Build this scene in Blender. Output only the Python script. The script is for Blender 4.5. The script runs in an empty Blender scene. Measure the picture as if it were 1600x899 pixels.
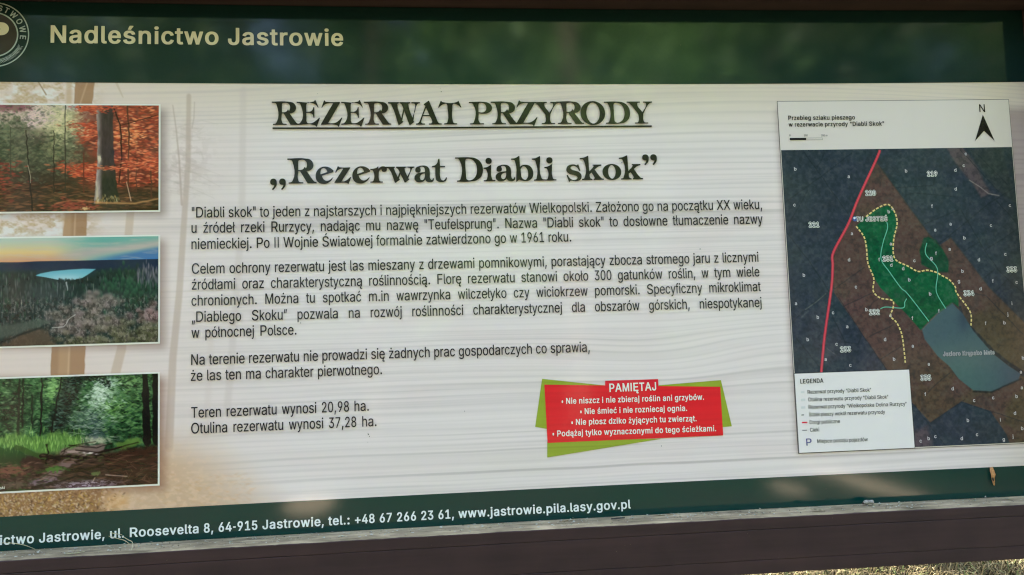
import bpy, math, random
import numpy as np
from mathutils import Vector, Matrix
from mathutils.geometry import tessellate_polygon

scene = bpy.context.scene
COL = scene.collection

# ------------------------------------------------------------------ camera
# The board stands upright in the plane y = 0 (very slightly bowed backwards in
# its middle).  u runs to the right along it, v downwards, its middle is HC high.
HC = 1.45
BOW = 0.0206
FPX = 1232.0
R3 = np.array([[0.9948798373597367, 0.03254473927819822, -0.09568149852702942],
               [-0.024755909189965626, 0.9963664514363191, 0.08149257274362655],
               [0.09798598968853664, -0.07870663502851072, 0.9920705677658453]])
CAM_B = -R3.T @ np.array([0, 0, 1.0])
cam = bpy.data.objects.new('camera', bpy.data.cameras.new('camera'))
COL.objects.link(cam)
M = Matrix.Identity(4)
for i in range(3):
    # board (u right, v down, w forward) -> world (u, w, -v)
    ax = R3[i] if i == 0 else -R3[i]
    M[0][i], M[1][i], M[2][i] = ax[0], ax[2], -ax[1]
M[0][3], M[1][3], M[2][3] = CAM_B[0], CAM_B[2], HC - CAM_B[1]
cam.matrix_world = M
cam.data.sensor_width = 36
cam.data.lens = FPX / 1600 * 36
cam.data.clip_start = 0.02
cam.data.clip_end = 2000
scene.camera = cam

# ------------------------------------------------------------------ world, sun
SUN_EL = math.radians(42)
w = bpy.data.worlds.new('World')
scene.world = w
w.use_nodes = True
nt = w.node_tree
bg = nt.nodes['Background']
sky = nt.nodes.new('ShaderNodeTexSky')
sky.sky_type = 'NISHITA'
sky.sun_disc = False
sky.sun_elevation = SUN_EL
sky.sun_rotation = math.radians(-20)
sky.air_density = 1.0
sky.dust_density = 6.0
sky.ozone_density = 1.0
nt.links.new(sky.outputs['Color'], bg.inputs['Color'])
bg.inputs['Strength'].default_value = 0.15
sun = bpy.data.objects.new('sun', bpy.data.lights.new('sun', 'SUN'))
sun.data.energy = 4.5
sun.data.angle = math.radians(0.5)
sun.data.color = (1.0, 0.94, 0.84)
# the sun stands behind the board, a little to the left, so the board's face is in its own shade
sd = Vector((-0.34 * math.cos(SUN_EL), 0.94 * math.cos(SUN_EL), math.sin(SUN_EL)))
sun.rotation_euler = sd.to_track_quat('Z', 'Y').to_euler()
COL.objects.link(sun)
scene.view_settings.view_transform = 'Standard'
scene.view_settings.look = 'None'
scene.cycles.filter_width = 1.2
scene.cycles.use_denoising = True
scene.cycles.sample_clamp_indirect = 4.0
scene.cycles.caustics_reflective = False
scene.cycles.caustics_refractive = False
scene.view_settings.exposure = 3.42
scene.view_settings.gamma = 1.0
scene.view_settings.use_curve_mapping = False
SHEEN = 0.006
EXPO_WHITE = np.array((0.735, 0.835, 0.790))           # how a surface of albedo 1 shows (linear) on the shaded board

# ------------------------------------------------------------------ board surface
def bowz(u):
    return -BOW * u * u

def P3(u, v, off=0.0):
    """world point on the board's face, off metres in front of it"""
    return (u, bowz(u) - off, HC - v)

def proj(u, v, off=0.0):
    X = np.stack([u, v, bowz(u) - off + 0 * u], -1) @ R3.T + np.array([0, 0, 1.0])
    return FPX * X[..., 0] / X[..., 2] + 800, FPX * X[..., 1] / X[..., 2] + 449.5

def at(x, y, off=0.0):
    d = R3.T @ np.array([(x - 800) / FPX, (y - 449.5) / FPX, 1.0])
    t = 1.0
    for _ in range(8):
        u = CAM_B[0] + t * d[0]
        t = (bowz(u) - off - CAM_B[2]) / d[2]
    return CAM_B[0] + t * d[0], CAM_B[1] + t * d[1]

V_TOP = at(1200, 16)[1]
V_BOT = at(800, 816.5)[1]
U_LEFT = -0.80
U_RIGHT = at(1603, 100)[0]
V_HEAD = -0.264 
V_FOOT = 0.2523
DEPTH = 0.045

# ------------------------------------------------------------------ small helpers
def lin(c):
    c = np.asarray(c, float) / 255
    return np.where(c <= 0.04045, c / 12.92, ((c + 0.055) / 1.055) ** 2.4)

def ink(c):
    """albedo of an ink that shows as the sRGB value c on the evenly shaded board"""
    return np.clip((lin(c) - SHEEN) / EXPO_WHITE, 0.0025, 0.9)

def tag(o, label=None, category=None, group=None, kind=None):
    if label: o['label'] = label
    if category: o['category'] = category
    if group: o['group'] = group
    if kind: o['kind'] = kind
    return o

def link(name, me, mats, parent=None):
    o = bpy.data.objects.new(name, me)
    COL.objects.link(o)
    if not isinstance(mats, (list, tuple)): mats = [mats]
    for m in mats: me.materials.append(m)
    if parent is not None: o.parent = parent
    return o

def mesh(name, verts, faces, mats, parent=None, smooth=False, cols=None):
    me = bpy.data.meshes.new(name)
    if isinstance(verts, np.ndarray): verts = verts.tolist()
    me.from_pydata(verts, [], faces)
    if smooth: me.polygons.foreach_set('use_smooth', [True] * len(me.polygons))
    if cols is not None:
        a = me.color_attributes.new('ink', 'FLOAT_COLOR', 'POINT')
        a.data.foreach_set('color', np.concatenate([cols, np.ones((len(cols), 1))], 1).astype(np.float32).ravel())
    me.update()
    return link(name, me, mats, parent)

def fastgrid(name, U, V, off, mat, parent, cols):
    """sheet on the board at the grid of (U, V)"""
    h, wd = U.shape
    co = np.stack([U, bowz(U) - off, HC - V], -1).reshape(-1, 3).astype(np.float32)
    idx = np.arange(h * wd).reshape(h, wd)
    q = np.stack([idx[:-1, :-1], idx[1:, :-1], idx[1:, 1:], idx[:-1, 1:]], -1).reshape(-1, 4)
    me = bpy.data.meshes.new(name)
    me.vertices.add(len(co)); me.vertices.foreach_set('co', co.ravel())
    me.loops.add(q.size); me.loops.foreach_set('vertex_index', q.ravel().astype(np.int32))
    me.polygons.add(len(q))
    me.polygons.foreach_set('loop_start', np.arange(0, q.size, 4, dtype=np.int32))
    me.polygons.foreach_set('use_smooth', np.ones(len(q), bool))
    me.update(calc_edges=True)
    if cols is not None:
        a = me.color_attributes.new('ink', 'FLOAT_COLOR', 'POINT')
        c = np.concatenate([cols.reshape(-1, 3), np.ones((h * wd, 1))], 1).astype(np.float32)
        a.data.foreach_set('color', c.ravel())
    return link(name, me, mat, parent)

def quadgrid(c4, n, m):
    """bilinear grid of uv inside four corners (tl, tr, br, bl)"""
    s, t = np.meshgrid(np.linspace(0, 1, n), np.linspace(0, 1, m))
    c = [np.array(p) for p in c4]
    f = lambda k: (1 - s) * (1 - t) * c[0][k] + s * (1 - t) * c[1][k] + s * t * c[2][k] + (1 - s) * t * c[3][k]
    return f(0), f(1)

# noise on scattered points --------------------------------------------------
def _h(ix, iy, seed):
    n = (ix.astype(np.int64) * 374761393 + iy.astype(np.int64) * 668265263 + seed * 974711) & 0xffffffff
    n = ((n ^ (n >> 13)) * 1274126177) & 0xffffffff
    return ((n ^ (n >> 16)) & 0xffff) / 65535.0

def noise(x, y, seed=0):
    ix, iy = np.floor(x), np.floor(y)
    fx, fy = x - ix, y - iy
    fx = fx * fx * (3 - 2 * fx); fy = fy * fy * (3 - 2 * fy)
    a = _h(ix, iy, seed); b = _h(ix + 1, iy, seed); c = _h(ix, iy + 1, seed); d = _h(ix + 1, iy + 1, seed)
    return (a * (1 - fx) + b * fx) * (1 - fy) + (c * (1 - fx) + d * fx) * fy

def fbm(x, y, seed=0, o=4):
    s, a, t = 0, 0.5, 0
    for k in range(o):
        s = s + a * noise(x * 2 ** k + 17 * k, y * 2 ** k - 9 * k, seed + k); t += a; a *= 0.55
    return s / t

def sst(a, b, x):
    t = np.clip((x - a) / (b - a), 0, 1)
    return t * t * (3 - 2 * t)

class Paint:
    """colours for flat print, laid down at points (x, y)"""
    def __init__(s, x, y, base):
        s.x, s.y = x, y
        s.c = np.zeros(x.shape + (3,)) + np.array(base, float)
    def mix(s, m, col):
        m = np.clip(m, 0, 1)[..., None]
        s.c = s.c * (1 - m) + np.array(col, float) * m
    def calm(s, k, con=1.0, piv=90, lift=0):
        g = s.c.mean(-1, keepdims=True)
        s.c = s.c * (1 - k) + g * k
        s.c = np.clip((s.c - piv) * con + piv + lift, 4, 250)
    def mul(s, f):
        s.c = s.c * f[..., None]
    def blob(s, cx, cy, rx, ry, col, soft=0.5, n=0.5, sc=6, seed=1, a=1.0):
        d = np.hypot((s.x - cx) / rx, (s.y - cy) / ry) + n * (fbm(s.x / sc, s.y / sc, seed) - 0.5) * 2
        s.mix(a * (1 - sst(1 - soft, 1 + soft * 0.3, d)), col)
    def dab(s, cx, cy, rx, ry, col, top=None, a=.9, ang=0.0, hard=.25):
        m = (np.abs(s.x - cx) < rx * 1.5 + ry) & (np.abs(s.y - cy) < ry * 1.5 + abs(ang) * rx * 1.5 + .5)
        if not m.any(): return
        dx, dy = s.x[m] - cx, s.y[m] - cy
        ca, sa = math.cos(ang), math.sin(ang)
        d = np.hypot((dx * ca + dy * sa) / rx, (dy * ca - dx * sa) / ry)
        k = (a * (1 - sst(1 - hard * 2, 1 + hard, d)))[:, None]
        c = np.array(col, float) + 0 * k
        if top is not None:
            f = np.clip(.5 - dy / ry * .6, 0, 1)[:, None]
            c = c * (1 - f) + np.array(top, float) * f
        s.c[m] = s.c[m] * (1 - k) + c * k
    def scatter(s, seed, n, where, size, cols, a=.8, tops=None, ang=.3, hard=.3):
        """n random dabs of leaves; where(rnd) gives a place, or None to skip it"""
        rr = random.Random(seed)
        for _ in range(n):
            q = where(rr)
            if q is None: continue
            i = rr.randrange(len(cols)); z = rr.uniform(.6, 1.35)
            s.dab(q[0], q[1], size[0] * z, size[1] * z, cols[i], tops[i] if tops else None, a * rr.uniform(.6, 1), rr.uniform(-ang, ang), hard)
    def stroke(s, pts, w0, w1, col, a=1.0, soft=0.7, wob=0.0, seed=0):
        pts = np.array(pts, float)
        D = np.full(s.x.shape, 1e9)
        L = np.concatenate([[0], np.cumsum(np.hypot(*np.diff(pts, axis=0).T))]); T = L[-1] + 1e-9
        xx, yy = s.x, s.y
        if wob: xx = xx + wob * (noise(s.x / 7, s.y / 7, seed) - 0.5) * 2
        for i in range(len(pts) - 1):
            p, q = pts[i], pts[i + 1]; e = q - p; l2 = e @ e + 1e-9
            t = np.clip(((xx - p[0]) * e[0] + (yy - p[1]) * e[1]) / l2, 0, 1)
            d = np.hypot(xx - p[0] - t * e[0], yy - p[1] - t * e[1])
            ww = w0 + (w1 - w0) * (L[i] + t * (L[i + 1] - L[i])) / T
            D = np.minimum(D, d - ww / 2)
        s.mix(a * (1 - sst(-soft, soft, D)), col)
    def poly(s, pts, col, soft=0.8, a=1.0, wob=0.0, sc=8, seed=3):
        x = s.x; y = s.y
        if wob:
            x = x + wob * (fbm(s.x / sc, s.y / sc, seed) - .5) * 2; y = y + wob * (fbm(s.x / sc, s.y / sc, seed + 9) - .5) * 2
        ins = np.zeros(x.shape, bool); D = np.full(x.shape, 1e9)
        n = len(pts)
        for i in range(n):
            (x0, y0), (x1, y1) = pts[i], pts[(i + 1) % n]
            if y0 != y1:
                c = ((y0 > y) != (y1 > y)) & (x < (x1 - x0) * (y - y0) / (y1 - y0) + x0)
                ins ^= c
            ex, ey = x1 - x0, y1 - y0
            t = np.clip(((x - x0) * ex + (y - y0) * ey) / (ex * ex + ey * ey + 1e-9), 0, 1)
            D = np.minimum(D, np.hypot(x - x0 - t * ex, y - y0 - t * ey))
        D = np.where(ins, -D, D)
        s.mix(a * (1 - sst(-soft, soft, D)), col)

def grain(U, V):
    """whitewashed wood grain printed all over the panel; 0 = pale, 1 = dark line"""
    x, y = U * 1232, V * 1232
    # a broad bend in the lower right, waves along the top right
    bend = 26 * np.exp(-((x - 330) / 200) ** 2 - ((y - 110) / 45) ** 2)
    topw = 26 * np.exp(-((y + 300) / 65) ** 2) * np.cos((x - 420) / 330)
    wy = y + topw + bend * np.sin((x - 330) / 170) + 7 * (fbm(x / 520, y / 140, 5) - .5) + 1.4 * (noise(x / 90, y / 16, 8) - .5)
    big = noise(wy / 5.2, x / 1100, 11)
    fine = noise(wy / 2.7, x / 600, 12)
    vf = noise(wy / 1.9, x / 160, 14)
    k1 = 0.35 + 0.65 * sst(.25, .75, noise(wy / 60, x / 500, 20))
    k2 = 0.3 + 0.7 * sst(.3, .7, noise(wy / 35 + 9, x / 350, 21))
    lowr = 1 + 0.8 * sst(120, 240, y) * sst(-400, 200, x)
    ph = 1.9 * noise(wy / 30, x / 1500, 15) + .3 * noise(wy / 70, x / 420, 16) + .5 * noise(wy / 9, x / 2500, 19)
    ripple = (.5 + .5 * np.sin(2 * np.pi * (wy / 9.3 + ph))) ** 4
    swell = (.5 + .5 * np.sin(2 * np.pi * (wy / 16.5 + 1.4 * ph))) ** 4
    low = sst(90, 200, y)
    g = 0.40 * sst(.62, .93, big) * k1 * lowr + 0.30 * sst(.58, .95, fine) * k2 + 0.10 * vf
    g = g + (.33 * (1 - .55 * low) * ripple * (.35 + .65 * noise(wy / 14, x / 260, 17)) +   .32 * low * swell * (.2 + .8 * noise(wy / 25, x / 300, 18)))
    return g, fbm(x / 150, y / 45, 30)

# ------------------------------------------------------------------ materials
def new_mat(name):
    m = bpy.data.materials.new(name)
    m.use_nodes = True
    return m, m.node_tree, m.node_tree.nodes['Principled BSDF']

def print_mat(name, col=None, rough=0.075, dust=0.014):
    """glossy digital print: ink colour + faint dust, one even sheen"""
    m, t, b = new_mat(name)
    tc = t.nodes.new('ShaderNodeTexCoord')
    n = t.nodes.new('ShaderNodeTexNoise'); n.inputs['Scale'].default_value = 260; n.inputs['Detail'].default_value = 5
    n2 = t.nodes.new('ShaderNodeTexNoise'); n2.inputs['Scale'].default_value = 7; n2.inputs['Detail'].default_value = 6
    t.links.new(tc.outputs['Object'], n.inputs['Vector']); t.links.new(tc.outputs['Object'], n2.inputs['Vector'])
    mx = t.nodes.new('ShaderNodeMix'); mx.data_type = 'RGBA'
    if col is None:
        a = t.nodes.new('ShaderNodeAttribute'); a.attribute_name = 'ink'
        t.links.new(a.outputs['Color'], mx.inputs[6])
    else:
        mx.inputs[6].default_value = (*col, 1)
    mx.inputs[7].default_value = (0.42, 0.40, 0.34, 1)
    mp = t.nodes.new('ShaderNodeMath'); mp.operation = 'MULTIPLY'
    t.links.new(n.outputs['Fac'], mp.inputs[0]); t.links.new(n2.outputs['Fac'], mp.inputs[1])
    ms = t.nodes.new('ShaderNodeMapRange'); ms.inputs[1].default_value = .2; ms.inputs[2].default_value = .5; ms.inputs[4].default_value = dust
    t.links.new(mp.outputs[0], ms.inputs[0]); t.links.new(ms.outputs[0], mx.inputs[0])
    t.links.new(mx.outputs[2], b.inputs['Base Color'])
    rr = t.nodes.new('ShaderNodeMapRange'); rr.inputs[3].default_value = rough * .85; rr.inputs[4].default_value = rough * 1.2
    t.links.new(n2.outputs['Fac'], rr.inputs[0]); t.links.new(rr.outputs[0], b.inputs['Roughness'])
    b.inputs['IOR'].default_value = 1.49
    return m

def wood_mat(name, c0, c1, rough=.6, scale=(3, 60, 60), bump=.25, extra=None):
    m, t, b = new_mat(name)
    tc = t.nodes.new('ShaderNodeTexCoord'); mp = t.nodes.new('ShaderNodeMapping')
    mp.inputs['Scale'].default_value = scale
    t.links.new(tc.outputs['Object'], mp.inputs['Vector'])
    n = t.nodes.new('ShaderNodeTexNoise'); n.inputs['Scale'].default_value = 1.0; n.inputs['Detail'].default_value = 8; n.inputs['Roughness'].default_value = .62
    t.links.new(mp.outputs['Vector'], n.inputs['Vector'])
    n2 = t.nodes.new('ShaderNodeTexNoise'); n2.inputs['Scale'].default_value = 22; n2.inputs['Detail'].default_value = 6
    t.links.new(tc.outputs['Object'], n2.inputs['Vector'])
    ad = t.nodes.new('ShaderNodeMix'); ad.data_type = 'FLOAT'; ad.inputs[0].default_value = .4
    t.links.new(n.outputs['Fac'], ad.inputs[2]); t.links.new(n2.outputs['Fac'], ad.inputs[3])
    cr = t.nodes.new('ShaderNodeValToRGB')
    cr.color_ramp.elements[0].position = .33; cr.color_ramp.elements[0].color = (*c0, 1)
    cr.color_ramp.elements[1].position = .68; cr.color_ramp.elements[1].color = (*c1, 1)
    if extra:
        e = cr.color_ramp.elements.new(extra[0]); e.color = (*extra[1], 1)
    t.links.new(ad.outputs[0], cr.inputs[0]); t.links.new(cr.outputs[0], b.inputs['Base Color'])
    bp = t.nodes.new('ShaderNodeBump'); bp.inputs['Strength'].default_value = bump; bp.inputs['Distance'].default_value = .002
    t.links.new(ad.outputs[0], bp.inputs['Height']); t.links.new(bp.outputs[0], b.inputs['Normal'])
    b.inputs['Roughness'].default_value = rough
    return m

def plain_mat(name, c0, c1, rough=.7, scale=60.0, bump=0.3, dist=.002, trans=0.0):
    m, t, b = new_mat(name)
    tc = t.nodes.new('ShaderNodeTexCoord')
    n = t.nodes.new('ShaderNodeTexNoise'); n.inputs['Scale'].default_value = scale; n.inputs['Detail'].default_value = 7
    t.links.new(tc.outputs['Object'], n.inputs['Vector'])
    cr = t.nodes.new('ShaderNodeValToRGB')
    cr.color_ramp.elements[0].position = .32; cr.color_ramp.elements[0].color = (*c0, 1)
    cr.color_ramp.elements[1].position = .68; cr.color_ramp.elements[1].color = (*c1, 1)
    t.links.new(n.outputs['Fac'], cr.inputs[0]); t.links.new(cr.outputs[0], b.inputs['Base Color'])
    if bump:
        bp = t.nodes.new('ShaderNodeBump'); bp.inputs['Strength'].default_value = bump; bp.inputs['Distance'].default_value = dist
        t.links.new(n.outputs['Fac'], bp.inputs['Height']); t.links.new(bp.outputs[0], b.inputs['Normal'])
    b.inputs['Roughness'].default_value = rough
    if trans:
        out = t.nodes['Material Output']
        tr = t.nodes.new('ShaderNodeBsdfTranslucent'); t.links.new(cr.outputs[0], tr.inputs['Color'])
        mx = t.nodes.new('ShaderNodeMixShader'); mx.inputs[0].default_value = trans
        t.links.new(b.outputs[0], mx.inputs[1]); t.links.new(tr.outputs[0], mx.inputs[2]); t.links.new(mx.outputs[0], out.inputs['Surface'])
    return m

M_PRINT = print_mat('printed_sheet')
M_BODYINK = print_mat('black_ink', ink((44, 42, 42)))
M_TITLEINK = print_mat('olive_black_ink', ink((38, 36, 34)))
M_HEADTXT = print_mat('cream_ink', ink((200, 196, 168)))
M_FOOTTXT = print_mat('pale_blue_white_ink', ink((208, 224, 220)))
M_WHITEINK = print_mat('white_ink', (.90, .845, .80))
M_HEAD = print_mat('dark_green_ink', (0.0055, 0.0225, 0.0215), dust=.008)
M_FOOT = print_mat('teal_green_ink', (0.0006, 0.037, 0.0335), dust=.004)
M_ROADINK = print_mat('road_red_ink', ink((172, 58, 72)))
M_DASHINK = print_mat('yellow_ink', ink((205, 195, 130)))
M_STREAM = print_mat('stream_teal_ink', ink((92, 175, 152)))
M_MAPTXT = print_mat('map_grey_white_ink', ink((182, 186, 188)))
M_MAPNUM = print_mat('map_number_white_ink', ink((225, 226, 224)))
M_MAPDARK = print_mat('map_number_dark_ink', ink((92, 95, 98)))
M_LEGTXT = print_mat('legend_grey_ink', ink((50, 54, 56)))
M_LEGBOLD = print_mat('legend_black_ink', ink((40, 40, 42)))
M_REDDASH = print_mat('legend_red_ink', ink((196, 48, 70)))
M_BLUEINK = print_mat('legend_blue_ink', ink((70, 70, 130)))
M_PALEDASH = print_mat('legend_pale_ink', ink((196, 206, 204)))
M_CORE = plain_mat('panel_core_plastic', (.5, .5, .48), (.6, .6, .58), .5, 40, .1)
M_BROWN = wood_mat('brown_glazed_wood', (.026, .0112, .0112), (.051, .0230, .0225), .9, (3, 70, 70), .3)
M_CRACK = plain_mat('dark_wood_joint', (.012, .009, .009), (.02, .015, .015), .8, 90, .1)
M_LEDGE = wood_mat('weathered_grey_wood', (.10, .075, .04), (.62, .48, .30), .95, (22, 110, 90), 1.0, (.5, (.31, .24, .145)))

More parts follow.
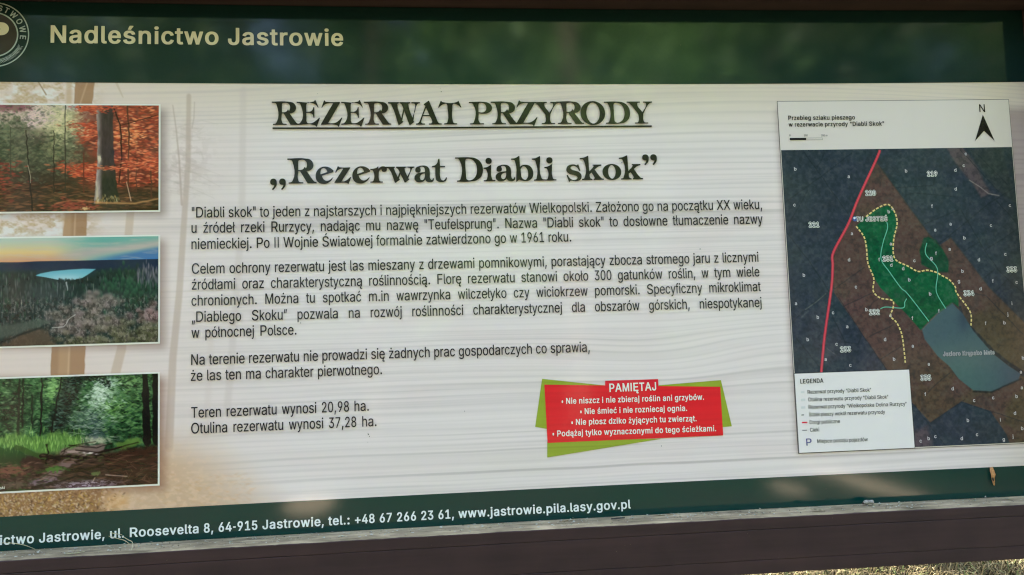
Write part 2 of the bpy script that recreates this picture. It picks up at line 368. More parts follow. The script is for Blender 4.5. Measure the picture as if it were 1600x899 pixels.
# ------------------------------------------------------------------ font data
# sans-serif letters: for each character its advance and its closed outlines (x, y, x, y, ...) in thousandths of an em
CHARS = '"&+,-.0123456789:ABCDEFGIJKLMNOPRSTUWXYZabcdefghijklmnoprstuvwyzóĄąćĘęŁłŃńŚśźŻż”„•'
OUTLINES_REGULAR = [
[355,[[283,714,286,708,278,444,273,440,207,441,202,447,194,711,200,715],[156,714,159,708,151,444,146,440,80,441,75,447,68,711,73,715]]],
[667,[[322,721,384,708,438,677,475,633,486,606,491,576,486,524,460,473,418,430,340,370,484,207,502,252,512,318,615,318,614,269,604,215,583,164,558,125,660,8,657,1,536,0,487,51,434,19,367,-3,310,-9,220,-4,170,11,120,38,84,70,56,112,44,149,40,188,44,226,55,260,76,291,102,319,188,387,136,453,109,508,102,570,114,622,145,667,193,701,250,718],[307,639,277,636,246,622,225,601,215,574,214,546,223,516,244,481,273,446,350,502,369,526,378,550,378,582,364,611,338,631],[255,312,193,268,174,246,161,223,154,194,155,168,164,142,180,117,198,101,227,85,256,77,293,73,359,88,420,123,420,128]]],
[584,[[334,513,338,507,338,323,510,321,513,316,513,243,507,239,338,238,338,52,332,48,249,48,244,54,244,238,73,239,68,245,69,318,76,322,243,323,245,509,250,513]]],
[278,[[204,108,207,97,130,-164,123,-167,52,-166,50,-154,94,105,100,109]]],
[333,[[253,348,257,342,257,267,253,261,80,261,74,264,73,342,77,348]]],
[278,[[157,129,184,118,206,96,213,73,212,40,198,17,176,0,149,-7,119,-5,93,7,74,29,67,52,70,84,83,106,104,122,127,130]]],
[556,[[298,723,347,714,390,691,428,654,458,609,481,554,496,490,505,414,506,322,500,250,486,178,466,122,439,73,403,33,363,7,318,-7,264,-9,209,1,166,23,126,60,96,106,73,164,55,243,48,328,50,412,58,488,74,553,97,609,126,653,164,690,204,712,247,723],[290,636,262,636,232,624,209,606,186,576,169,539,156,494,144,378,150,259,160,208,176,161,194,128,216,102,243,85,276,78,303,82,332,96,353,117,374,149,399,225,411,336,404,458,395,509,380,552,362,587,341,611,316,628]]],
[556,[[344,714,348,708,348,87,486,83,489,78,489,4,482,0,87,0,83,6,83,78,87,84,246,84,250,88,250,608,112,498,99,498,95,502,96,598,236,714]]],
[556,[[297,724,337,717,373,703,410,677,438,646,459,611,472,571,477,535,475,485,456,422,414,352,358,277,200,88,483,87,487,81,487,4,480,0,72,1,68,6,69,73,339,402,372,463,382,518,376,562,359,596,332,621,294,635,273,638,246,633,223,624,202,608,176,567,165,507,160,503,72,505,71,538,80,581,91,611,110,643,136,673,158,691,188,708,219,718,254,724]]],
[556,[[463,714,466,710,466,642,288,414,343,406,384,392,427,362,457,326,481,278,490,230,490,174,476,119,456,83,428,50,397,25,357,5,304,-8,250,-9,206,-4,166,9,114,40,76,83,53,130,45,190,140,191,156,140,183,107,226,85,278,79,330,93,351,106,368,123,389,168,392,225,385,257,372,284,354,306,330,324,278,341,187,344,182,349,182,422,340,626,79,628,75,633,75,711,82,715]]],
[556,[[387,714,389,705,144,236,334,235,336,446,342,449,428,446,430,236,514,232,516,151,512,147,430,145,427,1,340,0,335,6,334,146,43,147,38,151,38,223,292,711,298,715]]],
[556,[[456,714,459,708,459,635,454,628,194,626,176,444,242,468,310,470,340,464,372,452,400,434,424,411,462,356,485,285,488,199,473,133,455,95,430,60,396,29,360,7,322,-5,284,-9,236,-8,187,4,134,36,97,77,71,132,64,187,156,189,173,139,200,105,244,82,269,78,290,80,316,89,337,102,369,139,388,190,390,252,380,295,359,334,332,362,298,379,266,384,230,379,194,364,161,342,80,350,73,354,107,711,114,715]]],
[556,[[400,714,402,705,241,440,306,444,353,436,396,416,436,381,463,338,481,285,487,221,479,154,466,116,446,78,420,47,387,20,352,2,317,-7,263,-9,227,-5,190,7,150,33,116,69,94,105,77,150,69,195,68,250,76,298,93,352,124,419,298,711,304,715],[288,367,267,367,242,361,202,334,174,290,163,233,168,176,192,123,227,91,250,81,274,76,318,86,355,115,381,160,391,212,385,273,364,318,332,351]]],
[556,[[486,714,488,624,213,5,206,0,112,1,110,9,385,626,70,628,66,633,66,711,73,715]]],
[556,[[300,723,357,711,403,686,440,649,468,598,478,532,475,495,467,466,456,440,436,411,414,390,387,374,437,343,475,296,496,240,501,177,495,137,481,101,458,68,427,37,394,16,356,0,314,-8,260,-9,213,-4,170,10,136,30,104,57,80,90,64,123,55,161,53,205,62,259,87,309,123,349,167,374,138,391,115,414,97,442,83,477,76,515,77,554,83,587,94,618,130,668,180,704,232,721],[286,638,243,632,204,610,181,574,172,532,178,485,200,445,234,420,277,410,316,419,349,440,372,477,381,519,376,564,356,602,324,627],[280,326,230,317,189,291,161,250,151,204,158,153,182,114,222,88,272,77,324,85,364,107,392,145,402,190,395,243,370,285,330,314]]],
[556,[[298,723,343,715,384,696,420,667,448,632,471,586,483,536,487,484,482,433,462,364,430,296,256,4,250,0,154,0,151,8,313,275,259,270,207,277,160,298,119,333,91,377,73,432,67,494,74,556,87,597,103,628,124,657,156,687,188,707,216,717,256,724],[288,638,267,638,242,631,203,604,176,560,163,501,169,442,193,393,208,376,230,360,276,347,320,357,356,385,380,428,391,481,385,540,365,587,332,621]]],
[278,[[144,512,174,506,199,487,212,463,213,432,204,406,184,387,160,376,128,375,100,385,79,404,68,426,67,454,75,478,93,497,117,510],[157,129,184,118,206,96,213,73,212,40,198,17,176,0,149,-7,119,-5,93,7,74,29,67,52,70,84,83,106,104,122,127,130]]],
[667,[[390,714,652,4,646,0,540,2,468,196,200,197,194,194,126,2,16,1,14,11,269,710,276,715],[332,598,227,285,436,284]]],
[667,[[386,714,457,701,510,676,553,638,581,588,589,556,591,521,588,483,578,455,562,428,540,406,478,373,519,359,552,339,580,312,603,278,616,239,620,196,617,157,606,118,583,80,550,48,510,25,464,10,377,0,82,0,77,6,78,711,84,715],[363,626,192,626,193,405,374,408,423,424,458,453,473,480,480,512,478,543,468,571,450,594,428,610,404,620],[380,319,192,319,193,88,366,88,407,92,454,106,488,133,504,161,509,192,505,225,493,253,474,278,447,298,418,311]]],
[722,[[404,723,450,718,502,704,546,683,585,654,622,617,649,577,669,529,678,487,672,483,570,484,549,536,520,576,483,604,437,624,389,632,353,631,307,620,266,600,232,572,201,535,178,490,163,435,156,359,160,296,173,240,194,192,229,145,269,113,322,90,384,82,452,96,506,126,545,171,570,230,673,231,678,225,664,172,638,119,604,78,556,38,503,12,448,-4,397,-9,327,-7,263,8,206,34,154,74,110,126,78,184,57,252,47,329,49,414,62,485,88,552,124,608,168,654,223,690,282,713,340,723]]],
[722,[[360,714,452,698,522,668,584,618,610,586,632,550,658,483,672,387,667,280,644,192,610,132,577,92,528,54,466,23,400,6,347,1,80,0,76,6,76,711,83,715],[334,626,188,625,190,88,340,89,384,96,434,113,477,139,508,170,534,214,552,263,562,326,561,398,549,464,526,519,492,564,452,594,401,615]]],
[667,[[600,714,603,633,598,627,209,626,209,406,571,405,576,400,576,325,568,318,209,316,208,92,212,88,603,88,607,81,606,2,88,1,85,6,86,712]]],
[611,[[556,714,559,710,559,633,554,627,196,626,196,395,522,394,525,388,525,312,519,307,196,306,194,4,188,0,82,1,80,712]]],
[778,[[423,723,479,717,528,703,576,682,618,653,657,615,688,573,708,529,717,487,712,484,603,484,575,539,544,576,504,606,454,625,408,632,370,631,323,620,282,601,243,572,213,536,188,491,171,433,164,359,168,296,182,239,205,191,234,152,269,123,312,100,359,86,408,82,457,89,506,106,542,130,567,156,589,191,603,230,608,275,416,276,412,282,412,357,417,364,720,363,724,357,722,240,708,180,683,129,649,85,603,46,551,18,492,-1,418,-9,346,-7,277,8,214,36,163,73,116,126,83,184,60,254,50,329,52,414,66,487,93,552,129,606,177,654,234,690,294,712,352,722]]],
[278,[[256,714,257,629,178,625,178,92,182,88,257,85,258,4,252,0,22,1,18,6,19,85,96,88,99,91,99,624,96,627,20,629,18,711,24,715]]],
[500,[[430,714,434,708,434,204,430,157,419,112,403,78,381,49,349,22,317,5,282,-6,243,-9,188,-6,149,4,116,22,89,44,71,64,53,95,34,158,32,245,37,249,130,247,134,178,144,140,162,109,188,89,219,80,247,80,278,91,302,109,324,147,332,192,332,711,338,715]]],
[667,[[646,714,647,706,359,404,648,9,649,2,523,2,280,329,188,233,187,4,182,0,77,2,76,712,180,715,187,711,188,369,264,454,511,713]]],
[556,[[182,714,186,708,186,90,516,88,521,81,521,6,517,1,82,0,75,4,75,710,80,715]]],
[833,[[759,714,762,708,761,2,664,0,658,5,658,534,463,5,457,0,376,0,367,8,170,534,171,5,164,0,70,2,70,712,204,715,211,711,379,260,417,144,456,263,621,711,627,715]]],
[722,[[644,714,648,708,647,3,530,0,523,4,267,408,178,556,182,5,176,0,74,2,73,712,190,715,197,712,490,247,540,162,540,710,546,715]]],
[778,[[416,723,487,713,550,688,615,643,662,591,696,530,718,463,728,387,726,302,712,228,686,163,649,106,600,58,547,24,486,2,418,-9,337,-7,272,8,212,35,160,73,114,126,81,184,58,254,49,329,51,414,65,487,91,552,128,608,174,654,230,690,290,712,346,722],[401,632,349,628,304,615,263,592,230,564,200,523,178,476,165,423,161,377,162,314,172,257,191,208,219,164,250,132,290,106,332,90,382,82,428,86,474,100,514,122,547,150,576,190,598,235,609,275,616,336,615,400,605,457,590,498,566,540,538,574,499,602,448,624]]],
[667,[[389,714,454,704,504,686,548,656,586,615,612,562,622,508,620,453,606,397,586,359,556,323,519,295,476,275,438,265,383,258,197,257,196,4,190,0,83,1,80,6,80,711,86,715],[370,626,197,626,197,346,338,345,396,350,447,369,468,386,484,405,499,439,506,480,502,525,489,560,470,586,444,605,408,620]]],
[667,[[386,714,467,700,527,672,573,631,603,577,614,540,618,491,613,444,600,402,582,368,552,334,519,311,479,291,644,4,637,0,515,2,357,274,198,274,194,270,194,4,188,0,83,0,79,6,79,711,86,715],[368,626,195,626,196,363,352,363,393,367,444,384,467,400,482,417,496,449,502,485,499,526,486,563,468,587,443,606,408,619]]],
[667,[[367,723,416,718,463,706,506,686,540,662,572,629,592,597,604,559,607,528,602,525,497,525,476,576,442,608,384,631,316,635,254,621,230,608,207,590,191,567,183,542,182,518,188,493,209,466,250,440,306,420,472,375,513,356,550,332,584,300,607,263,618,222,617,168,606,126,579,81,544,47,502,21,457,3,394,-9,312,-12,253,-7,214,2,167,20,130,42,104,64,79,95,62,125,50,165,49,197,161,198,183,142,219,107,277,84,350,78,418,92,448,106,475,126,492,147,502,172,505,199,501,226,482,254,440,281,386,301,222,346,170,368,134,391,101,422,80,456,68,501,69,553,81,592,102,627,133,660,169,686,213,705,262,718,312,724]]],
[611,[[573,714,577,708,577,633,573,627,359,625,359,5,353,0,256,0,252,6,252,625,36,628,33,633,33,711,40,715]]],
[722,[[644,714,648,708,647,225,635,160,605,101,569,60,528,30,482,7,427,-7,344,-11,293,-7,239,8,178,39,137,75,108,114,87,158,76,207,74,712,176,715,183,710,183,250,188,207,200,174,227,133,267,103,313,86,366,80,420,89,464,109,496,136,522,177,533,212,537,252,538,710,544,715]]],
[944,[[927,714,929,704,737,2,623,0,616,4,472,549,326,4,320,0,204,2,13,706,14,713,116,715,123,710,266,146,413,713,526,715,532,711,677,147,819,710,826,715]]],
[667,[[633,714,634,705,398,369,648,9,648,2,527,2,333,285,137,2,17,2,17,9,270,366,33,706,32,712,154,713,334,446,383,524,516,713]]],
[667,[[649,714,650,705,389,292,388,4,382,0,280,1,277,6,276,292,14,711,20,715,137,712,286,476,333,394,528,712]]],
[611,[[558,714,562,708,561,642,176,88,562,88,566,81,564,2,50,1,49,72,433,626,50,627,46,633,47,712]]],
[556,[[296,542,360,532,413,510,453,475,479,430,487,395,490,356,490,6,486,0,388,1,383,51,343,16,294,-5,246,-12,170,-7,126,8,91,29,63,57,43,94,33,140,37,195,54,233,86,266,119,284,160,298,344,326,367,332,379,342,383,356,382,378,368,419,342,443,306,456,260,458,213,444,178,422,147,381,133,381,49,408,61,438,83,468,106,490,140,513,173,526,212,536],[382,253,227,228,173,208,153,191,143,168,141,139,151,112,161,99,180,86,230,73,282,76,326,95,356,121,376,157,383,190]]],
[556,[[154,714,158,708,159,474,197,513,239,535,269,541,313,542,362,535,408,514,452,478,485,430,506,378,518,320,520,247,514,185,500,136,478,88,443,45,404,14,363,-4,313,-11,276,-11,240,-4,196,20,157,62,153,1,64,0,58,5,58,710,64,715],[294,457,272,456,242,448,218,433,198,414,181,387,169,357,157,278,164,198,174,164,188,133,207,109,227,92,254,79,284,74,312,77,338,87,360,101,378,120,395,147,408,181,419,256,413,330,403,366,388,398,370,422,350,439,323,452]]],
[500,[[280,542,343,529,399,497,442,447,458,416,466,388,394,365,377,364,344,420,325,438,303,449,276,456,247,456,220,449,196,435,173,412,155,384,143,350,134,309,131,264,134,222,142,181,155,147,173,118,198,94,226,80,259,73,297,80,333,99,356,126,377,170,393,170,462,152,468,145,456,111,438,77,414,48,384,23,353,6,320,-6,286,-11,237,-11,192,-2,150,16,112,47,77,90,54,136,40,185,33,243,34,304,43,359,60,409,84,452,116,488,151,516,193,534,232,541]]],
[556,[[493,714,497,708,496,4,490,0,402,1,397,62,356,18,330,2,306,-7,232,-11,197,-5,164,7,126,32,91,68,61,119,45,167,36,228,36,304,44,360,61,412,87,457,124,498,163,524,206,538,273,542,320,534,360,511,396,475,397,711,403,715],[274,457,252,456,222,448,196,432,176,412,160,385,148,356,136,277,144,192,170,130,189,106,212,89,234,79,264,74,294,78,320,88,343,104,359,122,373,146,386,180,398,256,392,332,382,369,368,398,349,423,328,439,302,452]]],
[556,[[302,542,353,534,400,515,438,488,472,452,496,409,512,360,519,309,520,240,513,235,143,235,151,180,174,132,206,99,253,78,298,73,353,87,386,111,414,154,433,153,511,132,504,106,484,73,454,42,424,21,387,3,352,-7,264,-11,213,-3,167,15,127,42,91,80,65,122,48,168,38,223,37,287,44,342,58,391,82,437,115,478,152,508,196,530,240,540],[294,457,266,457,239,450,214,439,192,422,158,376,148,347,143,316,413,316,400,373,375,416,337,445]]],
[278,[[229,743,260,737,275,728,259,656,254,651,243,651,206,656,180,643,166,609,165,538,257,533,259,458,253,454,165,453,164,5,158,0,83,0,78,6,78,452,-2,456,-4,530,2,535,77,536,78,616,83,649,98,687,122,715,144,731,170,740]]],
[556,[[276,542,312,536,340,525,369,504,397,472,401,534,490,535,496,530,496,-25,489,-72,475,-109,452,-142,424,-167,387,-188,349,-201,304,-208,252,-209,186,-200,130,-176,84,-136,64,-109,56,-91,123,-49,137,-48,178,-96,223,-119,276,-126,306,-122,337,-111,369,-88,391,-48,396,-16,396,73,349,29,323,16,294,9,244,7,207,10,176,19,142,36,93,79,70,112,56,142,38,208,34,290,41,347,54,395,76,440,104,478,138,509,177,529,222,540],[274,457,252,456,222,448,196,432,177,413,160,387,147,354,136,281,137,240,144,199,155,167,170,142,188,120,212,105,237,95,266,91,292,94,320,103,344,119,361,136,376,161,388,191,398,260,392,334,382,370,367,399,349,423,328,440,303,452]]],
[556,[[160,714,163,708,164,480,198,511,236,531,278,541,338,541,383,531,417,514,447,487,472,450,487,404,493,356,494,6,490,1,397,0,391,4,391,329,386,373,373,406,354,430,326,448,287,456,247,450,212,432,186,404,170,369,163,319,163,4,156,0,67,0,61,4,61,710,67,715]]],
[222,[[126,735,149,727,169,706,177,682,175,656,162,635,140,619,122,615,86,618,67,628,50,649,45,668,47,694,57,712,78,729,99,735],[156,535,161,528,161,5,154,0,64,0,59,6,60,530,66,535]]],
[222,[[126,735,149,726,169,705,177,682,174,656,163,636,140,619,122,615,84,618,66,629,50,649,44,670,47,695,57,713,77,729,99,735],[156,535,161,528,161,-37,155,-94,132,-144,94,-178,46,-195,-18,-198,-24,-192,-23,-115,17,-109,37,-100,52,-79,58,-51,60,530,66,535]]],
[500,[[156,714,158,708,160,314,364,534,474,535,481,532,479,525,275,305,496,9,494,1,377,1,200,237,159,195,158,4,151,0,64,0,59,4,58,710,64,715]]],
[222,[[138,714,143,708,144,118,149,97,157,85,172,81,208,81,221,11,216,3,177,-3,123,1,88,19,71,37,61,57,52,106,51,710,57,715]]],
[833,[[624,543,673,530,712,507,742,471,762,426,770,360,769,2,673,0,667,4,666,354,663,388,654,415,637,435,606,452,572,458,536,452,504,435,484,411,471,378,467,346,466,2,370,0,364,4,362,385,352,414,332,437,304,452,273,458,236,451,204,432,181,404,168,371,165,333,164,4,157,0,62,2,63,533,158,534,162,529,164,479,199,514,239,535,277,544,334,542,366,532,390,517,412,495,434,462,472,504,513,529,558,542]]],
[556,[[327,542,379,532,424,509,458,473,482,426,494,354,494,4,487,0,397,0,392,4,391,329,386,373,373,406,353,432,323,449,282,456,244,449,210,431,186,404,170,367,163,319,163,4,157,0,64,1,61,6,62,532,67,535,157,534,161,529,163,476,197,510,233,530,274,540]]],
[556,[[296,542,349,534,392,517,432,489,468,449,496,397,512,346,519,287,518,225,509,171,490,120,465,78,431,42,393,15,350,-3,303,-11,252,-11,204,-3,160,16,115,50,81,91,57,137,43,187,36,243,37,305,47,362,64,409,89,452,123,488,161,516,204,533,246,541],[284,457,253,455,227,447,202,431,182,410,163,383,151,352,138,274,147,194,158,158,174,130,194,106,217,89,240,79,273,73,304,77,327,84,353,99,373,119,391,146,403,177,416,253,409,333,396,373,382,400,362,424,337,442,314,452]]],
[556,[[317,542,366,534,417,508,462,466,494,412,513,349,520,285,517,204,500,136,472,80,440,42,397,10,352,-7,283,-11,239,-4,198,19,159,58,158,-194,151,-198,63,-198,58,-191,58,530,64,535,153,534,157,471,190,507,224,530,266,540],[294,457,272,456,242,448,218,433,198,414,181,387,169,357,157,278,164,198,174,164,188,133,207,109,227,92,254,79,284,74,312,77,338,87,360,101,378,120,395,147,408,181,419,256,413,330,403,366,388,398,370,422,350,439,323,452]]],
[333,[[308,542,318,541,322,536,321,450,306,448,262,452,219,441,184,415,161,373,155,332,155,4,149,0,60,1,57,6,57,530,63,535,149,534,153,529,154,485,184,515,217,534,256,542]]],
[500,[[277,542,340,531,389,505,430,460,446,429,452,405,380,386,362,385,337,424,312,448,280,459,240,460,202,449,171,426,158,395,164,363,177,346,203,330,353,290,386,275,416,256,438,233,455,202,462,168,462,129,453,97,436,67,410,39,374,15,338,0,300,-8,232,-11,196,-8,136,9,90,39,56,83,43,115,40,137,119,156,134,156,154,115,177,92,213,76,260,72,303,82,337,104,355,133,353,167,340,188,316,204,164,246,132,260,102,279,78,304,61,334,54,370,55,409,64,439,78,466,103,493,130,513,163,528,198,538]]],
[278,[[160,662,163,656,164,536,253,535,259,529,256,455,167,454,163,450,165,118,174,94,188,82,207,78,239,83,256,79,269,6,262,1,239,-4,183,-5,144,3,113,22,85,56,74,85,69,118,68,452,3,454,-3,460,-2,532,68,538,70,660]]],
[556,[[489,535,494,528,493,3,487,0,397,1,394,5,392,60,366,32,343,16,312,2,282,-5,202,-4,167,6,137,22,110,46,89,74,73,109,64,149,60,196,62,532,67,535,156,535,163,532,163,205,168,163,181,129,202,104,230,87,272,79,312,86,344,104,369,132,385,168,391,215,392,532,397,535]]],
[500,[[482,535,485,525,300,4,294,0,202,1,13,532,19,535,112,535,118,530,250,130,381,530,387,535]]],
[722,[[697,535,702,526,555,2,464,0,458,4,360,382,262,4,256,0,166,2,20,524,21,533,114,535,120,530,216,152,313,534,406,535,412,530,504,153,600,530,606,535]]],
[500,[[482,535,485,525,272,-77,250,-125,213,-170,172,-194,137,-201,103,-201,54,-193,51,-184,69,-113,86,-111,123,-115,153,-101,174,-67,197,2,13,532,19,535,112,535,118,530,249,130,381,530,387,535]]],
[500,[[442,535,446,529,446,461,177,88,450,87,454,81,453,2,47,1,44,6,46,71,321,447,56,449,52,454,53,532,58,535]]],
[556,[[403,742,405,735,317,597,233,598,233,604,297,741],[296,542,349,534,392,517,432,489,468,449,496,397,512,346,519,287,518,225,509,171,490,120,465,78,431,42,393,15,350,-3,303,-11,252,-11,204,-3,160,16,115,50,81,91,57,137,43,187,36,243,37,305,47,362,64,409,89,452,123,488,161,516,204,533,246,541],[284,457,253,455,227,447,202,431,182,410,163,383,151,352,138,274,147,194,158,158,174,130,194,106,217,89,240,79,273,73,304,77,327,84,353,99,373,119,391,146,403,177,416,253,409,333,396,373,382,400,362,424,337,442,314,452]]],
[667,[[390,714,652,8,651,1,591,-51,581,-68,576,-89,580,-112,594,-123,610,-125,640,-115,653,-115,658,-119,681,-181,637,-201,578,-206,540,-200,503,-181,477,-150,469,-109,477,-67,497,-33,537,8,467,197,197,197,126,2,19,0,13,5,269,711,276,715],[332,598,227,285,436,284]]],
[556,[[296,542,366,530,422,504,446,483,464,460,485,409,490,354,490,5,424,-51,413,-70,409,-89,416,-110,430,-120,447,-121,477,-111,490,-111,494,-115,518,-177,472,-197,414,-201,366,-193,329,-171,306,-139,302,-101,310,-64,335,-27,384,15,384,50,343,16,298,-4,246,-12,176,-8,126,8,87,32,54,70,37,114,33,164,40,205,57,238,90,269,126,287,161,298,344,326,367,332,379,342,383,356,382,378,368,419,342,443,306,456,260,458,213,444,178,422,147,381,133,381,49,408,61,438,83,468,106,490,140,513,173,526,212,536],[382,253,227,228,173,208,153,191,143,168,141,139,151,112,161,99,180,86,230,73,282,76,326,95,356,121,376,157,383,190]]],
[500,[[380,742,382,733,299,597,220,597,219,605,280,741],[280,542,343,529,399,497,442,447,458,416,466,388,394,365,377,364,344,420,325,438,303,449,276,456,247,456,220,449,196,435,173,412,155,384,143,350,134,309,131,264,134,222,142,181,155,147,173,118,198,94,226,80,259,73,297,80,333,99,356,126,377,170,393,170,462,152,468,145,456,111,438,77,414,48,384,23,353,6,320,-6,286,-11,237,-11,192,-2,150,16,112,47,77,90,54,136,40,185,33,243,34,304,43,359,60,409,84,452,116,488,151,516,193,534,232,541]]],
[667,[[600,714,603,633,598,627,208,625,209,406,568,405,575,401,576,323,571,318,208,315,210,88,600,88,607,84,606,2,533,-54,521,-74,518,-98,526,-116,546,-125,567,-124,594,-115,610,-116,639,-181,624,-190,582,-202,503,-204,466,-195,432,-177,411,-154,401,-129,401,-94,410,-66,430,-36,466,0,92,0,86,4,85,710,92,715]]],
[556,[[302,542,353,534,400,515,438,488,472,452,496,409,512,360,519,309,520,239,513,235,144,235,147,196,161,153,188,114,223,89,266,75,316,75,359,90,387,112,414,154,433,153,511,132,488,70,412,-46,397,-84,399,-107,412,-122,432,-125,462,-115,474,-115,479,-119,502,-181,486,-191,452,-203,401,-206,372,-202,343,-192,318,-176,296,-143,292,-102,301,-61,328,-10,264,-11,217,-4,180,9,140,32,104,64,81,94,58,137,44,187,36,261,43,334,59,394,90,449,127,490,178,523,237,540],[294,457,266,457,239,450,214,439,192,422,158,376,148,347,143,316,413,316,400,373,375,416,337,445]]],
[556,[[202,714,205,708,206,453,353,540,369,540,373,533,371,444,205,344,205,90,519,87,523,81,523,6,519,0,104,0,98,4,98,278,30,241,14,241,11,247,11,333,98,390,98,711,104,715]]],
[222,[[140,714,144,708,144,508,187,538,202,538,206,532,205,457,144,408,146,109,151,91,158,84,203,81,215,11,210,3,174,-3,140,-3,113,5,93,18,76,39,64,68,58,105,57,343,14,314,0,314,-4,319,-3,394,58,443,58,711,64,715]]],
[722,[[489,923,492,915,401,777,315,777,315,784,382,922],[644,714,648,708,647,3,530,0,523,4,267,408,178,556,182,5,176,0,74,2,73,712,190,715,197,712,490,247,540,162,540,710,546,715]]],
[556,[[404,742,406,735,317,597,233,597,233,605,297,741],[327,542,379,532,424,509,458,473,482,426,494,354,494,4,487,0,397,0,392,4,391,329,386,373,373,406,353,432,323,449,282,456,244,449,210,431,186,404,170,367,163,319,163,4,157,0,64,1,61,6,62,532,67,535,157,534,161,529,163,476,197,510,233,530,274,540]]],
[667,[[472,922,474,915,376,777,284,777,284,784,356,922],[367,723,416,718,463,706,506,686,540,662,572,629,592,597,604,559,607,528,602,525,497,525,476,576,442,608,384,631,316,635,254,621,230,608,207,590,191,567,183,542,182,518,188,493,209,466,250,440,306,420,472,375,513,356,550,332,584,300,607,263,618,222,617,168,606,126,579,81,544,47,502,21,457,3,394,-9,312,-12,253,-7,214,2,167,20,130,42,104,64,79,95,62,125,50,165,49,197,161,198,183,142,219,107,277,84,350,78,418,92,448,106,475,126,492,147,502,172,505,199,501,226,482,254,440,281,386,301,222,346,170,368,134,391,101,422,80,456,68,501,69,553,81,592,102,627,133,660,169,686,213,705,262,718,312,724]]],
[500,[[383,742,385,735,294,596,210,597,210,605,275,742],[277,542,340,531,389,505,430,460,446,429,452,405,380,386,362,385,337,424,312,448,280,459,240,460,202,449,171,426,158,395,164,363,177,346,203,330,353,290,386,275,416,256,438,233,455,202,462,168,462,129,453,97,436,67,410,39,374,15,338,0,300,-8,232,-11,196,-8,136,9,90,39,56,83,43,115,40,137,119,156,134,156,154,115,177,92,213,76,260,72,303,82,337,104,355,133,353,167,340,188,316,204,164,246,132,260,102,279,78,304,61,334,54,370,55,409,64,439,78,466,103,493,130,513,163,528,198,538]]],
[500,[[369,742,371,735,284,597,202,598,201,604,264,741],[442,535,446,529,446,461,177,88,450,87,454,81,453,2,47,1,44,6,46,71,321,447,56,449,52,454,53,532,58,535]]],
[611,[[324,914,347,904,368,883,374,859,370,832,354,811,333,798,298,794,273,800,254,812,240,832,236,854,240,877,253,896,273,910,292,915],[558,714,562,708,561,642,176,88,562,88,566,81,564,2,50,1,49,72,433,626,50,627,46,633,47,712]]],
[500,[[260,735,283,726,303,705,310,682,308,654,295,635,274,619,256,615,220,618,200,629,184,650,179,670,182,695,193,713,213,730,233,735],[442,535,446,529,446,461,177,88,450,87,454,81,453,2,47,1,44,6,46,71,321,447,56,449,52,454,53,532,58,535]]],
[333,[[310,714,313,706,255,446,249,442,187,442,184,452,217,711,223,715],[173,714,176,706,119,446,113,442,50,442,47,450,80,711,86,715]]],
[333,[[308,107,312,99,251,-161,246,-166,182,-165,177,-157,212,104,219,107],[164,107,168,99,108,-161,103,-166,37,-165,34,-157,69,104,74,107]]],
[350,[[194,439,214,432,232,420,263,377,280,320,282,260,269,205,240,158,206,133,160,129,140,134,122,146,102,166,87,190,70,242,67,309,81,367,110,412,128,428,149,438]]],
]
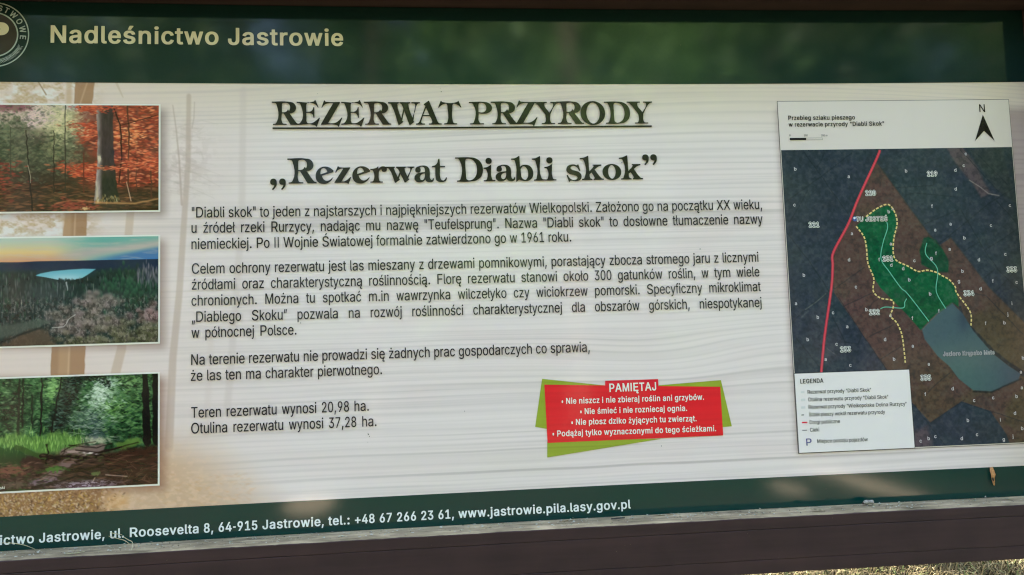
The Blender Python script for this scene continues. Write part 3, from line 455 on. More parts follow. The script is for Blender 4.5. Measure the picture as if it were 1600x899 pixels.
OUTLINES_BOLD = [
[474,[[359,714,372,712,378,701,368,434,362,426,347,422,269,424,260,437,250,704,257,712,272,715],[204,714,217,712,223,701,213,434,207,426,191,422,114,424,104,437,95,704,101,712,117,715]]],
[667,[[328,721,388,709,445,676,481,630,497,577,494,520,471,467,432,422,365,368,466,249,474,278,478,322,482,330,496,335,592,335,609,329,611,280,604,226,588,181,564,133,650,30,653,13,644,2,515,0,501,6,472,38,416,11,356,-5,275,-9,224,-4,172,11,121,40,85,75,60,116,46,178,47,223,56,262,72,292,95,321,173,389,130,448,107,501,103,568,115,620,145,666,194,700,252,718],[304,615,280,610,262,598,249,581,242,558,243,535,250,513,282,468,335,509,351,531,357,551,355,573,344,593,326,608],[258,289,215,256,190,216,186,193,189,174,208,136,244,109,290,98,344,109,387,133,387,139]]],
[584,[[337,520,348,516,352,508,353,338,494,337,509,333,514,323,514,242,509,234,496,230,353,228,349,52,334,46,247,46,234,51,230,59,229,228,87,230,74,234,68,243,68,325,73,332,87,337,229,338,233,514,249,521]]],
[278,[[192,132,211,125,213,103,145,-151,137,-158,124,-160,54,-157,46,-147,46,-130,86,124,107,132]]],
[333,[[252,362,263,357,268,349,268,265,263,255,249,251,82,251,65,258,62,348,67,358,82,362]]],
[278,[[152,151,184,142,209,118,219,88,217,50,206,24,181,3,146,-6,113,-3,89,10,68,35,62,60,64,99,76,123,97,142,118,150]]],
[556,[[302,723,353,712,398,688,432,654,462,604,488,534,501,466,506,390,505,295,498,227,482,160,462,109,431,59,398,26,355,3,309,-8,252,-9,200,3,157,26,122,62,91,112,67,178,54,246,48,323,50,421,57,488,73,554,94,607,124,656,157,688,200,712,245,723],[284,612,266,611,243,599,223,578,206,551,181,470,172,370,178,262,200,177,215,147,236,122,257,108,277,102,298,108,319,122,339,146,354,174,374,246,383,345,377,451,358,530,345,559,325,586,303,605]]],
[556,[[344,714,356,710,360,700,360,110,472,108,486,103,491,94,490,11,486,5,472,0,91,2,81,14,81,94,85,103,99,108,230,108,234,112,234,559,142,483,129,479,103,480,91,492,92,594,225,712,238,715]]],
[556,[[300,723,343,716,380,700,411,679,441,646,462,608,474,573,479,534,478,482,462,420,425,351,371,275,241,112,478,109,489,98,488,11,483,4,469,0,78,1,66,13,68,91,316,408,346,463,356,513,349,554,332,584,303,606,272,613,239,602,212,574,198,544,188,489,173,484,79,485,68,498,70,540,78,582,91,615,113,650,160,694,192,710,225,720]]],
[556,[[454,714,466,710,470,702,469,626,320,424,365,412,406,392,442,360,468,322,483,284,492,233,491,173,478,121,458,82,434,52,402,26,362,6,308,-8,248,-9,206,-4,166,9,117,37,75,85,49,147,43,188,48,206,63,211,163,209,172,200,183,155,201,131,232,110,269,102,310,113,344,140,362,180,365,226,349,277,332,299,310,315,265,329,189,331,176,335,171,344,173,426,302,603,82,606,73,618,73,703,78,710,92,715]]],
[556,[[385,714,398,706,399,688,182,254,312,253,315,452,332,459,424,458,436,445,436,254,498,252,512,246,516,154,511,146,498,141,436,139,436,14,432,5,418,0,330,0,318,4,312,13,312,140,49,143,39,154,39,234,276,708,292,715]]],
[556,[[448,714,458,710,462,702,462,618,456,608,443,604,218,603,205,471,265,481,310,480,340,474,393,450,435,412,469,353,487,292,490,204,476,138,456,94,433,60,403,32,370,11,333,-3,290,-9,235,-8,193,2,138,32,96,77,68,138,62,182,65,202,80,209,178,207,186,197,198,154,216,130,246,109,279,103,316,121,345,155,361,200,363,251,355,291,338,325,314,350,286,366,265,369,236,363,176,328,90,337,73,344,70,364,103,703,108,710,122,715]]],
[556,[[398,714,410,706,411,688,276,456,334,451,378,438,419,411,451,374,472,332,485,278,488,205,479,148,465,109,442,70,414,39,385,17,352,2,313,-8,259,-9,220,-4,178,13,140,39,113,70,89,112,73,160,66,209,67,266,76,315,94,371,128,440,282,708,298,715],[282,353,249,345,218,318,198,281,190,231,196,185,213,144,242,114,276,101,308,111,339,142,356,178,364,226,358,272,343,307,314,339]]],
[556,[[475,714,486,710,490,702,489,608,235,11,230,4,216,0,123,0,109,4,104,13,105,26,350,601,75,606,64,618,66,706,83,715]]],
[556,[[303,723,355,713,406,686,442,650,468,603,480,546,475,473,452,417,414,375,456,337,486,285,500,237,501,173,492,128,475,90,452,59,422,31,383,10,340,-4,298,-9,242,-8,180,6,129,34,88,77,61,131,54,164,53,205,63,272,93,332,140,375,109,406,84,454,75,498,74,550,82,590,97,627,118,658,145,684,173,702,212,717,252,723],[280,614,249,607,221,585,206,558,198,520,206,481,220,454,249,430,277,422,304,430,332,454,348,481,355,519,348,558,334,584,308,606],[287,312,248,307,212,284,188,249,179,205,187,162,206,132,236,110,276,101,316,110,345,129,366,160,375,201,368,241,352,272,322,299]]],
[556,[[302,723,344,715,386,697,424,666,450,633,471,589,485,535,488,466,482,417,465,357,435,291,272,6,256,0,159,0,145,6,143,26,277,258,220,263,180,275,143,297,109,333,83,382,70,429,66,494,71,552,84,594,104,634,127,664,152,686,186,706,220,718,253,724],[282,614,250,606,218,576,198,539,190,489,197,440,215,402,243,373,276,361,308,371,339,400,356,436,364,483,358,531,342,569,313,600]]],
[333,[[169,520,208,513,239,493,256,466,258,433,251,403,230,379,203,365,167,360,129,366,96,388,80,414,78,446,85,476,106,501,132,515],[182,152,219,141,246,118,258,88,256,47,241,22,208,0,172,-6,132,-2,105,13,85,37,78,61,80,99,93,122,119,142,143,150]]],
[722,[[424,714,434,710,440,699,697,28,696,7,678,0,568,0,554,5,481,190,241,190,236,186,168,5,152,0,41,0,27,4,22,13,24,29,282,707,298,715],[360,530,279,301,440,302]]],
[722,[[418,714,495,700,554,674,597,635,626,584,636,524,634,486,627,455,597,408,551,375,590,353,614,333,637,304,652,275,663,235,664,192,661,156,650,121,627,82,592,49,546,25,497,9,410,0,98,2,88,14,89,704,94,711,107,715],[386,603,238,603,238,417,372,416,404,420,440,434,471,461,483,481,490,509,488,531,480,554,462,576,442,590],[403,307,237,307,238,112,390,112,431,116,471,128,501,152,514,174,519,200,514,227,504,250,485,272,459,291,431,302]]],
[722,[[405,723,450,718,501,704,548,680,587,652,620,616,648,570,668,516,674,477,670,470,655,465,542,468,535,477,519,523,494,556,459,585,421,602,383,608,360,607,300,588,258,556,229,520,209,481,195,430,188,371,190,314,200,261,221,209,250,167,290,133,334,113,377,106,435,118,479,144,513,182,535,238,545,248,657,249,671,243,674,224,658,167,633,117,598,74,558,41,504,12,452,-3,400,-9,324,-7,260,8,200,37,152,75,112,124,81,184,60,249,51,325,53,420,66,489,89,550,124,608,167,653,217,687,277,712,335,722]]],
[722,[[364,714,454,698,520,670,552,648,582,619,629,551,654,483,668,390,663,277,640,190,607,128,567,82,517,45,461,21,403,6,353,0,89,2,78,14,78,703,83,710,97,715],[330,603,219,601,221,112,347,114,387,122,426,138,461,164,484,190,504,224,521,272,529,326,529,393,517,456,498,505,466,548,428,576,381,595]]],
[667,[[582,714,594,710,598,702,598,616,588,606,237,602,237,418,562,416,573,403,573,320,568,310,554,306,238,305,236,114,591,110,602,98,602,14,599,6,582,0,108,0,93,5,88,14,88,700,91,708,108,715]]],
[611,[[540,714,551,710,556,702,556,616,545,605,223,603,223,408,513,405,524,394,524,308,520,300,506,296,223,295,222,11,218,4,203,0,99,0,85,5,80,14,80,700,83,708,101,715]]],
[778,[[425,723,477,717,530,702,580,679,620,650,655,614,682,574,706,521,713,477,708,470,695,466,575,468,568,475,544,526,517,559,480,587,440,603,402,608,377,607,315,588,273,558,242,521,220,482,205,432,198,371,201,308,214,251,233,209,259,171,291,143,327,122,365,110,402,106,452,114,488,129,523,154,557,201,570,238,574,265,411,266,397,270,393,280,393,364,397,372,411,377,711,374,719,363,716,238,704,182,678,127,645,84,602,47,550,18,490,-1,421,-9,344,-7,274,9,213,37,161,75,119,124,85,186,65,251,56,325,57,417,71,488,95,550,132,608,177,654,228,687,291,712,353,722]]],
[278,[[249,714,259,710,263,702,262,614,246,604,196,604,192,600,192,116,194,112,246,111,260,105,263,11,259,5,244,0,24,2,14,13,16,104,32,111,85,114,85,600,82,604,32,604,17,610,14,618,14,703,19,711,33,715]]],
[556,[[466,714,477,710,481,700,481,205,477,152,461,102,438,64,409,36,378,15,339,0,290,-9,232,-9,186,-1,149,13,96,49,60,101,43,159,40,256,57,266,166,264,176,253,176,201,183,165,193,143,210,122,232,109,262,102,292,110,317,129,336,162,344,204,344,703,349,710,363,715]]],
[667,[[628,714,638,710,643,703,639,683,381,400,640,32,644,22,641,6,624,0,507,0,493,5,282,301,216,230,216,14,213,6,197,0,95,0,82,5,77,14,77,700,80,708,95,715,197,715,211,711,215,704,218,421,481,710,497,715]]],
[556,[[196,714,208,710,212,700,212,113,506,110,517,97,517,13,506,2,93,0,79,5,75,11,74,702,79,710,92,715]]],
[833,[[745,714,756,710,760,700,760,14,757,6,741,0,646,0,631,4,627,11,626,411,478,13,473,4,458,0,371,0,356,7,204,410,202,11,198,5,184,0,90,0,76,5,71,14,71,700,76,710,91,715,220,715,237,708,417,217,594,708,610,715]]],
[722,[[632,714,643,710,647,700,647,14,643,6,626,0,512,0,497,6,212,473,211,11,207,5,193,0,93,0,79,5,74,14,74,700,78,709,93,715,206,715,223,709,508,244,510,703,515,711,528,715]]],
[778,[[419,723,491,712,553,687,616,642,659,592,694,528,714,463,723,390,721,296,708,227,684,164,646,105,602,60,552,27,491,3,422,-9,335,-7,269,8,208,37,158,75,117,124,84,184,63,251,54,323,56,417,68,486,93,548,130,608,174,653,225,687,286,712,348,723],[396,608,355,604,315,591,276,566,247,535,224,500,209,462,197,410,194,359,197,304,206,264,223,218,246,181,275,150,310,126,349,112,388,106,428,111,465,125,502,150,531,181,554,216,571,261,580,302,584,356,580,412,571,454,554,498,532,533,502,565,468,588,429,603]]],
[667,[[388,714,455,703,507,683,546,656,581,616,607,561,617,508,616,444,601,387,581,348,554,315,519,288,475,266,397,250,226,247,223,7,207,0,92,2,82,14,82,703,87,710,101,715],[362,603,226,603,227,359,349,359,387,364,428,383,458,416,470,447,474,481,470,516,459,546,442,569,421,586,392,598]]],
[722,[[418,714,504,700,566,672,614,631,646,577,658,538,661,482,657,437,646,398,629,365,604,335,571,309,531,287,684,32,688,11,684,5,670,0,543,0,528,4,373,263,243,264,240,261,237,7,221,0,100,2,90,14,91,704,96,711,109,715],[391,603,240,603,241,376,376,376,423,381,463,396,494,425,506,451,512,486,508,520,497,547,479,570,454,587,426,598]]],
[667,[[369,723,414,718,464,704,508,683,542,658,569,628,591,589,603,544,601,511,585,505,474,507,463,516,450,556,426,582,388,603,334,612,275,600,237,575,221,554,213,534,212,516,217,493,235,471,271,448,468,387,512,367,550,342,583,308,606,266,614,223,612,168,601,126,576,82,544,49,507,25,458,4,403,-8,357,-12,265,-8,181,15,140,37,106,66,82,97,62,139,52,188,55,212,71,218,186,216,196,206,209,162,238,130,282,109,336,101,398,113,444,140,461,161,470,181,474,204,469,226,452,250,418,273,371,291,221,334,172,356,133,380,100,414,80,451,70,493,72,550,82,588,104,627,132,658,166,683,212,705,262,718,309,724]]],
[611,[[558,714,569,710,574,702,574,618,568,608,554,604,373,601,373,13,368,5,354,0,248,2,238,14,238,601,56,604,41,608,36,618,37,704,41,711,56,715]]],
[722,[[631,714,641,710,646,700,645,226,633,159,603,100,572,63,534,33,484,8,428,-7,381,-11,294,-7,236,8,185,34,149,63,118,100,93,146,79,196,75,245,75,700,78,708,94,715,194,715,208,710,212,704,213,262,219,215,237,171,271,135,315,112,361,104,414,114,452,136,484,171,502,218,507,262,508,704,512,710,526,715]]],
[944,[[908,714,921,707,923,687,739,6,723,0,611,0,593,7,471,459,350,7,332,0,218,0,202,6,19,688,23,710,38,715,139,715,156,707,276,240,399,708,416,715,526,715,542,710,666,239,784,704,788,710,801,715]]],
[667,[[616,714,626,711,631,703,629,684,416,368,641,31,644,22,641,6,624,0,512,0,498,5,334,251,166,5,151,0,41,0,26,5,21,14,25,32,252,365,39,684,36,694,39,709,56,715,168,715,183,710,334,481,487,710,502,715]]],
[667,[[631,714,645,704,644,686,402,288,401,10,384,0,282,0,269,4,263,14,263,288,23,683,20,704,25,711,38,715,152,715,167,710,334,433,499,710,514,715]]],
[611,[[544,714,555,710,560,702,556,622,220,112,552,110,563,98,560,6,543,0,70,0,55,5,50,14,53,91,389,603,59,605,49,616,52,708,68,715]]],
[556,[[299,548,368,536,419,512,454,479,480,430,489,372,489,14,478,1,375,0,361,5,355,20,315,0,276,-9,211,-11,175,-7,129,8,91,32,63,63,45,101,37,144,41,207,56,245,84,276,111,294,151,310,218,325,334,341,350,348,355,360,351,389,342,409,325,427,304,438,276,442,236,432,203,409,177,371,144,366,55,394,51,414,68,450,105,494,161,528,226,546],[355,237,248,222,202,207,185,193,174,177,171,155,178,131,201,108,231,98,269,99,299,110,326,132,345,160,354,192]]],
[611,[[187,714,198,710,202,702,202,514,248,538,291,548,364,547,417,535,461,513,497,482,529,437,552,384,564,326,567,261,562,194,547,140,523,90,494,53,451,19,405,-1,355,-11,285,-9,243,3,201,27,196,6,181,0,85,0,72,5,67,11,67,702,71,710,85,715],[318,440,291,436,271,428,233,393,210,340,201,272,209,202,231,151,248,129,270,112,291,102,315,98,340,102,361,112,398,148,421,201,430,270,422,338,398,391,361,427]]],
[556,[[313,548,352,544,389,532,449,498,474,473,493,444,512,402,514,382,500,370,426,351,402,350,388,356,375,386,359,408,328,431,289,440,262,435,240,424,219,405,200,379,178,311,174,270,177,235,186,194,198,162,218,133,240,113,263,102,289,98,323,105,349,120,373,148,389,185,403,191,428,191,505,171,515,160,516,147,502,110,481,74,452,43,420,20,383,3,340,-8,246,-9,196,3,150,26,115,56,86,93,62,140,46,198,41,261,44,330,56,382,77,430,105,471,136,501,164,520,210,539,255,548]]],
[611,[[528,714,538,710,543,700,542,10,524,0,428,0,414,6,408,27,380,8,350,-4,311,-11,265,-11,220,-5,174,11,135,36,97,77,70,124,53,174,43,239,44,315,54,370,76,428,104,471,134,501,169,525,211,540,263,549,327,546,365,536,407,514,411,708,427,715],[297,440,253,429,231,414,212,393,188,338,179,272,188,202,211,150,248,112,271,102,294,98,318,102,340,111,377,147,400,200,409,269,401,334,382,386,364,409,341,426]]],
[556,[[304,548,357,539,400,522,440,494,470,460,495,413,510,363,516,315,517,238,513,231,499,226,176,226,178,198,191,163,208,138,229,119,257,103,284,98,314,101,341,113,366,136,384,170,399,176,421,176,499,155,509,146,509,132,498,101,476,66,451,41,423,20,386,3,349,-7,260,-10,207,-1,161,18,124,44,91,81,65,126,47,185,40,242,41,311,50,364,65,410,91,457,123,493,158,520,204,539,247,548],[288,440,249,433,217,412,191,378,176,332,380,331,370,371,349,406,318,431]]],
[333,[[265,742,310,732,324,721,324,704,308,639,303,631,290,626,243,632,225,624,212,594,210,544,290,542,305,536,308,528,308,450,303,442,290,437,210,434,210,11,205,4,192,0,103,0,91,5,86,14,86,434,21,437,5,443,2,451,2,530,6,537,19,542,85,543,86,611,92,646,110,686,133,712,157,727,189,738,216,743]]],
[611,[[307,548,363,538,408,512,414,536,428,542,524,542,537,538,542,531,542,-17,536,-61,518,-103,495,-134,465,-160,425,-180,380,-194,335,-200,265,-201,192,-188,127,-157,98,-131,75,-102,64,-82,68,-63,138,-22,168,-20,182,-25,214,-63,247,-85,295,-95,334,-89,373,-70,395,-44,406,-12,408,40,347,12,267,6,194,19,138,48,96,89,62,150,46,211,43,300,49,353,65,405,89,451,125,494,162,521,207,539,250,548],[297,440,253,429,231,414,212,393,188,340,179,276,188,209,211,160,248,126,295,115,341,126,363,142,380,162,400,207,409,275,401,338,380,389,363,410,341,427]]],
[611,[[192,714,203,710,208,702,209,515,251,536,292,546,358,549,396,544,435,531,471,511,496,486,518,451,534,405,539,360,539,14,532,3,420,0,403,10,401,325,398,363,388,392,368,417,343,432,312,439,276,432,247,414,223,384,212,355,208,314,205,7,189,0,89,0,75,4,70,11,70,702,75,710,88,715]]],
[278,[[159,734,194,721,218,695,223,677,224,654,215,627,194,605,163,593,122,592,88,603,67,620,56,644,55,676,62,699,79,718,102,730,123,735],[189,542,202,537,207,528,207,13,202,5,189,0,88,0,74,5,70,14,70,530,75,538,88,542]]],
[278,[[159,734,194,721,216,696,222,680,223,656,215,627,194,606,163,593,122,592,88,602,68,619,56,642,54,677,63,700,79,718,102,730],[189,542,202,537,207,527,207,-31,200,-82,175,-135,134,-169,76,-188,-4,-189,-15,-177,-14,-92,-4,-82,33,-80,49,-73,62,-56,69,-27,70,530,75,538,88,542]]],
[556,[[187,714,198,710,203,700,204,359,380,538,394,542,510,542,528,532,528,517,524,509,327,306,541,32,545,14,540,4,526,0,407,0,392,5,226,215,203,193,203,14,200,6,184,0,87,0,73,4,68,10,68,702,73,711,86,715]]],
[278,[[174,714,184,710,189,700,190,129,200,106,239,107,254,101,270,28,270,15,264,7,212,-3,155,-1,129,6,104,19,87,34,73,57,60,110,60,703,65,710,78,715]]],
[889,[[658,550,708,538,755,512,787,477,808,430,817,364,817,14,812,5,798,0,696,0,684,4,679,11,676,375,670,399,655,418,631,434,599,441,569,434,545,420,526,397,516,371,513,14,508,5,494,0,394,0,376,10,373,378,365,400,349,420,326,435,299,441,266,432,242,416,222,390,212,361,207,9,189,0,89,0,75,5,70,14,70,527,75,537,89,542,188,542,202,536,208,516,245,536,280,548,355,550,394,542,422,528,464,490,502,520,550,542,595,550]]],
[611,[[359,548,418,538,468,513,502,478,528,428,539,359,538,9,522,0,422,0,408,4,403,10,402,325,398,364,388,393,367,418,343,433,312,439,277,432,248,414,225,387,213,357,208,315,205,7,189,0,89,0,76,4,70,14,71,532,89,542,186,542,202,535,206,513,249,535,282,544]]],
[611,[[327,548,387,539,436,520,476,493,511,456,542,400,558,352,565,295,564,220,554,168,532,116,500,68,464,36,416,8,366,-6,324,-11,260,-9,207,3,161,25,123,55,92,93,67,139,51,189,44,245,47,322,56,367,74,414,102,459,136,495,174,520,222,539,269,548],[307,440,260,429,236,412,217,390,191,334,182,269,191,202,216,148,236,126,257,110,304,98,350,109,374,125,393,147,418,198,428,266,419,333,395,389,356,426,332,436]]],
[611,[[348,548,404,539,461,513,505,472,538,418,557,365,566,295,563,205,547,140,523,90,494,53,451,19,405,-1,355,-11,287,-9,245,1,202,25,199,-184,182,-191,78,-189,71,-185,67,-176,68,531,73,538,85,542,181,542,197,535,201,512,230,530,261,542,297,548],[318,440,291,436,271,428,233,393,210,340,201,272,209,202,231,151,248,129,270,112,291,102,315,98,340,102,361,112,398,148,421,201,430,270,422,338,398,391,361,427]]],
[389,[[344,548,364,544,370,535,370,445,367,437,351,431,289,434,258,426,224,399,205,363,200,327,199,11,195,4,182,0,74,3,66,14,67,532,85,542,179,542,194,536,199,521,232,538,261,546]]],
[556,[[309,548,382,536,441,504,467,477,486,447,499,414,496,394,487,388,412,372,385,371,371,376,354,408,331,431,309,440,276,443,242,435,217,417,204,391,207,371,219,356,241,344,394,304,435,286,462,268,487,241,504,205,509,168,507,126,495,93,474,60,440,30,403,11,362,-3,316,-10,252,-11,211,-7,139,16,93,49,73,74,56,106,48,136,51,155,141,177,172,176,179,171,195,136,214,116,241,102,278,96,318,103,347,119,364,140,365,167,353,185,332,199,181,238,144,254,112,273,87,301,70,332,64,364,65,412,73,441,91,472,114,497,141,516,178,533,217,544]]],
[333,[[192,664,204,660,208,652,209,543,288,542,301,537,306,528,306,451,302,443,287,437,209,434,208,155,212,124,219,110,231,103,284,107,300,101,317,28,317,14,312,6,274,-4,208,-5,162,4,126,24,99,53,85,83,78,121,78,434,21,437,8,442,4,451,4,528,8,536,23,542,77,543,78,650,81,659,97,665]]],
[611,[[521,542,535,537,539,527,539,14,536,6,521,0,422,0,408,6,403,29,368,10,335,-1,253,-7,192,4,140,30,115,55,96,83,82,114,73,152,70,527,73,536,89,542,188,542,206,532,208,218,212,178,222,150,243,124,268,109,298,103,333,110,362,127,385,155,397,185,401,227,403,532,420,542]]],
[556,[[516,542,531,536,533,515,344,7,326,0,226,0,214,4,22,512,23,535,41,542,142,542,158,536,278,202,396,536,412,542]]],
[778,[[733,542,747,535,750,513,599,5,585,0,490,0,473,6,389,306,304,6,288,0,192,0,178,5,27,513,30,537,45,542,143,542,160,535,242,238,323,535,340,542,439,542,452,538,459,526,535,239,616,535,632,542]]],
[556,[[516,542,531,535,533,513,317,-68,292,-117,253,-162,204,-187,168,-194,125,-194,65,-182,59,-173,59,-160,80,-86,96,-80,145,-84,162,-76,182,-50,206,15,21,513,24,536,41,542,142,542,158,536,278,202,396,535,412,542]]],
[500,[[428,542,442,538,446,530,445,451,216,112,444,108,454,97,450,6,434,0,64,0,50,5,45,14,48,91,282,430,62,434,52,445,52,528,56,536,72,542]]],
[611,[[436,741,449,734,450,715,360,578,343,573,260,573,245,578,243,600,310,737,324,742],[327,548,387,539,436,520,476,493,511,456,542,400,558,352,565,295,564,220,554,168,532,116,500,68,464,36,416,8,366,-6,324,-11,260,-9,207,3,161,25,123,55,92,93,67,139,51,189,44,245,47,322,56,367,74,414,102,459,136,495,174,520,222,539,269,548],[307,440,260,429,236,412,217,390,191,334,182,269,191,202,216,148,236,126,257,110,304,98,350,109,374,125,393,147,418,198,428,266,419,333,395,389,356,426,332,436]]],
[722,[[424,714,434,710,439,702,698,26,695,5,635,-45,626,-58,621,-75,624,-86,633,-93,662,-84,684,-84,698,-88,702,-95,726,-151,727,-166,721,-175,680,-191,634,-198,592,-198,558,-191,515,-171,488,-138,480,-100,485,-52,505,-16,544,26,481,190,238,190,167,5,152,0,41,0,27,4,23,11,24,29,282,707,298,715],[360,530,279,301,440,302]]],
[556,[[299,548,368,536,425,508,462,467,484,413,489,360,489,13,484,3,428,-44,416,-73,426,-89,455,-80,489,-85,514,-146,515,-161,507,-172,455,-191,398,-194,364,-190,325,-174,300,-153,283,-116,282,-73,290,-40,314,-2,264,-11,211,-11,175,-7,135,6,100,25,73,49,53,81,40,117,37,177,43,216,60,251,88,280,125,300,165,314,338,342,351,348,355,360,350,394,335,418,312,434,281,442,251,438,219,422,200,406,179,372,171,368,141,367,64,389,53,397,51,413,69,452,105,495,161,528,226,546],[355,237,248,222,202,207,185,193,174,177,171,155,178,131,201,108,231,98,269,99,299,110,326,132,345,160,354,192]]],
[556,[[414,741,428,735,430,715,343,578,329,573,249,573,232,578,229,600,293,737,308,742],[313,548,352,544,389,532,449,498,474,473,493,444,512,402,514,382,500,370,426,351,402,350,388,356,375,386,359,408,328,431,289,440,262,435,240,424,219,405,200,379,178,311,174,270,177,235,186,194,198,162,218,133,240,113,263,102,289,98,323,105,349,120,373,148,389,185,403,191,428,191,505,171,515,160,516,147,502,110,481,74,452,43,420,20,383,3,340,-8,246,-9,196,3,150,26,115,56,86,93,62,140,46,198,41,261,44,330,56,382,77,430,105,471,136,501,164,520,210,539,255,548]]],
[667,[[582,714,594,710,598,702,598,616,588,606,237,601,238,418,554,417,568,413,573,405,573,319,562,307,237,303,238,112,582,112,596,107,601,101,602,10,535,-45,525,-59,521,-77,525,-88,534,-93,568,-84,602,-88,631,-151,631,-168,616,-179,566,-195,484,-197,448,-188,414,-172,394,-153,381,-128,376,-100,379,-62,391,-33,412,-1,107,0,93,5,88,11,88,702,92,710,108,715]]],
[556,[[304,548,357,539,400,522,440,494,470,460,495,413,510,363,516,315,517,238,513,231,499,226,177,226,174,224,175,212,190,166,208,138,237,113,271,99,307,99,337,110,365,135,384,170,397,176,421,176,506,151,509,129,493,87,415,-43,404,-75,407,-86,414,-93,441,-83,461,-83,476,-89,500,-151,501,-166,496,-174,481,-182,436,-196,359,-195,321,-182,298,-165,279,-136,272,-101,275,-59,293,-12,246,-9,207,-1,161,18,133,37,101,67,77,104,60,140,45,192,39,272,45,344,61,399,93,459,134,503,188,534,239,547],[288,440,249,433,217,412,191,378,176,332,380,331,370,371,349,406,318,431]]],
[556,[[214,714,225,710,229,702,229,481,336,545,371,546,382,534,382,440,379,432,229,336,229,113,509,110,520,97,520,13,509,2,114,0,100,5,95,11,95,250,55,232,34,231,19,237,16,246,16,340,21,348,95,397,97,707,114,715]]],
[278,[[174,714,186,710,190,702,190,534,210,544,236,545,250,541,256,532,255,448,190,398,192,121,202,106,235,107,250,101,265,29,265,15,260,7,210,-3,167,-3,134,4,108,18,88,40,73,72,67,106,66,312,46,303,20,302,6,306,1,315,2,399,66,448,67,703,72,711,85,715]]],
[722,[[486,915,499,908,501,889,415,752,399,746,319,746,302,752,300,772,365,911,379,916],[632,714,643,710,647,700,647,14,643,6,626,0,512,0,497,6,212,473,211,11,207,5,193,0,93,0,79,5,74,14,74,700,78,709,93,715,206,715,223,709,508,244,510,703,515,711,528,715]]],
[611,[[438,741,450,734,452,715,360,578,343,573,261,573,245,578,242,600,310,737,325,742],[359,548,418,538,468,513,502,478,528,428,539,359,538,9,522,0,422,0,408,4,403,10,402,325,398,364,388,393,367,418,343,433,312,439,277,432,248,414,225,387,213,357,208,315,205,7,189,0,89,0,76,4,70,14,71,532,89,542,186,542,202,535,206,513,249,535,282,544]]],
[667,[[465,915,479,909,481,889,388,751,374,746,288,746,272,752,269,772,338,910,352,916],[369,723,414,718,464,704,508,683,542,658,569,628,591,589,603,544,601,511,585,505,474,507,463,516,450,556,426,582,388,603,334,612,275,600,237,575,221,554,213,534,212,516,217,493,235,471,271,448,468,387,512,367,550,342,583,308,606,266,614,223,612,168,601,126,576,82,544,49,507,25,458,4,403,-8,357,-12,265,-8,181,15,140,37,106,66,82,97,62,139,52,188,55,212,71,218,186,216,196,206,209,162,238,130,282,109,336,101,398,113,444,140,461,161,470,181,474,204,469,226,452,250,418,273,371,291,221,334,172,356,133,380,100,414,80,451,70,493,72,550,82,588,104,627,132,658,166,683,212,705,262,718,309,724]]],
[556,[[416,741,430,734,431,715,338,578,324,573,239,573,223,578,220,600,288,737,304,742],[309,548,382,536,441,504,467,477,486,447,499,414,496,394,487,388,412,372,385,371,371,376,354,408,331,431,309,440,276,443,242,435,217,417,204,391,207,371,219,356,241,344,394,304,435,286,462,268,487,241,504,205,509,168,507,126,495,93,474,60,440,30,403,11,362,-3,316,-10,252,-11,211,-7,139,16,93,49,73,74,56,106,48,136,51,155,141,177,172,176,179,171,195,136,214,116,241,102,278,96,318,103,347,119,364,140,365,167,353,185,332,199,181,238,144,254,112,273,87,301,70,332,64,364,65,412,73,441,91,472,114,497,141,516,178,533,217,544]]],
[500,[[363,741,376,735,378,715,297,578,282,573,207,573,190,578,188,600,247,737,262,742],[428,542,442,538,446,530,445,451,216,112,444,108,454,97,450,6,434,0,64,0,50,5,45,14,48,91,282,430,62,434,52,445,52,528,56,536,72,542]]],
[611,[[328,907,360,893,382,866,387,825,378,800,358,777,328,766,284,765,256,775,236,793,225,819,224,852,233,874,249,893,271,904],[544,714,555,710,560,702,556,622,220,112,552,110,563,98,560,6,543,0,70,0,55,5,50,14,53,91,389,603,59,605,49,616,52,708,68,715]]],
[500,[[264,734,294,723,314,703,323,674,320,635,304,611,278,596,233,592,212,596,187,611,172,635,167,658,171,691,186,714,207,729,230,735],[428,542,442,538,446,530,445,451,216,112,444,108,454,97,450,6,434,0,64,0,50,5,45,14,48,91,282,430,62,434,52,445,52,528,56,536,72,542]]],
[500,[[439,714,455,709,458,687,377,432,356,424,275,426,268,436,267,452,314,708,322,713,336,715],[250,715,268,709,270,687,189,432,182,426,167,424,86,427,80,436,80,453,127,708,147,715]]],
[500,[[434,132,452,126,455,104,371,-151,364,-158,350,-160,265,-157,259,-147,259,-130,307,124,328,132],[240,131,257,126,260,104,176,-151,168,-158,154,-160,70,-157,63,-147,63,-130,112,124,132,132]]],
[350,[[186,451,206,447,228,436,262,395,282,337,286,263,272,202,248,158,212,130,169,123,145,127,125,136,105,154,88,177,66,240,63,307,73,364,100,415,120,434,139,446]]],
]

def shoelace(l):
    a = np.array(l)
    return 0.5 * np.sum(a[:, 0] * np.roll(a[:, 1], -1) - a[:, 1] * np.roll(a[:, 0], -1))

def inside(p, poly):
    c = False
    for i in range(len(poly)):
        (x0, y0), (x1, y1) = poly[i], poly[i - 1]
        if (y0 > p[1]) != (y1 > p[1]) and p[0] < (x1 - x0) * (p[1] - y0) / (y1 - y0) + x0: c = not c
    return c

def tess(loops):
    """loops: outlines and holes (told apart by nesting) -> points, triangles"""
    pts, tris = [], []
    outs, holes = [], []
    for l in loops:
        depth = sum(inside(l[0], k) for k in loops if k is not l)
        (holes if depth % 2 else outs).append(l)
    for o in outs:
        grp = [o] + [h for h in holes if inside(h[0], o)]
        flat = [p for l in grp for p in l]
        b = len(pts)
        for t in tessellate_polygon([[Vector((p[0], p[1], 0)) for p in l] for l in grp]):
            tris.append(tuple(b + i for i in t))
        pts += flat
    return pts, tris

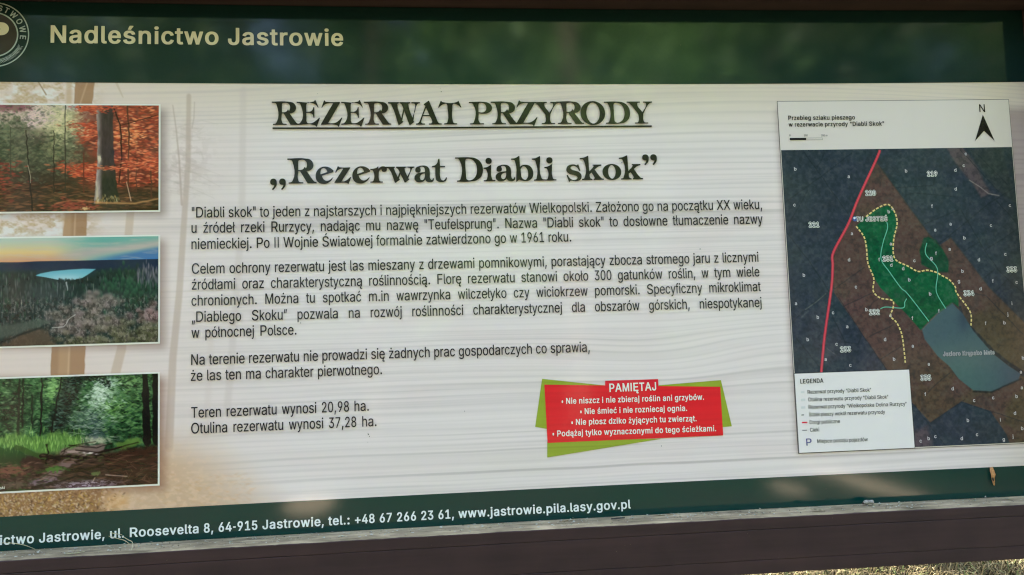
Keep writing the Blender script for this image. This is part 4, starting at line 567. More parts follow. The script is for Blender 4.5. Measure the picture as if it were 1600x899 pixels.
def load_font(rows):
    F = {}
    for ch, (adv, loops) in zip(CHARS, rows):
        F[ch] = [adv / 1000, [[(l[i] / 1000, l[i + 1] / 1000) for i in range(0, len(l), 2)] for l in loops], None]
    return F
FR, FB = load_font(OUTLINES_REGULAR), load_font(OUTLINES_BOLD)
for F, x0, x1 in ((FR, .093, .186), (FB, .07, .212)):
    F['I'][1] = [[(x0, 0), (x1, 0), (x1, .716), (x0, .716)]]
def _q(x, y, r, n, ang0=0):
    return [(x + r * math.cos(2 * math.pi * i / n + ang0), y + r * math.sin(2 * math.pi * i / n + ang0)) for i in range(n)]

def glyph(F, ch):
    g = F[ch]
    if g[2] is None: g[2] = tess(g[1])
    return g[0], g[2]

def text_width(F, s):
    return sum(.278 if c == ' ' else F[c][0] for c in s)

def lay_text(F, s, uv0, direction, em, hs, extra=0.0, track=0.0):
    """triangles of a line of text; em = size in metres, hs = horizontal scale"""
    V, T = [], []
    du, dv = direction
    nu, nv = dv, -du           # up vector in (u, v): v runs downwards
    x = 0.0
    for ch in s:
        if ch == ' ':
            x += (.278 * em * hs + extra + track); continue
        A, (pts, tris) = glyph(F, ch)
        b = len(V)
        for (px_, py_) in pts:
            a = x + px_ * em * hs; c = py_ * em
            V.append((uv0[0] + a * du + c * nu, uv0[1] + a * dv + c * nv))
        T += [tuple(b + i for i in t) for t in tris]
        x += A * em * hs + track
    return V, T

def text_obj(name, V, T, off, mat, parent):
    vs = [P3(u, v, off) for u, v in V]
    return mesh(name, vs, T, mat, parent)

def text_px(name, F, s, x0, y0, x1, y1, cap_px, mat, parent, off=.0010, hs=None, fit=True, center=False):
    """a line of text whose baseline runs between two points of the board"""
    a = np.array(at(x0, y0)); b = np.array(at(x1, y1))
    L = np.hypot(*(b - a)); d = (b - a) / L
    c = np.array(at(x0, y0 - cap_px)); cap = np.hypot(*(a - c))
    em = cap / .716
    W = text_width(F, s)
    lsb = 0.0
    first, last = s[0], s[-1]
    g0 = min(p[0] for l in F[first][1] for p in l)
    g1 = F[last][0] - max(p[0] for l in F[last][1] for p in l)
    extra = 0.0
    if hs is None:
        hs = L / ((W - g0 - g1) * em)
    elif fit:
        extra = (L - (W - g0 - g1) * em * hs) / max(1, s.count(' '))
    start = a - d * g0 * em * hs
    V, T = lay_text(F, s, start, d, em, hs, extra)
    return text_obj(name, V, T, off, mat, parent), hs, em

# ------------------------------------------------------------------ ornamental serif letters, traced as outlines
# each entry: (scale px per unit, baseline y, left x) then loops of "x,y" corners and "x,y*" smooth points
SER = {
 'R': (369, 487, 60, ["60,114 330,115* 410,132* 450,175* 460,210* 440,262* 400,290* 345,300 445,440 475,470* 507,478 507,487 372,487 258,302 218,300 218,435* 230,465* 298,478 298,487 75,487 75,478 125,468* 143,440* 143,170* 130,138* 60,125",
                      "222,165 228,140* 270,127* 325,133* 360,165* 366,210* 357,250* 343,276 327,242 316,264* 295,281* 262,289* 222,289"]),
 'E': (369, 487, 475, ["475,116 740,116* 768,106* 782,84 808,140 836,212 800,162* 755,135* 700,127* 645,128* 628,160 628,279 690,278* 725,262* 745,235* 755,205 763,205 763,372 755,372 745,330* 722,302* 690,291* 628,291 628,430 642,462* 685,471* 745,458* 795,425* 857,372 800,522 782,498* 745,487* 475,487 475,477 520,468* 543,445* 543,165* 530,138* 475,126"]),
 'Z': (369, 487, 875, ["932,90 948,110* 990,117* 1196,117 983,468 1040,470* 1115,462* 1170,430* 1228,370 1166,524 1150,498* 1110,487* 873,487 1090,130 1015,130* 950,146* 915,172* 886,214"]),
 'W': (325, 427, 445, ["445,104 600,104 600,114 578,124* 578,152* 634,350 672,195 655,150* 640,125* 613,114 613,104 770,104 770,114 742,124* 742,152* 799,340 848,160* 843,125* 790,114 790,104 912,104 912,114 876,124* 858,155* 807,380 822,389 757,437 679,215 641,378 661,387 595,437 500,150* 486,124* 445,114"]),
 'A': (325, 425, 850, ["1045,80 1165,385 1182,408* 1225,417 1225,426 1040,426 1040,417 1083,408* 1090,392* 1058,301 950,301 922,380 928,408* 978,417 978,426 850,426 850,417 885,408* 904,385 998,152 970,132",
                      "1002,168 1054,291 953,291"]),
 'T': (325, 425, 1178, ["1222,82 1236,98* 1262,105* 1445,105* 1465,98* 1479,82 1521,182 1490,150* 1440,124* 1402,120* 1388,140 1388,380* 1398,406* 1450,416 1450,425 1265,425 1265,416 1308,406* 1318,380* 1318,140 1304,120* 1262,124* 1212,150* 1180,184"]),
 'P': (359, 479, 40, ["40,120 255,118* 340,130* 395,172* 411,215* 392,260* 330,297* 250,306* 190,298 190,435* 205,463* 270,470 270,479 50,479 50,470 103,462* 118,435* 112,160* 95,136* 40,130",
                      "188,160 198,135* 240,127* 295,145* 322,195* 320,240* 295,278* 240,292* 188,287"]),
 'Y': (353, 461, 1180, ["1180,108 1385,108 1385,118 1347,125* 1342,148* 1423,287 1490,165* 1488,128* 1445,118 1445,108 1582,108 1582,118 1537,134* 1505,170* 1434,302 1432,420* 1442,444* 1505,452 1505,461 1298,461 1298,452 1350,444* 1362,420* 1361,310 1240,148* 1218,126* 1180,118"]),
 'O': (353, 461, 403, ["ellipse 597,289,194,191", "ellipse 601,289,111,175"]),
 'D': (353, 461, 800, ["800,108 1010,107* 1090,118* 1165,168* 1204,250* 1205,310* 1180,385* 1110,443* 1010,461* 820,461 820,452 866,443* 878,415* 870,150* 856,126* 800,118",
                      "945,160 955,130* 1000,121* 1060,138* 1105,190* 1125,270* 1118,350* 1090,408* 1035,446* 988,450* 960,435* 950,400"]),
 'e': (398, 497, 788, ["1080,300 1040,262* 990,238* 930,231* 862,253* 806,312* 788,385* 800,440* 845,490* 905,508* 970,500* 1030,465* 1083,400 1035,445* 985,467* 935,458* 897,415* 882,376 1078,314",
                      "863,362 862,310* 880,264* 920,247* 965,268* 989,320"]),
 'z': (398, 497, 1100, ["1161,226 1175,242* 1205,247* 1364,247 1202,481 1262,478* 1320,450* 1377,402 1329,514 1315,499* 1290,495* 1099,495 1258,259 1212,259* 1160,280* 1113,332"]),
 'r': (398, 487, 205, ["205,268 265,262* 310,248* 338,228 338,275 370,242* 420,225* 465,240* 479,272* 465,300* 435,309* 405,297* 393,270* 365,276* 343,310 340,430* 352,467* 405,478 405,487 205,487 205,478 253,467* 265,440* 262,315* 248,286* 205,278"]),
 'w': (398, 487, 470, ["470,234 612,234 612,243 594,250* 601,278* 662,412 700,322 675,270* 640,243 640,234 810,234 810,243 777,250* 776,278* 823,402 878,283* 876,255* 830,243 830,234 942,234 942,243 908,255* 890,288* 829,427 851,441 780,493 708,337 673,430 693,443 615,495 535,285* 512,255* 470,243"]),
 'a': (398, 487, 942, ["958,285* 975,250* 1020,228* 1080,218* 1140,230* 1180,265* 1192,320* 1195,420* 1206,452* 1226,463* 1243,452* 1252,428 1260,436 1255,465* 1230,485* 1185,489* 1145,478* 1120,441 1085,475* 1030,490* 975,480* 942,440* 945,395* 985,355* 1060,335* 1120,328 1119,280* 1103,242* 1065,230* 1035,236* 1025,250 1040,285* 1030,315* 995,328* 962,312*",
                      "1118,343 1070,350* 1035,375* 1022,420* 1035,452* 1065,463* 1100,442* 1116,400"]),
 't': (398, 487, 1235, ["1357,106 1364,230 1448,230 1448,242 1364,242 1365,420* 1380,459* 1415,473* 1450,455* 1466,418 1476,424 1462,465* 1415,488* 1345,485* 1305,460* 1295,420* 1292,242 1235,242 1235,232 1290,215* 1325,180* 1341,116"]),
 'i': (344, 411, 530, ["ellipse 605,118,42,41", "530,219 580,212* 637,178 640,370* 650,395* 692,403 692,411 530,411 530,403 570,395* 580,370* 578,262* 565,236* 530,228"]),
 'b': (344, 408, 940, ["940,88 1000,80* 1056,50 1059,218 1090,190* 1140,180* 1200,197* 1240,250* 1250,300* 1235,360* 1185,403* 1130,412* 1080,402* 1045,390* 1004,420 1000,140* 988,108* 940,97",
                      "1067,235 1100,198* 1140,202* 1170,240* 1181,300* 1170,370* 1140,401* 1100,390* 1072,350"]),
 'l': (344, 402, 1245, ["1245,85 1300,78* 1361,49 1368,360* 1380,385* 1425,393 1425,402 1265,402 1265,393 1300,385* 1308,360* 1300,130* 1290,102* 1245,94"]),
 's': (344, 437, 148, ["319,211 344,302 334,300 305,252* 260,228* 220,234* 200,258* 215,284* 270,305* 330,330* 359,375* 345,425* 300,449* 250,451* 210,443* 190,448* 180,464 150,368 160,368 185,412* 235,440* 285,435* 311,408* 295,378* 240,358* 175,335* 148,290* 165,240* 215,215* 260,214* 300,224*"]),
 'k': (344, 437, 350, ["350,122 410,112* 469,86 475,326 546,246* 553,232* 535,227 535,218 655,218 655,228 612,240* 552,286 635,405* 650,420* 683,428 683,437 540,437 540,428 558,420* 553,398* 510,325 478,352 480,395* 490,420* 517,428 517,437 370,437 370,428 403,420* 415,395* 410,160* 398,136* 350,131"]),
 'o': (344, 437, 678, ["ellipse 811,327,133,115", "ellipse 811,325,58,104"]),
 '”': (344, 437, 1270, ["1270,118* 1285,86* 1315,76* 1348,93* 1359,135* 1345,185* 1306,230 1298,221 1322,190* 1331,158 1310,158* 1282,148*"]),
}

def parse_loop(s, sc, bl, x0):
    if s.startswith('ellipse'):
        cx, cy, rx, ry = map(float, s.split(' ')[1].split(','))
        return [((cx + rx * math.cos(a) - x0) / sc, (bl - cy - ry * math.sin(a)) / sc) for a in np.linspace(0, 2 * math.pi, 40, endpoint=False)]
    P, C = [], []
    for tok in s.split():
        c = not tok.endswith('*')
        x, y = map(float, tok.rstrip('*').split(','))
        P.append(np.array([(x - x0) / sc, (bl - y) / sc])); C.append(c)
    n = len(P); out = []
    for i in range(n):
        p1, p2 = P[i], P[(i + 1) % n]
        if C[i] and C[(i + 1) % n]:
            out.append(tuple(p1)); continue
        p0 = P[i - 1] if not C[i] else p1 - (p2 - p1) * .35
        p3 = P[(i + 2) % n] if not C[(i + 1) % n] else p2 + (p2 - p1) * .35
        L = np.hypot(*(p2 - p1)); 
        def tan(a, b, c):
            d1, d2 = np.hypot(*(b - a)) + 1e-9, np.hypot(*(c - b)) + 1e-9
            tt = (b - a) / d1 * d2 + (c - b) / d2 * d1
            return tt / (d1 + d2)
        m1 = tan(p0, p1, p2) * L if not C[i] else (p2 - p1)
        m2 = tan(p1, p2, p3) * L if not C[(i + 1) % n] else (p2 - p1)
        for k in range(5):
            t = k / 5
            h = (2 * t ** 3 - 3 * t * t + 1) * p1 + (t ** 3 - 2 * t * t + t) * m1 + (-2 * t ** 3 + 3 * t * t) * p2 + (t ** 3 - t * t) * m2
            out.append(tuple(h))
    return out
SERT = {}
for ch, (sc, bl, x0, ls) in SER.items():
    SERT[ch] = tess([parse_loop(s, sc, bl, x0) for s in ls])

def serif_line(name, letters, y_of_x, cap_px, mat, parent, y_shift=None):
    """letters: (glyph, left x) ; heights follow one cap height in board units"""
    xa, xb = letters[0][1], letters[-1][1]
    a, b = np.array(at(xa, y_of_x(xa))), np.array(at(xb, y_of_x(xb)))
    d = (b - a) / np.hypot(*(b - a))
    mid = (xa + xb) / 2
    cap = abs(at(mid, y_of_x(mid))[1] - at(mid, y_of_x(mid) - cap_px)[1])
    V, T = [], []
    for k, (ch, x) in enumerate(letters):
        p = np.array(at(x, y_of_x(x)))
        p = a + d * ((p - a) @ d)
        dy = 0.0
        if y_shift and k in y_shift: dy = y_shift[k] * cap
        # horizontal scale: the traced widths are photo widths, turn them into board widths
        hx = (at(x + 10, y_of_x(x))[0] - at(x, y_of_x(x))[0]) / 10 * cap_px
        pts, tris = SERT[ch]
        bs = len(V)
        for (gx, gy) in pts:
            q = p + d * gx * hx + np.array([d[1], -d[0]]) * (gy * cap + dy)
            V.append(tuple(q))
        T += [tuple(bs + i for i in t) for t in tris]
    vs, fs = [], []
    for k, (ox, oy) in enumerate(((0, 0), (-.010, -.011), (.010, .011), (-.010, .011), (.010, -.011))):
        b0 = len(vs)
        vs += [P3(u + ox * cap, v + oy * cap, .0010 + k * .00003) for u, v in V]
        fs += [tuple(i + b0 for i in t) for t in T]
    return mesh(name, vs, fs, mat, parent)

# ------------------------------------------------------------------ the information board
board = bpy.data.objects.new('information_board', None)
COL.objects.link(board)
tag(board, 'large printed forest reserve information board with text, photos and map in a brown wooden frame', 'information board')

def tube(pts, r, n=6):
    pts = [Vector(p) for p in pts]
    V, F = [], []
    for i, p in enumerate(pts):
        a = pts[max(i - 1, 0)]; b = pts[min(i + 1, len(pts) - 1)]
        t = (b - a).normalized()
        s = t.cross(Vector((0.13, .2, 1))).normalized(); q = t.cross(s)
        rr = r[i] if isinstance(r, (list, tuple)) else r
        for k in range(n):
            an = 2 * math.pi * k / n
            V.append(tuple(p + s * rr * math.cos(an) + q * rr * math.sin(an)))
    for i in range(len(pts) - 1):
        for k in range(n):
            F.append((i * n + k, i * n + (k + 1) % n, (i + 1) * n + (k + 1) % n, (i + 1) * n + k))
    F.append(tuple(range(n))[::-1]); F.append(tuple((len(pts) - 1) * n + k for k in range(n)))
    return V, F

def bar(name, u0, u1, v0, v1, yb, yf, mat, parent, n=40, bev=.0025, follow=True, jit=0.0):
    """a long bar along u with bevelled edges, its cross-section in (y, v); follows the bow"""
    prof = [(yf + bev, v0), (yb, v0), (yb, v1), (yf + bev, v1), (yf, v1 - bev), (yf, v0 + bev)]
    us = np.linspace(u0, u1, n)
    V, F = [], []
    rnd = random.Random(int(abs(v0) * 1e5) + 3)
    for u in us:
        j = rnd.uniform(-jit, jit)
        for (y, v) in prof:
            V.append((u, (bowz(u) if follow else 0) + y + (j if y < yb else 0), HC - v + j * .6))
    m = len(prof)
    for i in range(n - 1):
        for k in range(m):
            F.append((i * m + k, (i + 1) * m + k, (i + 1) * m + (k + 1) % m, i * m + (k + 1) % m))
    F.append(tuple(range(m))); F.append(tuple((n - 1) * m + k for k in range(m))[::-1])
    return mesh(name, V, F, mat, parent)

def box(name, x0, x1, y0, y1, z0, z1, mat, parent, bev=.003):
    import bmesh
    bm = bmesh.new(); bmesh.ops.create_cube(bm, size=1)
    for v in bm.verts:
        v.co = Vector((x0 + (x1 - x0) * (v.co.x + .5), y0 + (y1 - y0) * (v.co.y + .5), z0 + (z1 - z0) * (v.co.z + .5)))
    if bev: bmesh.ops.bevel(bm, geom=bm.edges[:], offset=bev, segments=2, affect='EDGES')
    me = bpy.data.meshes.new(name); bm.to_mesh(me); bm.free()
    return link(name, me, mat, parent)

# panel core
bar('panel', U_LEFT, U_RIGHT, V_TOP, V_BOT, .010, .0006, M_CORE, board, 50, .0005)

# ---- printed face: whitewashed boards, faded beech forest on the left
x_cols = np.concatenate([np.linspace(U_LEFT, at(-2, 450)[0], 60, endpoint=False),
                         np.linspace(at(-2, 450)[0], at(420, 450)[0], 380, endpoint=False),
                         np.linspace(at(420, 450)[0], U_RIGHT, 260)])
y_rows = np.linspace(V_HEAD - .002, V_FOOT + .002, 600)
U, V = np.meshgrid(x_cols, y_rows)
X, Y = proj(U, V)
g, cl = grain(U, V)
p = Paint(X, Y, (214, 212, 208))
p.mix(.35 * sst(.45, .8, cl), (214, 204, 200))
p.mix(.30 * sst(.5, .8, fbm(X / 210, Y / 60, 77)), (208, 210, 196))
p.mix(.75 * (1 - sst(134, 235, Y)) , (200, 194, 176))  # sheet turns darker and yellower towards the header band
p.mix(.80 * np.clip(g, 0, 1), (162, 157, 155))
# warm cast over the faded forest
p.mix(.55 * (1 - sst(60, 420, X)), (214, 196, 178))
p.mix(.35 * (1 - sst(300, 520, X)) , (208, 198, 192))
# pale sky gaps left of the big trunk
p.mix(.75 * (1 - sst(120, 190, X)) * sst(.50, .64, fbm(X / 28, Y / 16, 40)) * (1 - sst(360, 420, Y)), (212, 216, 212))
fol = sst(.44, .60, fbm(X / 16, Y / 9, 41)) * (.35 + .65 * noise(X / 3, Y / 2.2, 42))
p.mix(.75 * fol * (1 - sst(115, 175, X)) * (1 - sst(360, 375, Y)), (168, 142, 100))
# faded big trunk, then lesser ones
p.poly([(118, 125), (149, 125), (141, 200), (136, 340), (134, 545), (128, 640), (122, 760), (76, 760), (80, 545), (98, 380), (112, 250)], (150, 116, 84), soft=1.0, a=.85, wob=2, sc=20)
p.stroke([(108, 125), (106, 300), (98, 640)], 9, 18, (178, 150, 116), a=.6, soft=3)
p.stroke([(136, 130), (126, 160), (118, 330), (104, 640)], 2, 3, (196, 172, 140), a=.6, soft=1.5)
p.stroke([(204, 330), (198, 400), (190, 545), (176, 600)], 12, 15, (186, 168, 150), a=.75, soft=1.5)
p.stroke([(58, 125), (72, 148)], 2, 2.4, (150, 125, 95), a=.8)
p.stroke([(182, 130), (192, 152)], 4, 2, (186, 170, 150), a=.6)
p.stroke([(295, 150), (294, 250), (288, 340), (280, 460), (270, 560), (264, 700)], 7, 13, (178, 163, 150), a=.68, soft=1.8)
p.stroke([(270, 165), (275, 200), (280, 250), (284, 320)], 1.6, 3.5, (170, 152, 140), a=.6, soft=1.2)
p.stroke([(304, 160), (303, 185), (300, 200)], 1.6, 2.2, (172, 156, 146), a=.5, soft=1)
p.stroke([(380, 140), (378, 330), (368, 480), (355, 640)], 10, 11, (192, 184, 178), a=.45, soft=3)
p.stroke([(330, 520), (322, 680)], 9, 10, (200, 190, 182), a=.4, soft=4)
for k in range(26):
    rr = random.Random(900 + k)
    yy = rr.uniform(195, 300); xx = rr.uniform(255, 290)
    p.stroke([(xx, yy), (xx + rr.uniform(8, 30), yy + rr.uniform(-8, 10)), (xx + rr.uniform(25, 60), yy + rr.uniform(-10, 22))], 2.4, .5, (176, 166, 156), a=.30, soft=1.5)
p.mix(.28 * sst(.45, .62, fbm(X / 8, Y / 7, 44)) * np.exp(-((X - 285) / 45) ** 2 - ((Y - 250) / 55) ** 2), (168, 152, 145))
# forest floor of fallen leaves
fl = 1 - sst(240, 430, X + (730 - Y) * 1.1)
flz = sst(640, 730, Y + 26 * (fbm(X / 40, Y / 20, 50) - .5)) * fl
p.mix(.85 * flz, (186, 158, 126))
ia = int(np.argmax(y_rows > at(100, 735)[1])); ib = int(np.argmax(x_cols > at(470, 700)[0]))
lp = Paint(X[ia:, :ib], Y[ia:, :ib], 0)
lp.c = p.c[ia:, :ib].copy()
lp.mix(.85 * (1 - sst(150, 190, lp.x + 16 * (fbm(lp.x / 12, lp.y / 9, 54) - .5))) * sst(742, 764, lp.y), (132, 98, 62))
def lit(r):
    x = r.uniform(-60, 200); y = r.uniform(752, 815)
    return (x, y) if r.random() < 1.15 - max(0, x - 120) / 70 else None
lp.scatter(5, 900, lit, (2.6, 1.1), [(96, 70, 48), (78, 58, 42), (124, 92, 60)], .75, ang=1.2)
lp.scatter(6, 1500, lit, (2.5, 1.2), [(206, 184, 150), (194, 164, 126), (218, 202, 176), (190, 148, 90), (176, 142, 66), (156, 136, 76), (196, 178, 158)], .65, ang=1.4)
lp.scatter(7, 500, lambda r: (r.uniform(150, 400), r.uniform(740, 800)), (5, 1.6), [(214, 192, 162), (186, 156, 120), (196, 150, 100), (222, 206, 184)], .22, ang=.5, hard=.5)
lp.blob(182, 784, 24, 20, (196, 146, 84), .8, .5, 8, 12, .5)
p.c[ia:, :ib] = lp.c
sp = fbm(X / 9, Y / 6, 56)
p.mix(.35 * flz * (X > 160) * sst(.5, .7, sp), (216, 194, 164))
# soft grey shadows printed round the pictures and the map
def soft_rect(x0, y0, x1, y1, s):
    return sst(x0 - s, x0 + s, X) * (1 - sst(x1 - s, x1 + s, X)) * sst(y0 - s, y0 + s, Y) * (1 - sst(y1 - s, y1 + s, Y))
for (y0, y1, c) in ((165, 334, (110, 95, 90)), (369, 541, (122, 100, 92)), (584, 764, (120, 84, 66))):
    p.mix(.55 * soft_rect(-200, y0 + 6, 259, y1 + 4, 11), c)
mx = 1215 + (Y - 158) * .06
p.mix(.55 * sst(mx - 12, mx + 6, X) * sst(160, 180, Y) * (1 - sst(698, 716, Y - (1248 - X) * .04)) , (130, 116, 116))
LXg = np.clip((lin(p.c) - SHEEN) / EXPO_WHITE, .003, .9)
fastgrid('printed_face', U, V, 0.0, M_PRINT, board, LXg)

# ---- green bands
def band(name, v0, v1, mat, off=.0003):
    us = np.linspace(U_LEFT, U_RIGHT, 60)
    A, B = np.meshgrid(us, [v0, v1])
    return fastgrid(name, A, B, off, mat, board, None)
header = band('header_band', V_TOP + .0005, V_HEAD, M_HEAD)
footer = band('footer_band', V_FOOT, V_BOT - .0005, M_FOOT)
header['label'] = 'dark green band along the top with the forest district name'
footer['label'] = 'teal green band along the bottom with address, phone and web address'

text_px('lettering', FB, 'Nadleśnictwo Jastrowie', 79.5, 67.6, 536.5, 72.6, 27.5, M_HEADTXT, header)
t_, hsF, emF = text_px('lettering', FB, 'Jastrowie, ul. Roosevelta 8, 64-915 Jastrowie, tel.: +48 67 266 23 61, www.jastrowie.pila.lasy.gov.pl',
        61.5, 848, 985.5, 794.6, 15.2, M_FOOTTXT, footer)
a_, b_ = np.array(at(61.5, 848)), np.array(at(985.5, 794.6)); d_ = (b_ - a_) / np.hypot(*(b_ - a_))
s_ = 'Nadleśnictwo'
wd_ = (text_width(FB, s_) + .31) * emF * hsF
VT = lay_text(FB, s_, a_ - d_ * wd_, d_, emF, hsF)
text_obj('lettering', VT[0], VT[1], .0010, M_FOOTTXT, footer)

# ---- round emblem
LC = (-0.6220, -0.3225); LR = .0406
def ring(r0, r1, n=72, a0=0, a1=2 * math.pi):
    V, T = [], []
    for i in range(n + 1):
        a = a0 + (a1 - a0) * i / n
        V += [(LC[0] + r0 * math.cos(a), LC[1] - r0 * math.sin(a)), (LC[0] + r1 * math.cos(a), LC[1] - r1 * math.sin(a))]
    for i in range(n): T += [(2 * i, 2 * i + 1, 2 * i + 3, 2 * i + 2)]
    return V, T
M_EMB = print_mat('emblem_pale_ink', ink((150, 165, 158)))
M_EMBGREY = print_mat('emblem_grey_ink', ink((58, 54, 48)))
emb = bpy.data.objects.new('emblem', None); COL.objects.link(emb); emb.parent = board
emb['label'] = 'round emblem with ring lettering beside the header name'
Vr, Tr = ring(0.0001, LR * .655); text_obj('disc', Vr, Tr, .0006, M_EMBGREY, emb)
V1, T1 = ring(LR * .965, LR); V2, T2 = ring(LR * .655, LR * .695)
text_obj('ring', V1 + V2, T1 + [tuple(i + len(V1) for i in t) for t in T2], .0009, M_EMB, emb)
Va, Ta = [], []
s_ = 'LASY PAŃSTWOWE'
tot = text_width(FB, s_); A0, A1 = math.radians(190), math.radians(-12)
em_ = LR * .175 / .716; x_ = 0
for ch in s_:
    if ch == ' ': x_ += .278; continue
    Aw, (pts, tris) = glyph(FB, ch)
    ac = A0 + (A1 - A0) * (x_ + Aw / 2) / tot
    b0 = len(Va)
    for (gx, gy) in pts:
        r = LR * .742 + gy * em_; q = (gx - Aw / 2) * em_ * .92
        Va.append((LC[0] + r * math.cos(ac) + q * math.sin(ac), LC[1] - r * math.sin(ac) + q * math.cos(ac)))
    Ta += [tuple(b0 + i for i in t) for t in tris]; x_ += Aw
text_obj('ring_lettering', Va, Ta, .0010, M_EMB, emb)
# leafy branch in the lower half of the ring
Vb, Tb = [], []
def leafq(r, a, ln, wd, tilt):
    c, s = math.cos(a), math.sin(a)
    ex, ey = (-s * math.cos(tilt) + c * math.sin(tilt)), (c * math.cos(tilt) + s * math.sin(tilt))
    fx, fy = -ey, ex
    px_, py_ = r * c, r * s
    b = len(Vb)
    for (i, j) in ((0, 0), (.5, .5), (1, 0), (.5, -.5)):
        x = px_ + ex * ln * i + fx * wd * j; y = py_ + ey * ln * i + fy * wd * j
        Vb.append((LC[0] + x, LC[1] - y))
    Tb.append((b, b + 1, b + 2, b + 3))
for k in range(19):
    a = math.radians(-28 - k * 3.35)
    for sgn in (1, -1):
        leafq(LR * .83, a, LR * .12, LR * .020, sgn * .75)
        leafq(LR * .83, math.pi - a, -LR * .12, LR * .020, sgn * -.75)
Vc, Tc = ring(LR * .822, LR * .838, 40, math.radians(-152), math.radians(-28))
nb = len(Vb)
text_obj('leafy_branch', Vb + Vc, Tb + [tuple(i + nb for i in t) for t in Tc], .0009, M_EMB, emb)
k_ = LR / 50.0
def Lp(x, y): return (LC[0] + (x + 5) * k_, LC[1] + (y - 55) * k_)
def arc_pts(cx, cy, rx, ry, a0, a1, n=10): return [(cx + rx * math.cos(math.radians(a)), cy - ry * math.sin(math.radians(a))) for a in np.linspace(a0, a1, n)]
outl = [(-18, 36), (6, 36)] + arc_pts(6, 46, 10.5, 10, 90, -90)[1:] + [(6, 56), (-6, 56), (-6, 70), (-18, 70)]
inn = [(-6, 46.5), (-2, 46.5), (4, 45), (4.5, 47), (1.5, 48.5), (0.5, 51.5), (-6, 51.5)]
pp, tt = tess([[Lp(*q) for q in outl], [Lp(*q) for q in inn]])
text_obj('monogram', pp, tt, .0010, M_HEADTXT, emb)
pp, tt = tess([[Lp(*q) for q in [(-1.5, 64), (1.2, 64.5), (.6, 70), (-2, 71)]]])
text_obj('monogram', pp, tt, .0010, M_HEADTXT, emb)

# ---- titles
t1 = serif_line('title_lettering', [('R', 425.6), ('E', 464.5), ('Z', 502), ('E', 533.9), ('R', 569.6), ('W', 607.3), ('A', 650.3), ('T', 685.2),
      ('P', 733.8), ('R', 768), ('Z', 806.9), ('Y', 835.2), ('R', 870.5), ('O', 907.8), ('D', 945), ('Y', 980.6)],
      lambda x: 195.4 if x < 600 else 195.4 - (x - 600) * .0052, 34.4, M_TITLEINK, board)
t1['label'] = 'underlined ornamental capitals of the upper title'
UL = [at(x, 200.9 - max(0, x - 600) * .0077) for x in np.linspace(426, 1018, 24)]
text_obj('title_underline', [(u, v - .0011) for u, v in UL] + [(u, v + .0011) for u, v in UL],
         [(i, i + 1, 24 + i + 1, 24 + i) for i in range(23)], .0010, M_TITLEINK, board)
t2 = serif_line('title_lettering', [('”', 422.8), ('”', 436.9), ('R', 450), ('e', 493.9), ('z', 523.1), ('e', 551.25), ('r', 579.2), ('w', 604), ('a', 648.3), ('t', 675.8),
      ('D', 712.2), ('i', 756.3), ('a', 775.2), ('b', 799.9), ('l', 832.3), ('i', 851.4), ('s', 885.7), ('k', 907.2), ('o', 942), ('k', 968.3), ('”', 1005), ('”', 1017.7)],
      lambda x: 286.9 - (x - 455) * .0122, 37.0, M_TITLEINK, board, {0: -.86, 1: -.86})
t2['label'] = 'large serif lettering of the reserve name in quotation marks'

# ---- body text
LN = [
 ('Na terenie rezerwatu nie prowadzi się żadnych prac gospodarczych co sprawia,', 299, 570.7, 921.5, 550.0),
 ('"Diabli skok" to jeden z najstarszych i najpiękniejszych rezerwatów Wielkopolski. Założono go na początku XX wieku,', 300, 340.6, 1190.5, 327.3),
 ('u źródeł rzeki Rurzycy, nadając mu nazwę "Teufelsprung". Nazwa "Diabli skok" to dosłowne tłumaczenie nazwy', 299.5, 364.6, 1191.5, 350.0),
 ('niemieckiej. Po II Wojnie Światowej formalnie zatwierdzono go w 1961 roku.', 299.5, 389.9, 892.5, 377.9),
 ('Celem ochrony rezerwatu jest las mieszany z drzewami pomnikowymi, porastający zbocza stromego jaru z licznymi', 300, 428.4, 1185, 409.4),
 ('źródłami oraz charakterystyczną roślinnością. Florę rezerwatu stanowi około 300 gatunków roślin, w tym wiele', 300, 453.2, 1186.5, 432.2),
 ('chronionych. Można tu spotkać m.in wawrzynka wilczełyko czy wiciokrzew pomorski. Specyficzny mikroklimat', 299.5, 478.2, 1188.5, 455.3),
 ('„Diablego Skoku” pozwala na rozwój roślinności charakterystycznej dla obszarów górskich, niespotykanej', 300, 503.6, 1190, 480.0),
 ('w północnej Polsce.', 299.5, 528.4, 463.5, 523.2),
 ('że las ten ma charakter pierwotnego.', 298.5, 595.6, 597, 584.9),
 ('Teren rezerwatu wynosi 20,98 ha.', 299, 653.2, 576.5, 642.0),
 ('Otulina rezerwatu wynosi 37,28 ha.', 299, 677.9, 588.5, 666.0),
]
hsB = None
for i, (s, x0, y0, x1, y1) in enumerate(LN):
    o, h, e = text_px('text_line', FR, s, x0, y0, x1, y1, 16.6 if i not in (10, 11, 9, 0) else 16.9, M_BODYINK, board, hs=hsB, fit=True)
    if i == 0: hsB = h

